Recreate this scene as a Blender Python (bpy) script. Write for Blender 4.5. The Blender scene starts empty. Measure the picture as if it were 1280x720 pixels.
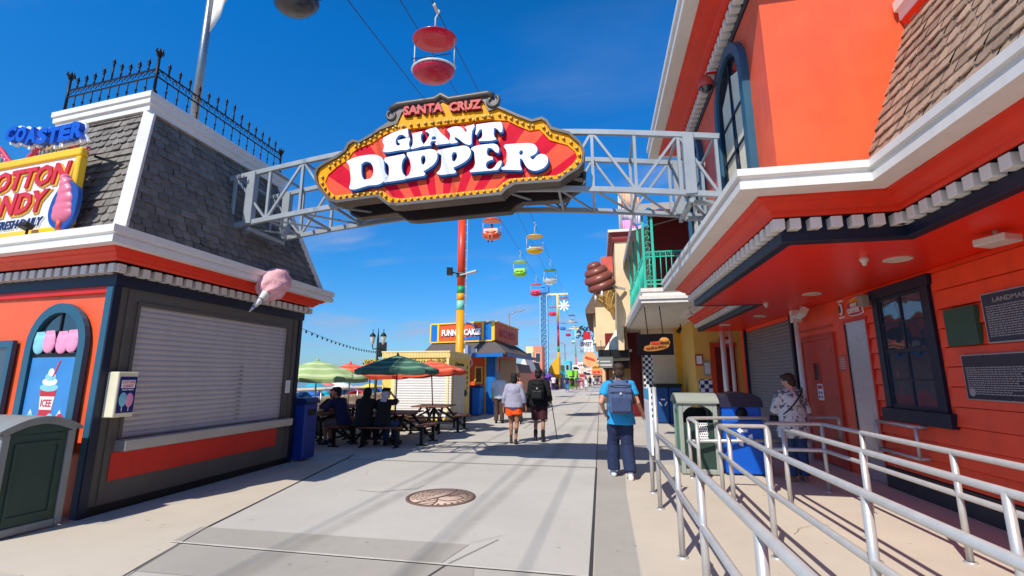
import bpy, bmesh, math, random
from mathutils import Vector, Matrix
random.seed(11)
V = Vector
SC = bpy.context.scene
COL = SC.collection
PI = math.pi

# ---------------------------------------------------------------- camera
F_PX, HC = 581.0, 1.6
PIT = math.atan(111 / F_PX)
YAW = math.atan(110 / (F_PX / math.cos(PIT)))
cam_d = bpy.data.cameras.new('camera')
cam = bpy.data.objects.new('camera', cam_d)
COL.objects.link(cam)
cam.location = (0, 0, HC)
cam.rotation_euler = (PI / 2 + PIT, 0, YAW)
cam_d.sensor_width = 36
cam_d.lens = F_PX / 1280 * 36
cam_d.clip_start = .05
cam_d.clip_end = 5000
SC.camera = cam


def ray(px, py):
    x = (px - 640) / F_PX
    z = -(py - 360) / F_PX
    yy = math.cos(PIT) - z * math.sin(PIT)
    zz = math.sin(PIT) + z * math.cos(PIT)
    return V((x * math.cos(YAW) - yy * math.sin(YAW), x * math.sin(YAW) + yy * math.cos(YAW), zz))


# measured points of the photograph, turned into metres on a known plane of the place
def on_y(px, py, y):
    r = ray(px, py)
    return V((0, 0, HC)) + r * (y / r.y)


def on_x(px, py, x):
    r = ray(px, py)
    return V((0, 0, HC)) + r * (x / r.x)


def on_z(px, py, z=0.0):
    r = ray(px, py)
    return V((0, 0, HC)) + r * ((z - HC) / r.z)


# ---------------------------------------------------------------- materials
def lin(c):
    def f(u):
        u /= 255.0
        return u / 12.92 if u <= .04045 else ((u + .055) / 1.055) ** 2.4
    return tuple(f(u) for u in c)


MATS = {}


def nodes_of(name):
    m = bpy.data.materials.new(name)
    m.use_nodes = True
    nt = m.node_tree
    b = nt.nodes['Principled BSDF']
    return m, nt, b


def N(nt, t, **kw):
    n = nt.nodes.new(t)
    for k, v in kw.items():
        if k in n.inputs:
            n.inputs[k].default_value = v
        else:
            setattr(n, k, v)
    return n


def mat(name, col, rough=.5, metal=0.0, var=.10, vs=2.5, bump=.0, bs=60, spec=.4, lin_in=False, island=0.0, coat=0.0, grime=.0):
    """painted / plain surface with uneven tone, scuffs and a little relief"""
    if name in MATS:
        return MATS[name]
    m, nt, b = nodes_of(name)
    c = col if lin_in else lin(col)
    tc = N(nt, 'ShaderNodeTexCoord')
    n1 = N(nt, 'ShaderNodeTexNoise', Scale=vs, Detail=6.0, Roughness=.62)
    nt.links.new(tc.outputs['Object'], n1.inputs['Vector'])
    mx = N(nt, 'ShaderNodeMix', data_type='RGBA')
    lo = tuple(max(0, u * (1 - var)) for u in c) + (1,)
    hi = tuple(min(1, u * (1 + var)) for u in c) + (1,)
    mx.inputs[6].default_value = lo
    mx.inputs[7].default_value = hi
    mr = N(nt, 'ShaderNodeMapRange')
    mr.inputs[1].default_value = .3
    mr.inputs[2].default_value = .7
    nt.links.new(n1.outputs[0], mr.inputs[0])
    nt.links.new(mr.outputs[0], mx.inputs[0])
    out = mx.outputs[2]
    if grime:       # runs and scuffs: noise drawn out downwards, plus small chips
        mp_ = N(nt, 'ShaderNodeMapping')
        mp_.inputs['Scale'].default_value = (9, 9, .7)
        nt.links.new(tc.outputs['Object'], mp_.inputs[0])
        ns = N(nt, 'ShaderNodeTexNoise', Scale=1.0, Detail=7.0, Roughness=.7)
        nt.links.new(mp_.outputs[0], ns.inputs['Vector'])
        nc = N(nt, 'ShaderNodeTexNoise', Scale=26.0, Detail=6.0, Roughness=.75)
        nt.links.new(tc.outputs['Object'], nc.inputs['Vector'])
        m1 = N(nt, 'ShaderNodeMapRange')
        m1.inputs[1].default_value, m1.inputs[2].default_value, m1.inputs[3].default_value, m1.inputs[4].default_value = .5, .75, 0, 1
        nt.links.new(ns.outputs[0], m1.inputs[0])
        m2_ = N(nt, 'ShaderNodeMapRange')
        m2_.inputs[1].default_value, m2_.inputs[2].default_value, m2_.inputs[3].default_value, m2_.inputs[4].default_value = .60, .72, 0, 1
        nt.links.new(nc.outputs[0], m2_.inputs[0])
        ad = N(nt, 'ShaderNodeMath', operation='MAXIMUM')
        nt.links.new(m1.outputs[0], ad.inputs[0]); nt.links.new(m2_.outputs[0], ad.inputs[1])
        fa = N(nt, 'ShaderNodeMath', operation='MULTIPLY')
        nt.links.new(ad.outputs[0], fa.inputs[0]); fa.inputs[1].default_value = grime
        gm = N(nt, 'ShaderNodeMix', data_type='RGBA')
        nt.links.new(fa.outputs[0], gm.inputs[0]); nt.links.new(out, gm.inputs[6])
        gm.inputs[7].default_value = tuple(u * .45 + .02 for u in c) + (1,)
        out = gm.outputs[2]
    if island:
        g = N(nt, 'ShaderNodeNewGeometry')
        hv = N(nt, 'ShaderNodeHueSaturation')
        m2 = N(nt, 'ShaderNodeMapRange')
        m2.inputs[3].default_value = 1 - island
        m2.inputs[4].default_value = 1 + island
        nt.links.new(g.outputs['Random Per Island'], m2.inputs[0])
        nt.links.new(m2.outputs[0], hv.inputs['Value'])
        nt.links.new(out, hv.inputs['Color'])
        out = hv.outputs[0]
    nt.links.new(out, b.inputs['Base Color'])
    rr = N(nt, 'ShaderNodeMapRange')
    rr.inputs[3].default_value = max(.02, rough - .1)
    rr.inputs[4].default_value = min(1, rough + .1)
    n2 = N(nt, 'ShaderNodeTexNoise', Scale=vs * 5, Detail=4.0)
    nt.links.new(tc.outputs['Object'], n2.inputs['Vector'])
    nt.links.new(n2.outputs[0], rr.inputs[0])
    nt.links.new(rr.outputs[0], b.inputs['Roughness'])
    b.inputs['Metallic'].default_value = metal
    b.inputs['Specular IOR Level'].default_value = spec
    if coat:
        b.inputs['Coat Weight'].default_value = coat
        b.inputs['Coat Roughness'].default_value = .15
    if bump:
        n3 = N(nt, 'ShaderNodeTexNoise', Scale=bs, Detail=5.0)
        nt.links.new(tc.outputs['Object'], n3.inputs['Vector'])
        bp = N(nt, 'ShaderNodeBump', Strength=bump, Distance=.01)
        nt.links.new(n3.outputs[0], bp.inputs['Height'])
        nt.links.new(bp.outputs[0], b.inputs['Normal'])
    MATS[name] = m
    return m


def concrete(name, col, var=.14, joints=None, stain=.25):
    if name in MATS:
        return MATS[name]
    m, nt, b = nodes_of(name)
    c = lin(col)
    tc = N(nt, 'ShaderNodeTexCoord')
    big = N(nt, 'ShaderNodeTexNoise', Scale=.55, Detail=7.0, Roughness=.6)
    mid = N(nt, 'ShaderNodeTexNoise', Scale=5.0, Detail=8.0, Roughness=.7)
    fin = N(nt, 'ShaderNodeTexNoise', Scale=160.0, Detail=3.0)
    spt = N(nt, 'ShaderNodeTexVoronoi', Scale=3.1, feature='F1')
    for n in (big, mid, fin, spt):
        nt.links.new(tc.outputs['Object'], n.inputs['Vector'])
    a = N(nt, 'ShaderNodeMix', data_type='RGBA')
    a.inputs[6].default_value = tuple(u * (1 - var) for u in c) + (1,)
    a.inputs[7].default_value = tuple(min(1, u * (1 + var)) for u in c) + (1,)
    mr = N(nt, 'ShaderNodeMapRange')
    mr.inputs[1].default_value, mr.inputs[2].default_value = .3, .7
    nt.links.new(big.outputs[0], mr.inputs[0])
    nt.links.new(mr.outputs[0], a.inputs[0])
    # fine grain
    g = N(nt, 'ShaderNodeMix', data_type='RGBA', blend_type='MULTIPLY')
    g.inputs[0].default_value = 1
    mg = N(nt, 'ShaderNodeMapRange')
    mg.inputs[1].default_value, mg.inputs[2].default_value = .25, .75
    mg.inputs[3].default_value, mg.inputs[4].default_value = .86, 1.1
    nt.links.new(fin.outputs[0], mg.inputs[0])
    nt.links.new(a.outputs[2], g.inputs[6])
    nt.links.new(mg.outputs[0], g.inputs[7])
    # dirt
    d = N(nt, 'ShaderNodeMix', data_type='RGBA')
    md = N(nt, 'ShaderNodeMapRange')
    md.inputs[1].default_value, md.inputs[2].default_value = .56, .78
    md.inputs[4].default_value = stain
    nt.links.new(mid.outputs[0], md.inputs[0])
    nt.links.new(md.outputs[0], d.inputs[0])
    nt.links.new(g.outputs[2], d.inputs[6])
    d.inputs[7].default_value = tuple(u * .45 for u in c) + (1,)
    # gum spots
    s = N(nt, 'ShaderNodeMix', data_type='RGBA')
    ms = N(nt, 'ShaderNodeMapRange')
    ms.inputs[1].default_value, ms.inputs[2].default_value = .05, .075
    ms.inputs[3].default_value, ms.inputs[4].default_value = .42, 0
    nt.links.new(spt.outputs['Distance'], ms.inputs[0])
    nt.links.new(ms.outputs[0], s.inputs[0])
    nt.links.new(d.outputs[2], s.inputs[6])
    s.inputs[7].default_value = tuple(u * .3 for u in c) + (1,)
    nt.links.new(s.outputs[2], b.inputs['Base Color'])
    b.inputs['Roughness'].default_value = .85
    b.inputs['Specular IOR Level'].default_value = .25
    bp = N(nt, 'ShaderNodeBump', Strength=.12, Distance=.006)
    nt.links.new(fin.outputs[0], bp.inputs['Height'])
    nt.links.new(bp.outputs[0], b.inputs['Normal'])
    MATS[name] = m
    return m


def glass(name, tint=(20, 28, 40), rough=.03):
    if name in MATS:
        return MATS[name]
    m, nt, b = nodes_of(name)
    b.inputs['Base Color'].default_value = lin(tint) + (1,)
    b.inputs['Roughness'].default_value = rough
    b.inputs['Specular IOR Level'].default_value = 1.0
    b.inputs['Coat Weight'].default_value = .6
    b.inputs['Coat Roughness'].default_value = .01
    tc = N(nt, 'ShaderNodeTexCoord')
    n3 = N(nt, 'ShaderNodeTexNoise', Scale=2.2, Detail=1.0)
    nt.links.new(tc.outputs['Object'], n3.inputs['Vector'])
    bp = N(nt, 'ShaderNodeBump', Strength=.18, Distance=.05)
    nt.links.new(n3.outputs[0], bp.inputs['Height'])
    nt.links.new(bp.outputs[0], b.inputs['Normal'])
    nt.links.new(bp.outputs[0], b.inputs['Coat Normal'])
    MATS[name] = m
    return m


def stripes(name, cols, freq, axis='X', rough=.7, angle=None, spec=.5):
    """bands of colour in object space (axis) or rays about a point (angle=(cx, cz))"""
    m, nt, b = nodes_of(name)
    tc = N(nt, 'ShaderNodeTexCoord')
    sp = N(nt, 'ShaderNodeSeparateXYZ')
    nt.links.new(tc.outputs['Object'], sp.inputs[0])
    if angle:
        ax = N(nt, 'ShaderNodeMath', operation='SUBTRACT')
        nt.links.new(sp.outputs[0], ax.inputs[0]); ax.inputs[1].default_value = angle[0]
        az = N(nt, 'ShaderNodeMath', operation='SUBTRACT')
        nt.links.new(sp.outputs[2], az.inputs[0]); az.inputs[1].default_value = angle[1]
        at = N(nt, 'ShaderNodeMath', operation='ARCTAN2')
        nt.links.new(ax.outputs[0], at.inputs[0]); nt.links.new(az.outputs[0], at.inputs[1])
        src = at.outputs[0]
    else:
        src = sp.outputs['XYZ'.index(axis)]
    mu = N(nt, 'ShaderNodeMath', operation='MULTIPLY')
    nt.links.new(src, mu.inputs[0]); mu.inputs[1].default_value = freq
    fr = N(nt, 'ShaderNodeMath', operation='FRACT')
    nt.links.new(mu.outputs[0], fr.inputs[0])
    cr = N(nt, 'ShaderNodeValToRGB')
    cr.color_ramp.interpolation = 'CONSTANT'
    el = cr.color_ramp.elements
    while len(el) < len(cols):
        el.new(.5)
    for i, c in enumerate(cols):
        el[i].position = i / len(cols)
        el[i].color = lin(c) + (1,)
    nt.links.new(fr.outputs[0], cr.inputs[0])
    nz = N(nt, 'ShaderNodeTexNoise', Scale=6.0, Detail=5.0)
    nt.links.new(tc.outputs['Object'], nz.inputs['Vector'])
    mr = N(nt, 'ShaderNodeMapRange')
    mr.inputs[1].default_value, mr.inputs[2].default_value = .3, .7
    mr.inputs[3].default_value, mr.inputs[4].default_value = .86, 1.08
    nt.links.new(nz.outputs[0], mr.inputs[0])
    mx = N(nt, 'ShaderNodeMix', data_type='RGBA', blend_type='MULTIPLY')
    mx.inputs[0].default_value = 1
    nt.links.new(cr.outputs[0], mx.inputs[6]); nt.links.new(mr.outputs[0], mx.inputs[7])
    nt.links.new(mx.outputs[2], b.inputs['Base Color'])
    b.inputs['Roughness'].default_value = rough
    b.inputs['Specular IOR Level'].default_value = spec
    return m


def blotch(name, base, spots, scale=9.0, thr=.42, rough=.8):
    """printed cloth: blotches of one colour on another"""
    m, nt, b = nodes_of(name)
    tc = N(nt, 'ShaderNodeTexCoord')
    nz = N(nt, 'ShaderNodeTexNoise', Scale=scale, Detail=3.5, Roughness=.65)
    nt.links.new(tc.outputs['Object'], nz.inputs['Vector'])
    cr = N(nt, 'ShaderNodeValToRGB')
    el = cr.color_ramp.elements
    el[0].position = thr; el[0].color = lin(spots) + (1,)
    el[1].position = thr + .05; el[1].color = lin(base) + (1,)
    nt.links.new(nz.outputs[0], cr.inputs[0])
    nt.links.new(cr.outputs[0], b.inputs['Base Color'])
    b.inputs['Roughness'].default_value = rough
    return m


def checker(name, a, c, scale):
    m, nt, b = nodes_of(name)
    tc = N(nt, 'ShaderNodeTexCoord')
    mp = N(nt, 'ShaderNodeMapping')
    mp.inputs['Location'].default_value = (.013, .017, .011)
    nt.links.new(tc.outputs['Object'], mp.inputs[0])
    ck = N(nt, 'ShaderNodeTexChecker', Scale=scale)
    ck.inputs[1].default_value = lin(a) + (1,)
    ck.inputs[2].default_value = lin(c) + (1,)
    nt.links.new(mp.outputs[0], ck.inputs[0])
    nt.links.new(ck.outputs[0], b.inputs['Base Color'])
    b.inputs['Roughness'].default_value = .3
    return m


# ---------------------------------------------------------------- objects
ROOT, KIDS = {}, {}


def _tag(o, label, cat, group, kind):
    if label: o['label'] = label
    if cat: o['category'] = cat
    if group: o['group'] = group
    if kind: o['kind'] = kind


def thing(name, label, cat, loc=(0, 0, 0), group=None, kind=None):
    o = bpy.data.objects.new(name, None)
    o.empty_display_size = .05
    COL.objects.link(o)
    o.location = loc
    ROOT[o] = V(loc)
    KIDS[o] = []
    _tag(o, label, cat, group, kind)
    return o


def root_of(o):
    while o.parent:
        o = o.parent
    return o


def link_mesh(name, me, parent=None, label=None, cat=None, group=None, kind=None, loc=None):
    """vertices come in world (or unmoved-thing) coordinates"""
    o = bpy.data.objects.new(name, me)
    COL.objects.link(o)
    if parent:
        off = ROOT[root_of(parent)]
        o.parent = parent
        KIDS.setdefault(parent, []).append(o)
        if off.length > 0:
            me.transform(Matrix.Translation(-off))
        if parent.parent is not None or parent.type == 'MESH':
            pass
    else:
        if loc is not None:
            me.transform(Matrix.Translation(-V(loc)))
            o.location = loc
        ROOT[o] = V(o.location)
    KIDS.setdefault(o, [])
    _tag(o, label, cat, group, kind)
    return o


def dup(o, loc=None, rz=None, label=None, group=None, parent=None, swap=None, scale=None):
    c = o.copy()
    COL.objects.link(c)
    KIDS[c] = []
    if parent:
        c.parent = parent
        KIDS[parent].append(c)
    if loc is not None:
        c.location = loc
    if rz is not None:
        c.rotation_euler = (0, 0, rz)
    if scale is not None:
        c.scale = scale
    if label: c['label'] = label
    if group: c['group'] = group
    if swap and c.type == 'MESH':
        for i, sl in enumerate(c.material_slots):
            if sl.material and sl.material.name in swap:
                sl.link = 'OBJECT'
                sl.material = swap[sl.material.name] if not isinstance(swap[sl.material.name], str) else MATS[swap[sl.material.name]]
    for k in KIDS[o]:
        dup(k, parent=c, swap=swap)
    return c


class MB:
    def __init__(self):
        self.v, self.f, self.m, self.s = [], [], [], []

    def add(self, vs, fs, m=0, smooth=False):
        o = len(self.v)
        self.v += [tuple(p) for p in vs]
        for f in fs:
            self.f.append(tuple(i + o for i in f))
            self.m.append(m)
            self.s.append(smooth)
        return self

    def box(self, x0, x1, y0, y1, z0, z1, m=0):
        if x0 > x1: x0, x1 = x1, x0
        if y0 > y1: y0, y1 = y1, y0
        if z0 > z1: z0, z1 = z1, z0
        vs = [(x0, y0, z0), (x1, y0, z0), (x1, y1, z0), (x0, y1, z0), (x0, y0, z1), (x1, y0, z1), (x1, y1, z1), (x0, y1, z1)]
        return self.add(vs, [(0, 3, 2, 1), (4, 5, 6, 7), (0, 1, 5, 4), (1, 2, 6, 5), (2, 3, 7, 6), (3, 0, 4, 7)], m)

    def obox(self, c, ax, ay, az, m=0):
        """box from centre and three half-axis vectors"""
        c, ax, ay, az = V(c), V(ax), V(ay), V(az)
        vs = [c + ax * i + ay * j + az * k for k in (-1, 1) for i, j in ((-1, -1), (1, -1), (1, 1), (-1, 1))]
        return self.add(vs, [(0, 3, 2, 1), (4, 5, 6, 7), (0, 1, 5, 4), (1, 2, 6, 5), (2, 3, 7, 6), (3, 0, 4, 7)], m)

    def bar(self, p, q, w, h=None, m=0, up=(0, 0, 1)):
        """rectangular bar from p to q"""
        p, q = V(p), V(q)
        d = q - p
        L = d.length
        if L < 1e-6: return self
        d /= L
        u = V(up)
        s = d.cross(u)
        if s.length < 1e-4:
            s = d.cross(V((1, 0, 0)))
        s.normalize()
        u = s.cross(d)
        h = w if h is None else h
        return self.obox((p + q) / 2, d * L / 2, s * w / 2, u * h / 2, m)

    def prism(self, poly, vec, m=0, m_side=None):
        """planar 3D polygon extruded by vec"""
        n = len(poly)
        vec = V(vec)
        a = [V(p) for p in poly]
        nrm = V((0, 0, 0))
        for i in range(n):
            nrm += a[i].cross(a[(i + 1) % n])
        if nrm.dot(vec) > 0:
            a.reverse()
        vs = a + [p + vec for p in a]
        self.add(vs, [tuple(range(n)), tuple(range(2 * n - 1, n - 1, -1))], m)
        self.add(vs, [(i, i + n, (i + 1) % n + n, (i + 1) % n) for i in range(n)], m if m_side is None else m_side)
        return self

    def quad(self, a, b, c, d, m=0):
        return self.add([a, b, c, d], [(0, 1, 2, 3)], m)

    def tube(self, pts, r, n=10, m=0, closed=False, cap=True, smooth=True):
        pts = [V(p) for p in pts]
        k = len(pts)
        rs = r if isinstance(r, (list, tuple)) else [r] * k
        tang = []
        for i in range(k):
            if closed:
                t = pts[(i + 1) % k] - pts[i - 1]
            else:
                t = pts[min(i + 1, k - 1)] - pts[max(i - 1, 0)]
            tang.append(t.normalized() if t.length > 1e-9 else V((0, 0, 1)))
        u = tang[0].orthogonal().normalized()
        vs = []
        for i in range(k):
            t = tang[i]
            u = (u - t * u.dot(t))
            u = u.normalized() if u.length > 1e-6 else t.orthogonal().normalized()
            w = t.cross(u)
            for j in range(n):
                a = 2 * PI * j / n
                vs.append(pts[i] + (u * math.cos(a) + w * math.sin(a)) * rs[i])
        fs = []
        for i in range(k if closed else k - 1):
            i2 = (i + 1) % k
            for j in range(n):
                j2 = (j + 1) % n
                fs.append((i * n + j, i * n + j2, i2 * n + j2, i2 * n + j))
        self.add(vs, fs, m, smooth)
        if cap and not closed:
            o = len(self.v) - k * n
            self.f.append(tuple(o + j for j in range(n - 1, -1, -1))); self.m.append(m); self.s.append(False)
            self.f.append(tuple(o + (k - 1) * n + j for j in range(n))); self.m.append(m); self.s.append(False)
        return self

    def lathe(self, prof, c=(0, 0, 0), n=20, m=0, axis='Z', smooth=True, arc=None, sx=1.0, sy=1.0):
        c = V(c)
        vs, fs = [], []
        k = len(prof)
        tot = 2 * PI if arc is None else arc
        nn = n if arc is None else n + 1
        for r, z in prof:
            for j in range(nn):
                a = tot * j / n
                x, y = r * math.cos(a) * sx, r * math.sin(a) * sy
                p = (x, y, z) if axis == 'Z' else ((z, x, y) if axis == 'X' else (y, z, x))
                vs.append(c + V(p))
        for i in range(k - 1):
            for j in range(n):
                j2 = (j + 1) % nn
                fs.append((i * nn + j, i * nn + j2, (i + 1) * nn + j2, (i + 1) * nn + j))
        return self.add(vs, fs, m, smooth)

    def ball(self, c, r, nu=14, nv=9, m=0, rot=None):
        r = V(r) if isinstance(r, (tuple, list, Vector)) else V((r, r, r))
        c = V(c)
        vs, fs = [], []
        for i in range(nv + 1):
            t = PI * i / nv
            for j in range(nu):
                a = 2 * PI * j / nu
                p = V((r.x * math.sin(t) * math.cos(a), r.y * math.sin(t) * math.sin(a), r.z * math.cos(t)))
                if rot is not None: p = rot @ p
                vs.append(c + p)
        for i in range(nv):
            for j in range(nu):
                j2 = (j + 1) % nu
                fs.append((i * nu + j, (i + 1) * nu + j, (i + 1) * nu + j2, i * nu + j2))
        return self.add(vs, fs, m, True)

    def sweep(self, path, prof, closed=False, m=0, mats=None):
        """profile [(out, z)] along a plan path; out is to the right of travel"""
        k = len(path)
        P = [V((p[0], p[1])) for p in path]
        mit = []
        for i in range(k):
            if closed or 0 < i < k - 1:
                d0 = (P[i] - P[i - 1]).normalized()
                d1 = (P[(i + 1) % k] - P[i]).normalized()
            elif i == 0:
                d0 = d1 = (P[1] - P[0]).normalized()
            else:
                d0 = d1 = (P[-1] - P[-2]).normalized()
            n0, n1 = V((d0.y, -d0.x)), V((d1.y, -d1.x))
            b = n0 + n1
            mit.append(b / max(1e-6, 1 + n0.dot(n1)))
        q = len(prof)
        vs = []
        for i in range(k):
            for o, z in prof:
                p = P[i] + mit[i] * o
                vs.append((p.x, p.y, z))
        for i in range(k if closed else k - 1):
            i2 = (i + 1) % k
            for j in range(q - 1):
                mm = mats[j] if mats else m
                self.add([vs[i * q + j], vs[i2 * q + j], vs[i2 * q + j + 1], vs[i * q + j + 1]], [(0, 1, 2, 3)], mm)
        if not closed and q > 2:
            self.add([vs[j] for j in range(q)], [tuple(range(q))], m)
            self.add([vs[(k - 1) * q + j] for j in range(q)], [tuple(range(q - 1, -1, -1))], m)
        return self

    def mesh(self, me, mw=None, m=0, smooth=False):
        vs = [(mw @ v.co if mw else v.co) for v in me.vertices]
        return self.add(vs, [tuple(p.vertices) for p in me.polygons], m, smooth)

    def xf(self, mw, start=0):
        for i in range(start, len(self.v)):
            self.v[i] = tuple(mw @ V(self.v[i]))
        return self

    def build(self, name, mats, parent=None, label=None, cat=None, group=None, kind=None, bevel=0, seg=1, loc=None, weld=False):
        me = bpy.data.meshes.new(name)
        me.from_pydata(self.v, [], self.f)
        if not isinstance(mats, (list, tuple)): mats = [mats]
        for x in mats: me.materials.append(x)
        me.polygons.foreach_set('material_index', self.m)
        me.polygons.foreach_set('use_smooth', self.s)
        me.update()
        if weld:
            bm = bmesh.new(); bm.from_mesh(me)
            bmesh.ops.remove_doubles(bm, verts=bm.verts, dist=1e-5)
            bm.to_mesh(me); bm.free()
        o = link_mesh(name, me, parent, label, cat, group, kind, loc)
        if bevel:
            b = o.modifiers.new('bevel', 'BEVEL')
            b.width = bevel; b.segments = seg; b.limit_method = 'ANGLE'; b.angle_limit = math.radians(50)
            b.harden_normals = False
        return o


    def build_each(self, name, mats, parent, first=10**9, rest=None, **kw):
        """every loose piece becomes a part of its own; pieces past `first` go into one part"""
        par = list(range(len(self.v)))

        def find(i):
            while par[i] != i:
                par[i] = par[par[i]]; i = par[i]
            return i
        for f in self.f:
            a = find(f[0])
            for i in f[1:]:
                par[find(i)] = a
        isl = {}
        for k, f in enumerate(self.f):
            isl.setdefault(find(f[0]), []).append(k)
        out = []
        tail = MB()
        for n, ks in enumerate(isl.values()):
            p = MB() if n < first else tail
            vi = {}
            base = len(p.v)
            for k in ks:
                for i in self.f[k]:
                    if i not in vi:
                        vi[i] = len(p.v); p.v.append(self.v[i])
                p.f.append(tuple(vi[i] for i in self.f[k])); p.m.append(self.m[k]); p.s.append(self.s[k])
            if n < first: out.append(p.build(name, mats, parent, **kw))
        if tail.v: tail.build(rest or name, mats, parent, kind='stuff', **kw)
        return out


# ---------------------------------------------------------------- curves and text
def curve_mesh(loops, depth, bevel=0.0, smooth_loops=False, offset=0.0):
    """closed 2D loops (holes by nesting) -> solid of given depth, in the XY plane, z from 0 to depth"""
    cu = bpy.data.curves.new('c', 'CURVE')
    cu.dimensions = '2D'
    cu.fill_mode = 'BOTH'
    cu.extrude = depth / 2
    cu.bevel_depth = bevel
    cu.offset = offset
    cu.resolution_u = 4
    for lp in loops:
        if smooth_loops:
            sp = cu.splines.new('BEZIER')
            sp.bezier_points.add(len(lp) - 1)
            n = len(lp)
            for i, p in enumerate(lp):
                b = sp.bezier_points[i]
                b.co = (p[0], p[1], 0)
                a, c = V(lp[i - 1]), V(lp[(i + 1) % n])
                q = V(p)
                ang = (q - a).angle(c - q, 0) if (q - a).length > 0 and (c - q).length > 0 else 0
                if ang > math.radians(52):
                    b.handle_left_type = b.handle_right_type = 'VECTOR'
                else:
                    b.handle_left_type = b.handle_right_type = 'AUTO'
        else:
            sp = cu.splines.new('POLY')
            sp.points.add(len(lp) - 1)
            for i, p in enumerate(lp):
                sp.points[i].co = (p[0], p[1], 0, 1)
        sp.use_cyclic_u = True
    return _eval(cu, depth)


WORK = bpy.data.scenes.new('workbench')      # scratch scene: modifiers and text are evaluated there, then it is removed


def bench(o):
    WORK.collection.objects.link(o)
    vl = WORK.view_layers[0]
    vl.update()
    return vl.depsgraph


def _eval(cu, depth):
    o = bpy.data.objects.new('tmp', cu)
    dg = bench(o)
    me = bpy.data.meshes.new_from_object(o.evaluated_get(dg))
    bpy.data.objects.remove(o)
    bpy.data.curves.remove(cu)
    me.transform(Matrix.Translation((0, 0, depth / 2)))
    return me


_TXT = {}


def text_mesh(s, bold=.0, depth=.02, shear=0.0, res=3, space=1.0):
    """text of cap height about 0.7, starting at the origin"""
    k = (s, bold, depth, shear, space)
    if k in _TXT: return _TXT[k]
    cu = bpy.data.curves.new('t', 'FONT')
    cu.body = s
    cu.size = 1
    cu.offset = bold
    cu.extrude = depth / 2
    cu.shear = shear
    cu.resolution_u = res
    cu.space_character = space
    _TXT[k] = _eval(cu, depth)
    return _TXT[k]


def frame(o, right, up):
    r = V(right).normalized(); u = V(up).normalized(); n = r.cross(u)
    return Matrix(((r.x, u.x, n.x, o[0]), (r.y, u.y, n.y, o[1]), (r.z, u.z, n.z, o[2]), (0, 0, 0, 1)))


def put_text(mb, s, o, right, up, w=None, h=None, m=0, bold=0.0, depth=.01, shear=0.0, align='C', space=1.0):
    """fit text into width w and cap height h, centred at o (front along right x up)"""
    me = text_mesh(s, bold, 1.0, shear, 2, space)
    xs = [v.co.x for v in me.vertices]; ys = [v.co.y for v in me.vertices]
    if not xs: return mb
    x0, x1, y0, y1 = min(xs), max(xs), min(ys), max(ys)
    sy = (h / (y1 - y0)) if h else None
    sx = (w / (x1 - x0)) if w else None
    if sx is None: sx = sy
    if sy is None: sy = sx
    ox = -(x0 + x1) / 2 if align == 'C' else (-x0 if align == 'L' else -x1)
    T = frame(o, right, up) @ Matrix.Diagonal((sx, sy, depth, 1)) @ Matrix.Translation((ox, -(y0 + y1) / 2, 0))
    return mb.mesh(me, T, m)


def simple_curve(p, q, sag, n=16):
    p, q = V(p), V(q)
    return [p.lerp(q, i / n) - V((0, 0, sag * 4 * (i / n) * (1 - i / n))) for i in range(n + 1)]


from mathutils import noise as mnoise


def solid(prims, vox, smooth=3, amp=0.0, nsc=9.0):
    """closed lumps -> one continuous skin"""
    mb = MB()
    for p in prims:
        k = p[0]
        if k == 'cap':       # tapered limb with round ends
            _, a, b, r0, r1 = p
            a, b = V(a), V(b)
            mb.tube([a, b], [r0, r1], 14); mb.ball(a, r0, 14, 10); mb.ball(b, r1, 14, 10)
        elif k == 'cut':     # flat end at b
            _, a, b, r0, r1 = p
            mb.tube([V(a), V(b)], [r0, r1], 16); mb.ball(V(a), r0, 14, 10)
        elif k == 'ell':
            _, c, r, rot = p
            mb.ball(c, r, 20, 14, 0, rot)
        elif k == 'box':
            _, c, ax, ay, az = p
            mb.obox(c, ax, ay, az)
        elif k == 'loft':    # stacked ellipses [(centre, rx, ry)] with frame rows horizontal
            _, secs = p
            n = 20; vs = []
            for c, rx, ry in secs:
                for j in range(n):
                    a = 2 * PI * j / n
                    vs.append(V(c) + V((rx * math.cos(a), ry * math.sin(a), 0)))
            fs = []
            for i in range(len(secs) - 1):
                for j in range(n):
                    fs.append((i * n + j, i * n + (j + 1) % n, (i + 1) * n + (j + 1) % n, (i + 1) * n + j))
            fs.append(tuple(range(n - 1, -1, -1))); fs.append(tuple((len(secs) - 1) * n + j for j in range(n)))
            mb.add(vs, fs)
    me = bpy.data.meshes.new('s'); me.from_pydata(mb.v, [], mb.f); me.update()
    o = bpy.data.objects.new('s', me)
    r = o.modifiers.new('r', 'REMESH'); r.mode = 'VOXEL'; r.voxel_size = vox; r.use_smooth_shade = True
    if smooth:
        s = o.modifiers.new('s', 'SMOOTH'); s.iterations = smooth; s.factor = .5
    dg = bench(o)
    out = bpy.data.meshes.new_from_object(o.evaluated_get(dg))
    bpy.data.objects.remove(o); bpy.data.meshes.remove(me)
    if amp:
        out.update()
        for v in out.vertices:
            q = v.co * nsc
            f = mnoise.noise(V((q.x, q.y, q.z * .6))) + .5 * mnoise.noise(q * 2.3)
            v.co += v.normal * f * amp
    out.polygons.foreach_set('use_smooth', [True] * len(out.polygons))
    return out


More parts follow.
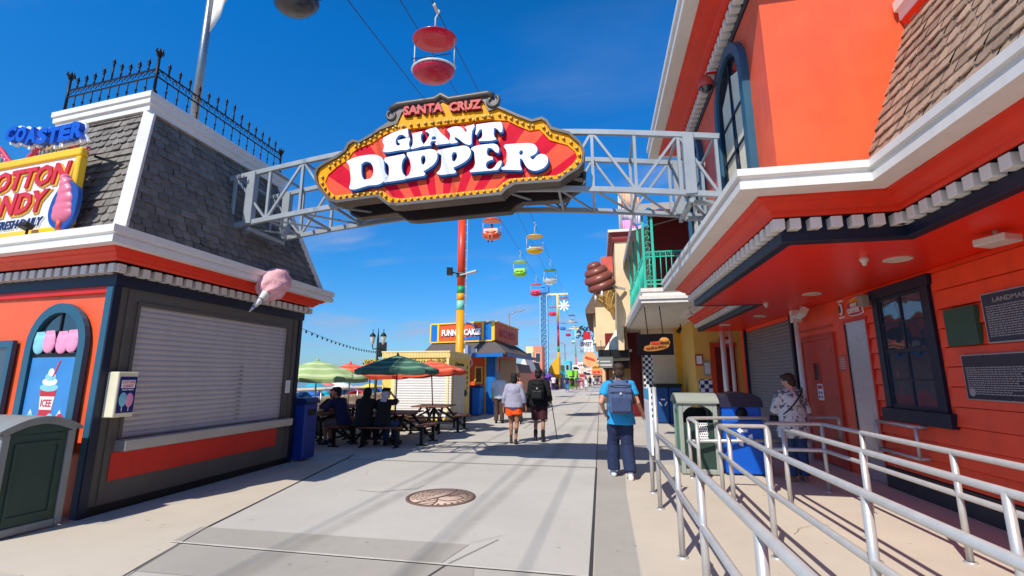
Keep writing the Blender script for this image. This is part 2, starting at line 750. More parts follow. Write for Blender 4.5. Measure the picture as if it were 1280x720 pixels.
# ---------------------------------------------------------------- light, sky
SUN = V((-.35, -.86, 1.0)).normalized()          # towards the sun
EL = math.asin(SUN.z)
AZ = math.atan2(SUN.x, SUN.y)                    # clockwise from +Y
sd = bpy.data.lights.new('sun', 'SUN')
sd.energy = 4.8
sd.angle = math.radians(.53)
sd.color = (1, .935, .84)
so = bpy.data.objects.new('sun', sd)
COL.objects.link(so)
so.rotation_euler = (-SUN).to_track_quat('-Z', 'Y').to_euler()
so.location = (0, 0, 30)

W = bpy.data.worlds.new('World')
SC.world = W
W.use_nodes = True
nt = W.node_tree
bg = nt.nodes['Background']
sky = N(nt, 'ShaderNodeTexSky', sky_type='NISHITA')
sky.sun_disc = False
sky.sun_elevation = EL
sky.sun_rotation = AZ
sky.altitude = 0
sky.air_density = 1.0
sky.dust_density = .5
sky.ozone_density = 3.0
tc = N(nt, 'ShaderNodeTexCoord')
# tint laid over the sky: deeper blue going up, pale blue at the horizon
sp0 = N(nt, 'ShaderNodeSeparateXYZ')
nt.links.new(tc.outputs['Generated'], sp0.inputs[0])
grd = N(nt, 'ShaderNodeValToRGB')
ge = grd.color_ramp.elements
ge[0].position, ge[0].color = 0.0, (.60, .86, 1.20, 1)
ge[1].position, ge[1].color = .62, (.04, 1.02, 1.9, 1)
e = ge.new(.70); e.color = (.06, .9, 1.6, 1)
e = ge.new(.80); e.color = (.20, .32, .42, 1)  # zenith above the view dimmed to cut blue fill in the shadows
e = ge.new(.22); e.color = (.22, .92, 1.50, 1)
nt.links.new(sp0.outputs[2], grd.inputs[0])
hs = N(nt, 'ShaderNodeMix', data_type='RGBA', blend_type='MULTIPLY')
hs.inputs[0].default_value = 1
nt.links.new(sky.outputs[0], hs.inputs[6])
nt.links.new(grd.outputs[0], hs.inputs[7])
# wispy clouds: the direction is projected on a flat layer, stretched noise
sp = N(nt, 'ShaderNodeSeparateXYZ')
nt.links.new(tc.outputs['Generated'], sp.inputs[0])
za = N(nt, 'ShaderNodeMath', operation='MAXIMUM')
nt.links.new(sp.outputs[2], za.inputs[0]); za.inputs[1].default_value = .0
zb = N(nt, 'ShaderNodeMath', operation='ADD')
nt.links.new(za.outputs[0], zb.inputs[0]); zb.inputs[1].default_value = .16
dx = N(nt, 'ShaderNodeMath', operation='DIVIDE')
dy = N(nt, 'ShaderNodeMath', operation='DIVIDE')
nt.links.new(sp.outputs[0], dx.inputs[0]); nt.links.new(zb.outputs[0], dx.inputs[1])
nt.links.new(sp.outputs[1], dy.inputs[0]); nt.links.new(zb.outputs[0], dy.inputs[1])
cb = N(nt, 'ShaderNodeCombineXYZ')
nt.links.new(dx.outputs[0], cb.inputs[0]); nt.links.new(dy.outputs[0], cb.inputs[1])
mp = N(nt, 'ShaderNodeMapping')
mp.inputs['Rotation'].default_value = (0, 0, .5)
mp.inputs['Scale'].default_value = (.8, 1.5, 1)
mp.inputs['Location'].default_value = (9.9, 1.5, 0)
nt.links.new(cb.outputs[0], mp.inputs[0])
c1 = N(nt, 'ShaderNodeTexNoise', Scale=1.5, Detail=9.0, Roughness=.58, Distortion=.5)
c2 = N(nt, 'ShaderNodeTexNoise', Scale=.55, Detail=3.0)
nt.links.new(mp.outputs[0], c1.inputs['Vector'])
nt.links.new(mp.outputs[0], c2.inputs['Vector'])
ml = N(nt, 'ShaderNodeMath', operation='MULTIPLY')
nt.links.new(c1.outputs[0], ml.inputs[0]); nt.links.new(c2.outputs[0], ml.inputs[1])
mr = N(nt, 'ShaderNodeMapRange', interpolation_type='SMOOTHSTEP')
mr.inputs[1].default_value, mr.inputs[2].default_value = .225, .40
mr.inputs[3].default_value, mr.inputs[4].default_value = 0, .62
nt.links.new(ml.outputs[0], mr.inputs[0])
# fewer clouds high up
hz = N(nt, 'ShaderNodeMapRange')
hz.inputs[1].default_value, hz.inputs[2].default_value = .62, .2
hz.inputs[3].default_value, hz.inputs[4].default_value = .22, 1
nt.links.new(sp.outputs[2], hz.inputs[0])
mk = N(nt, 'ShaderNodeMath', operation='MULTIPLY')
nt.links.new(mr.outputs[0], mk.inputs[0]); nt.links.new(hz.outputs[0], mk.inputs[1])
cm = N(nt, 'ShaderNodeMix', data_type='RGBA')
cm.inputs[7].default_value = (3.7, 4.3, 6.0, 1)
nt.links.new(mk.outputs[0], cm.inputs[0])
nt.links.new(hs.outputs[2], cm.inputs[6])
nt.links.new(cm.outputs[2], bg.inputs[0])
bg.inputs[1].default_value = .105

vs = SC.view_settings
vs.view_transform = 'Standard'
vs.look = 'None'
vs.exposure = 0.08
vs.gamma = 1
vs.use_curve_mapping = False
SC.cycles.max_bounces = 8
SC.cycles.diffuse_bounces = 6
SC.cycles.glossy_bounces = 3
SC.cycles.use_adaptive_sampling = True
SC.cycles.use_denoising = True
SC.cycles.sample_clamp_indirect = 8

# ---------------------------------------------------------------- ground
M_conc = concrete('concrete', (184, 178, 168), stain=.2)
M_conc_l = concrete('concrete_light', (190, 185, 177), var=.08, stain=.18)
M_conc_d = concrete('concrete_dark', (168, 162, 153), var=.1, stain=.26)
M_conc_w = concrete('concrete_warm', (198, 187, 170), var=.09, stain=.22)
M_joint = mat('joint', (80, 76, 72), .95, var=.2)
M_groove = mat('groove', (62, 60, 60), .95, var=.2)
M_white_line = mat('pale_joint', (200, 196, 186), .9, var=.15)
M_sand = mat('sand', (214, 192, 160), .95, var=.12, vs=.5, bump=.3, bs=8)
M_sea = mat('sea', (24, 74, 120), .15, var=.2, vs=.05, bump=.4, bs=.8)


def sheet(poly, z, name, m):
    MB().add([(p[0], p[1], z) for p in poly], [tuple(range(len(poly)))]).build(name, m, kind='structure')


sheet([(-10.6, -25), (70, -25), (70, 260), (-10.6, 260)], 0, 'pavement', M_conc)
sheet([(-4.18, 4.25), (-.14, 4.2), (-.14, 8.86), (-4.95, 8.86)], .004, 'pavement_slab', M_conc_l)
sheet([(-4.95, 8.9), (-.14, 8.9), (-.14, 60), (-5.2, 60)], .004, 'pavement_slab', M_conc_l)
sheet([(-4.2, 4.26), (-1.42, 4.21), (-1.3, 4.72), (-4.3, 4.72)], .008, 'pavement_band', M_conc_d)
sheet([(-3.9, 3.62), (-1.0, 3.62), (-1.1, 4.18), (-4.1, 4.22)], .004, 'pavement_band', M_conc_d)
sheet([(-.10, 2.0), (.24, 2.0), (.3, 7.0), (.38, 9.6), (.38, 11), (-.10, 11)], .004, 'pavement_band', M_conc_d)
sheet([(.25, .5), (4.3, .5), (4.3, 9.4), (.4, 9.4), (.31, 7.0)], .006, 'pavement_ramp', M_conc_w)
sheet([(-7.2, 1.5), (-3.3, 1.5), (-4.25, 4.75), (-5.05, 9.2), (-5.4, 9.2), (-5.4, 4.6), (-7.2, 4.2)], .005, 'pavement_apron', M_conc_w)
mb = MB()
for (a, b, w) in (((-.14, 1.5), (-.12, 8.88), .028), ((-.12, 8.88), (-.1, 60), .012), ((-4.95, 8.88), (-.14, 8.88), .012),
                  ((-3.25, 1.5), (-4.22, 4.72), .012), ((-4.22, 4.72), (-5.1, 9.4), .022), ((-5.2, 15), (6, 15), .012), ((-5.2, 21), (6, 21), .014),
                  ((-5.2, 28), (6, 28), .016), ((-5.2, 36), (6, 36), .02), ((-2.4, 15), (-2.4, 60), .012), ((.3, 11), (4.5, 11), .012),
                  ((-2.1, 1.5), (-1.36, 4.2), .012), ((-1.36, 4.2), (-1.05, 4.9), .008)):
    d = (V(b) - V(a)).normalized(); s = V((-d.y, d.x)) * w / 2
    mb.add([(a[0] + s.x, a[1] + s.y, .012), (b[0] + s.x, b[1] + s.y, .012), (b[0] - s.x, b[1] - s.y, .012), (a[0] - s.x, a[1] - s.y, .012)], [(3, 2, 1, 0)])
mb.build('pavement_joint', M_groove, kind='structure')
MB().add([(-4.2, 4.24, .013), (-.15, 4.17, .013), (-.15, 4.2, .013), (-4.2, 4.27, .013)], [(0, 1, 2, 3)]).build('pavement_joint', M_white_line, kind='structure')

# soft grey tyre streaks across the slabs (worn marks with their own shape)
m, nt_, b_ = nodes_of('tyre_streak')
tcx = N(nt_, 'ShaderNodeTexCoord'); spx = N(nt_, 'ShaderNodeSeparateXYZ'); nt_.links.new(tcx.outputs['UV'], spx.inputs[0])
ab = N(nt_, 'ShaderNodeMath', operation='SUBTRACT'); nt_.links.new(spx.outputs[0], ab.inputs[0]); ab.inputs[1].default_value = .5
ab2 = N(nt_, 'ShaderNodeMath', operation='ABSOLUTE'); nt_.links.new(ab.outputs[0], ab2.inputs[0])
mrx = N(nt_, 'ShaderNodeMapRange', interpolation_type='SMOOTHSTEP'); nt_.links.new(ab2.outputs[0], mrx.inputs[0])
mrx.inputs[1].default_value, mrx.inputs[2].default_value, mrx.inputs[3].default_value, mrx.inputs[4].default_value = .05, .5, .27, 0
nzx = N(nt_, 'ShaderNodeTexNoise', Scale=4.0, Detail=5.0); nt_.links.new(tcx.outputs['Object'], nzx.inputs['Vector'])
mux = N(nt_, 'ShaderNodeMath', operation='MULTIPLY'); nt_.links.new(mrx.outputs[0], mux.inputs[0]); nt_.links.new(nzx.outputs[0], mux.inputs[1])
b_.inputs['Base Color'].default_value = lin((92, 88, 84)) + (1,)
b_.inputs['Roughness'].default_value = .9
nt_.links.new(mux.outputs[0], b_.inputs['Alpha'])
for (a, c, w) in (((-1.75, 2.0), (-1.15, 9.5), .3), ((-3.0, 3.0), (-2.35, 12), .34), ((-1.0, 9.5), (-.75, 16), .4)):
    d = (V(c) - V(a)).normalized(); s = V((-d.y, d.x)) * w / 2
    me = bpy.data.meshes.new('pavement_stain')
    me.from_pydata([(a[0] + s.x, a[1] + s.y, .016), (a[0] - s.x, a[1] - s.y, .016), (c[0] - s.x, c[1] - s.y, .016), (c[0] + s.x, c[1] + s.y, .016)], [], [(0, 1, 2, 3)])
    uv = me.uv_layers.new(name='UVMap')
    for i, q in enumerate(((0, 0), (1, 0), (1, 1), (0, 1))): uv.data[i].uv = q
    me.materials.append(m)
    link_mesh('pavement_stain', me, kind='structure')

sheet([(-75, -30), (-10.6, -30), (-10.6, 400), (-75, 400)], -1.2, 'sand', M_sand)
sheet([(-3500, -500), (-75, -500), (-75, 4000), (-3500, 4000)], -1.35, 'sea', M_sea)
sheet([(-75, 400), (-10.6, 400), (-10.6, 260), (1500, 260), (1500, 3000), (-75, 3000)], -1.3, 'ground', M_conc_d)
MB().box(-10.75, -10.6, -25, 260, -1.25, .0).build('boardwalk_edge', M_conc_d, kind='structure')
# far wooded hills behind the end of the street and across the bay
M_hill = mat('hill_cover', (66, 84, 62), .95, var=.35, vs=.03)
for (x0, x1, y, hh) in ((-900, -200, 2600, 60), (-420, 500, 900, 30), (80, 600, 520, 24)):
    n = 60
    mb = MB()
    rows = []
    for j, (dy, k) in enumerate(((0, 0), (40, .55), (90, .9), (150, 1), (260, .6))):
        rows.append([(x0 + (x1 - x0) * i / n, y + dy, -2 + hh * k * (.55 + .25 * math.sin(i * .31 + y) + .2 * math.sin(i * .83 + 2)) * min(1, i / 6, (n - i) / 6)) for i in range(n + 1)])
    for j in range(4):
        for i in range(n):
            mb.add([rows[j][i], rows[j][i + 1], rows[j + 1][i + 1], rows[j + 1][i]], [(0, 1, 2, 3)], 0, True)
    mb.build('hill', M_hill, kind='structure')

# hairline cracks wandering over the slabs, and a few repaired patches with worn outlines
mb = MB(); rng = random.Random(21)
for (x, y, a, n) in ((-1.3, 4.75, 1.0, 6), (.9, 4.6, 1.3, 8), (1.9, 5.6, .5, 7), (-2.6, 9.4, .2, 10), (-3.9, 7.4, 1.2, 6), (2.6, 3.4, 1.5, 8)):
    p = V((x, y))
    for i in range(n):
        a += rng.uniform(-.45, .45)
        q = p + V((math.cos(a), math.sin(a))) * rng.uniform(.05, .13)
        s = V((-(q - p).y, (q - p).x)).normalized() * rng.uniform(.001, .0025)
        mb.add([(p.x + s.x, p.y + s.y, .0175), (p.x - s.x, p.y - s.y, .0175), (q.x - s.x, q.y - s.y, .0175), (q.x + s.x, q.y + s.y, .0175)], [(0, 1, 2, 3)])
        p = q
mb.build('pavement_crack', M_groove, kind='structure')
for k_, (x, y, r, m_) in enumerate(((-3.2, 6.9, .55, M_conc_l), (-5.0, 2.9, .7, M_conc), (1.6, 4.0, .5, M_conc_l), (-1.9, 10.9, .8, M_conc))):
    sheet([(x + r * rng.uniform(.75, 1.15) * math.cos(a * PI / 9), y + r * .7 * rng.uniform(.75, 1.15) * math.sin(a * PI / 9)) for a in range(18)], .0095 + .0006 * k_, 'pavement_patch', m_)
# ---------------------------------------------------------------- shared paints
M_orange = mat('orange_paint', (238, 94, 52), .45, var=.11, bump=.08, bs=24, grime=.3)
M_red = mat('red_paint', (204, 30, 12), .4, var=.08, bump=.04, bs=40, grime=.3)
M_cove = mat('vermilion_paint', (222, 48, 18), .4, var=.08, grime=.3)
M_teal = mat('teal_paint', (38, 88, 112), .45, var=.1, grime=.3)
M_navy = mat('navy_paint', (16, 24, 48), .45, var=.15, grime=.3)
M_white = mat('white_paint', (226, 222, 216), .5, var=.05, bump=.03, bs=30, grime=.2)
M_offw = mat('off_white_paint', (205, 200, 192), .55, var=.07, grime=.2)
M_grey = mat('warm_grey_paint', (88, 84, 78), .6, var=.1, bump=.05, bs=50, grime=.3)
M_shut = mat('shutter_metal', (184, 178, 178), .42, var=.06, metal=.25, grime=.2)
M_shutd = mat('shutter_metal_grey', (122, 122, 124), .45, var=.07, metal=.3, grime=.2)
M_steel = mat('galvanized_steel', (150, 153, 155), .38, metal=.75, var=.12, vs=6)
M_iron = mat('black_iron', (22, 24, 34), .5, metal=.4, var=.2)
M_black = mat('black', (14, 14, 16), .5, var=.2)
M_shg_l = mat('slate_shingle', (124, 118, 111), .85, var=.16, vs=5, bump=.5, bs=90, island=.24, grime=.4)
M_wshg = mat('wood_shingle', (158, 136, 116), .85, var=.2, vs=7, bump=.6, bs=70, island=.26, grime=.45)
M_alu = mat('aluminium', (178, 176, 172), .35, metal=.6, var=.08)
M_gl = glass('window_glass')
M_glb = glass('window_glass_blue', (44, 62, 84))


def shingles(name, mats, parent, p00, p10, p01, p11, rows, tw, under):
    """overlapping shingles on a sloping quad: p00-p10 bottom edge, p01-p11 top edge;
    bands of scalloped and of straight courses"""
    p00, p10, p01, p11 = map(V, (p00, p10, p01, p11))
    nrm = (p10 - p00).cross(p01 - p00).normalized()
    mb = MB()
    mb.prism([p00 - nrm * .02, p10 - nrm * .02, p11 - nrm * .02, p01 - nrm * .02], -nrm * .03, 1)
    rng = random.Random(rows * 7 + int(tw * 100))
    for r in range(rows):
        t0, t1 = r / rows, min(1.0, (r + 1.35) / rows)
        a0, b0 = p00.lerp(p01, t0), p10.lerp(p11, t0)
        a1, b1 = p00.lerp(p01, t1), p10.lerp(p11, t1)
        L = (b0 - a0).length
        n = max(2, round(L / tw))
        scal = (r // 3) % 2 == (0 if rows > 8 else 1)
        sh = .5 if r % 2 else 0
        for i in range(-1, n + 1):
            s0 = max(0.0, (i + sh + .02) / n); s1 = min(1.0, (i + 1 + sh - .02) / n)
            if s1 - s0 < .12 / n: continue
            bl, br = a0.lerp(b0, s0), a0.lerp(b0, s1)
            tl, tr = a1.lerp(b1, s0), a1.lerp(b1, s1)
            up = .026 + rng.uniform(-.006, .012)
            lo = nrm * up; hi = nrm * .002
            if scal:
                prof = [(-.02, .30), (.07, .12), (.26, 0), (.5, -.05), (.74, 0), (.93, .12), (1.02, .30)]
            else:
                j = rng.uniform(-.03, .03)
                prof = [(0, j), (1, j)]
            pts = []
            for u, vv in prof:
                u = min(1, max(0, u))
                q0 = bl.lerp(br, u); q1 = tl.lerp(tr, u)
                pts.append(q0.lerp(q1, max(0, vv)) + lo * (1 - max(0, vv)) + hi * max(0, vv))
            top = [tr + hi, tl + hi]
            k = len(pts)
            low = [p - nrm * .016 for p in pts]
            vs = pts + top + low
            fs = [tuple(range(k + 2))]
            for q in range(k - 1):
                fs.append((q, k + 2 + q, k + 3 + q, q + 1))
            mb.add(vs, fs, 0)
    return mb.build(name, mats, parent)


def roller_shutter(mb, o, along, z0, z1, out, pitch=.075, m=0):
    """curved slats between o and o+along, facing 'out'"""
    o, along, out = V(o), V(along), V(out)
    n = max(3, int((z1 - z0) / pitch))
    h = (z1 - z0) / n
    for i in range(n):
        z = z0 + i * h
        sec = [(0, 0), (.010, h * .18), (.014, h * .5), (.010, h * .82), (0, h)]
        for j in range(4):
            (a, za), (b, zb) = sec[j], sec[j + 1]
            q = [o + out * a + V((0, 0, z + za)), o + along + out * a + V((0, 0, z + za)),
                 o + along + out * b + V((0, 0, z + zb)), o + out * b + V((0, 0, z + zb))]
            mb.add(q, [(0, 1, 2, 3)], m)
    return mb


# ---------------------------------------------------------------- left kiosk (cotton candy stand)
KA, KB, KC, KD = (-5.9, 4.7), (-5.9, 8.42), (-8.6, 8.42), (-8.6, 4.98)
KP = [KA, KB, KC, KD]
kiosk = thing('candy_kiosk', 'orange and grey kiosk with slate mansard roof and closed counter shutter', 'kiosk', (-5.9, 4.7, 0))
mb = MB()
mb.prism([(p[0], p[1], 0) for p in [(-5.93, 4.74), (-5.93, 8.39), (-8.57, 8.39), (-8.57, 5.0)]], (0, 0, 3.3), 0)
mb.build('wall', M_orange, kiosk)
# street side, all in grey: piers, header, plinth
mb = MB()
X = -5.9
mb.box(X - .02, X, 4.74, 5.03, .1, 2.72)
mb.box(X - .02, X, 8.04, 8.36, .1, 2.72)
mb.box(X - .02, X, 5.03, 8.04, 2.53, 2.72)
mb.box(X - .02, X, 5.03, 8.04, .1, .84)
mb.box(X, X + .02, 5.0, 5.04, .86, 2.56); mb.box(X, X + .02, 8.03, 8.07, .86, 2.56); mb.box(X, X + .018, 5.0, 8.07, 2.52, 2.56)
mb.box(X, X + .02, 4.86, 4.9, .12, 2.7); mb.box(X, X + .02, 8.2, 8.23, .12, 2.7)
mb.build('grey_frame', M_grey, kiosk)
mb = MB(); mb.box(X - .05, X + .012, 4.72, 8.4, 0, .1); mb.build('plinth', M_black, kiosk)
mb = MB()
roller_shutter(mb, (X - .03, 5.03, 0), (0, 3.01, 0), .84, 2.53, (1, 0, 0), .07)
for i in range(13):   # small lock slots in one line down the slats
    mb.box(X - .018, X - .012, 6.93, 7.0, .92 + i * .07, .935 + i * .07, 1)
mb.build('roller_shutter', [M_shut, M_shutd], kiosk)
mb = MB(); mb.box(X - .02, X + .16, 4.98, 8.2, .70, .835); mb.build('counter_ledge', M_alu, kiosk, bevel=.008)
mb = MB(); mb.box(X, X + .012, 4.95, 7.96, .36, .69); mb.build('red_panel', M_red, kiosk, bevel=.003)
# navy corner boards and band
mb = MB()
mb.box(-5.905, -5.875, 4.66, 4.76, 0, 2.72)
mb.box(-5.905, -5.875, 8.34, 8.44, 0, 2.72)
mb.build_each('corner_board', M_navy, kiosk, bevel=.004)
fd = V((-1, .104, 0)).normalized()       # along the front wall, to the left
fn = V((-.104, -1, 0)).normalized()      # outward
FO = V((-5.9, 4.7, 0))


def fp(u, z, o=0.0):
    return FO + fd * u + fn * o + V((0, 0, z))


def fbox(mb, u0, u1, z0, z1, o0, o1, m=0):
    return mb.obox(fp((u0 + u1) / 2, (z0 + z1) / 2, (o0 + o1) / 2), fd * (u1 - u0) / 2, fn * (o1 - o0) / 2, V((0, 0, (z1 - z0) / 2)), m)


mb = MB(); fbox(mb, 0, .12, 0, 2.72, -.02, .03); mb.build('corner_board', M_teal, kiosk, bevel=.004)
mb = MB(); fbox(mb, .12, 2.7, 2.64, 2.72, .0, .012); mb.build('frieze', M_red, kiosk)
mb = MB(); mb.sweep(KP, [(0, 2.72), (.04, 2.72), (.04, 2.86), (.03, 2.86), (.03, 3.0), (.13, 3.0)], True); mb.build('navy_band', M_navy, kiosk)
mb = MB()
for i in range(len(KP)):
    a, b = V(KP[i]), V(KP[(i + 1) % 4])
    if i in (1, 2): continue
    d = (b - a).normalized(); o = V((d.y, -d.x))
    L = (b - a).length
    n = round((L + .2) / .165)
    for k in range(n + 1):
        c = a + d * (-.08 + (L + .16) * k / n) + o * .09
        mb.obox((c.x, c.y, 2.915), (d.x * .05, d.y * .05, 0), (o.x * .06, o.y * .06, 0), (0, 0, .055))
mb.build_each('dentil', M_offw, kiosk, bevel=.004)
mb = MB(); mb.sweep(KP, [(.10, 3.0), (.15, 3.0), (.17, 3.03), (.2, 3.05), (.23, 3.08), (.26, 3.09), (.3, 3.12), (.3, 3.14)], True); mb.build('cornice_cove', M_cove, kiosk)
mb = MB(); mb.sweep(KP, [(.28, 3.14), (.42, 3.14), (.42, 3.22), (.40, 3.225), (.40, 3.25), (.43, 3.26), (.43, 3.35), (.2, 3.38), (.0, 3.38)], True); mb.build('cornice', M_white, kiosk)


def off(P, o):
    k = len(P); R = []
    for i in range(k):
        d0 = (V(P[i]) - V(P[i - 1])).normalized(); d1 = (V(P[(i + 1) % k]) - V(P[i])).normalized()
        n0, n1 = V((d0.y, -d0.x)), V((d1.y, -d1.x))
        R.append(V(P[i]) + (n0 + n1) / max(1e-6, 1 + n0.dot(n1)) * o)
    return R


bot = off(KP, .22)
top = [V((-6.3, 5.1)), V((-6.3, 7.86)), V((-8.1, 7.86)), V((-8.1, 5.28))]
ZB, ZT = 3.38, 5.42
P3 = lambda p, z: V((p.x, p.y, z))
mb = MB()
for i in range(4):
    j = (i + 1) % 4
    if i in (0, 3): continue
    mb.add([P3(bot[i], ZB), P3(bot[j], ZB), P3(top[j], ZT), P3(top[i], ZT)], [(0, 1, 2, 3)])
mb.add([P3(p, ZT) for p in top], [(0, 1, 2, 3)])
mb.build('roof', M_shg_l, kiosk)
shingles('roof_shingles', [M_shg_l, M_black], kiosk, P3(bot[0], ZB), P3(bot[1], ZB), P3(top[0], ZT), P3(top[1], ZT), 17, .15, 0)
shingles('roof_shingles', [M_shg_l, M_black], kiosk, P3(bot[3], ZB), P3(bot[0], ZB), P3(top[3], ZT), P3(top[0], ZT), 17, .15, 0)
for i in range(4):
    a, b = P3(bot[i], ZB), P3(top[i], ZT)
    c = (P3(bot[0], 3) + P3(bot[2], 3)) / 2
    mb = MB(); mb.bar(a, b, .13, .09, up=(a - c).normalized()); mb.build('hip_board', M_white, kiosk, bevel=.005)
top2 = [(p.x, p.y) for p in top]
mb = MB(); mb.sweep(top2, [(-.02, 5.36), (.08, 5.36), (.08, 5.45), (.11, 5.46), (.11, 5.54), (.13, 5.55), (.13, 5.63), (-.2, 5.64)], True)
mb.add([(p[0], p[1], 5.635) for p in off(top2, -.1)], [(0, 1, 2, 3)])
mb.build('upper_cornice', M_white, kiosk)

# arched window on the front
def arch(cu, z0, zs, r, n=14):
    """arch outline in (u, z): rectangle to the spring line, half round above"""
    return [(cu - r, z0)] + [(cu - r * math.cos(PI * i / n), zs + r * math.sin(PI * i / n)) for i in range(n + 1)] + [(cu + r, z0)]


def ring(mb, outer, inner, plane, o0, o1, m=0):
    """frame between two matching outlines, extruded from o0 to o1; open at the base"""
    k = len(outer)
    P = lambda q, o: plane(q[0], q[1], o)
    for i in range(k - 1):
        a, b, c, d = outer[i], outer[i + 1], inner[i + 1], inner[i]
        mb.add([P(a, o1), P(b, o1), P(c, o1), P(d, o1)], [(0, 1, 2, 3)], m)
        mb.add([P(a, o0), P(b, o0), P(b, o1), P(a, o1)], [(0, 1, 2, 3)], m)
        mb.add([P(d, o0), P(c, o0), P(c, o1), P(d, o1)], [(0, 1, 2, 3)], m)
    return mb


win = None
OUT, INN = arch(.86, .75, 1.98, .55), arch(.86, .75, 1.98, .43)
mb = MB(); ring(mb, OUT, INN, fp, -.01, .05); fbox(mb, .28, 1.44, .68, .76, -.01, .08)
win = mb.build('arched_window', M_teal, kiosk)
mb = MB(); mb.add([fp(u, z, .006) for u, z in INN], [tuple(range(len(INN)))]); mb.build('pane', M_gl, win)
mb = MB(); fbox(mb, .845, .875, 1.88, 2.42, .006, .02); fbox(mb, .43, 1.29, 1.85, 1.89, .006, .022); mb.build('glazing_bar', M_black, win)
mb = MB(); fbox(mb, 1.66, 1.75, .9, 2.07, 0, .05); fbox(mb, 1.75, 2.6, 1.98, 2.07, 0, .05); fbox(mb, 1.66, 2.6, .82, .9, 0, .05); fbox(mb, 2.5, 2.6, .9, 1.98, 0, .05)
w2 = mb.build('window', M_teal, kiosk)
mb = MB(); fbox(mb, 1.75, 2.5, .9, 1.98, .0, .012); mb.build('pane', M_glb, w2)

# poster in the arched window and candy bags above it
t = thing('window_poster', 'blue frozen drink poster filling lower half of arched window', 'poster', fp(.86, .76, .02))
mb = MB(); fbox(mb, .45, 1.27, .76, 1.84, .012, .02); mb.build('sheet', mat('poster_blue', (58, 132, 196), .35, var=.12, vs=1.5), t)
mb = MB()
M_pk, M_bl = mat('candy_pink', (232, 150, 184), .75, var=.12, vs=9, bump=.6, bs=30), mat('candy_blue', (130, 196, 214), .75, var=.12, vs=9, bump=.6, bs=30)
# generic drink cups printed along the foot
for i, u in enumerate((.58, .76, .94, 1.12)):
    q = [fp(u - .05, .8, .022), fp(u + .05, .8, .022), fp(u + .065, 1.06, .022), fp(u - .065, 1.06, .022)]
    mb.add(q, [(0, 1, 2, 3)], 0)
    mb.add([fp(u + .075 * math.cos(a * PI / 8), 1.06 + .1 * math.sin(a * PI / 8), .0225) for a in range(9)], [tuple(range(9))], 1 + i % 2)
    put_text(mb, 'ICEE', fp(u, .95, .0235), -fd, (0, 0, 1), w=.085, h=.045, m=1, bold=.01, depth=.002)
u = .86       # one tall frozen drink with a swirl and a straw over a drift of ice
mb.add([fp(u + .32 - .64 * i / 12, 1.1 + .06 * math.sin(i * 1.3) + .05 * (i % 2), .0218) for i in range(13)] + [fp(u - .38, 1.0, .0218), fp(u + .38, 1.0, .0218)], [tuple(range(15))], 0)
mb.add([fp(u + .1, 1.1, .0222), fp(u - .1, 1.1, .0222), fp(u - .15, 1.46, .0222), fp(u + .15, 1.46, .0222)], [(0, 1, 2, 3)], 1)
mb.add([fp(u + .11, 1.2, .0226), fp(u - .11, 1.2, .0226), fp(u - .135, 1.36, .0226), fp(u + .135, 1.36, .0226)], [(0, 1, 2, 3)], 0)
for q, (w_, z_) in enumerate(((.17, 1.47), (.14, 1.54), (.10, 1.60), (.055, 1.655))):
    mb.add([fp(u + w_ * math.cos(a * PI / 8), z_ + .05 * math.sin(a * PI / 8), .0224 + q * .0004) for a in range(16)], [tuple(range(16))], 0 if q % 2 else 2)
mb.add([fp(u - .03, 1.6, .0245), fp(u - .055, 1.6, .0245), fp(u - .14, 1.8, .0245), fp(u - .115, 1.8, .0245)], [(0, 1, 2, 3)], 1)
put_text(mb, 'ICEE', fp(u, 1.28, .0232), -fd, (0, 0, 1), w=.19, h=.09, m=1, bold=.02, depth=.002)
mb.build('print', [M_white, mat('poster_red', (196, 40, 56), .4), M_bl], t)
for i, (u, m_) in enumerate(((1.16, M_bl), (.97, M_pk), (.74, M_pk), (.55, M_pk))):
    mb = MB(); c = fp(u, 2.0 + .012 * (i % 2), .034 + .006 * (i % 2))
    R_ = Matrix((fd, -fn, V((0, 0, 1)))).transposed()
    mb.ball(c, (.115, .022, .12), 16, 10, 0, R_)
    mb.ball(c + fd * .05 + V((0, 0, .06)), (.06, .02, .07), 12, 8, 0, R_); mb.ball(c - fd * .05 + V((0, 0, .05)), (.06, .02, .075), 12, 8, 0, R_)
    mb.prism([c + fd * .1 + V((0, 0, .1)), c - fd * .1 + V((0, 0, .1)), c - fd * .07 + V((0, 0, .17)), c + fd * .08 + V((0, 0, .165))], fn * .006)
    lab = ['blue bag of cotton candy behind arched kiosk window', 'pink candy bag beside the blue bag in arched window',
           'pink candy bag just right of window bar', 'pink candy bag nearest the right jamb of arched window'][i]
    mb.build('candy_bag', m_, label=lab, cat='candy bag', group='cotton candy bags in the arched window', loc=c)

# iron cresting on the roof
cr = thing('roof_cresting', 'black wrought iron cresting with spear points on kiosk roof edge', 'railing', (-6.25, 5.1, 5.64))
CA, CB, CD = V((-6.25, 5.06, 5.64)), V((-6.25, 7.8, 5.64)), V((-8.14, 5.26, 5.64))


def finial(mb, p, h, big=False):
    mb.tube([p, p + V((0, 0, h))], .012 if not big else .02, 6)
    z = p.z
    if big:
        mb.lathe([(0, h - .02), (.035, h), (.02, h + .03), (.045, h + .06), (.02, h + .09), (0, h + .15)], p, 8)
        for a in range(4):
            d = V((math.cos(a * PI / 2), math.sin(a * PI / 2), 0))
            mb.tube([p + V((0, 0, h + .03)), p + d * .06 + V((0, 0, h + .05)), p + d * .05 + V((0, 0, h + .1))], .012, 5)
        mb.lathe([(0, 0), (.04, 0), (.04, .05), (.02, .08)], p, 8)
    else:
        mb.lathe([(.0, h - .02), (.02, h), (.012, h + .015), (.026, h + .05), (0, h + .13)], p, 6)


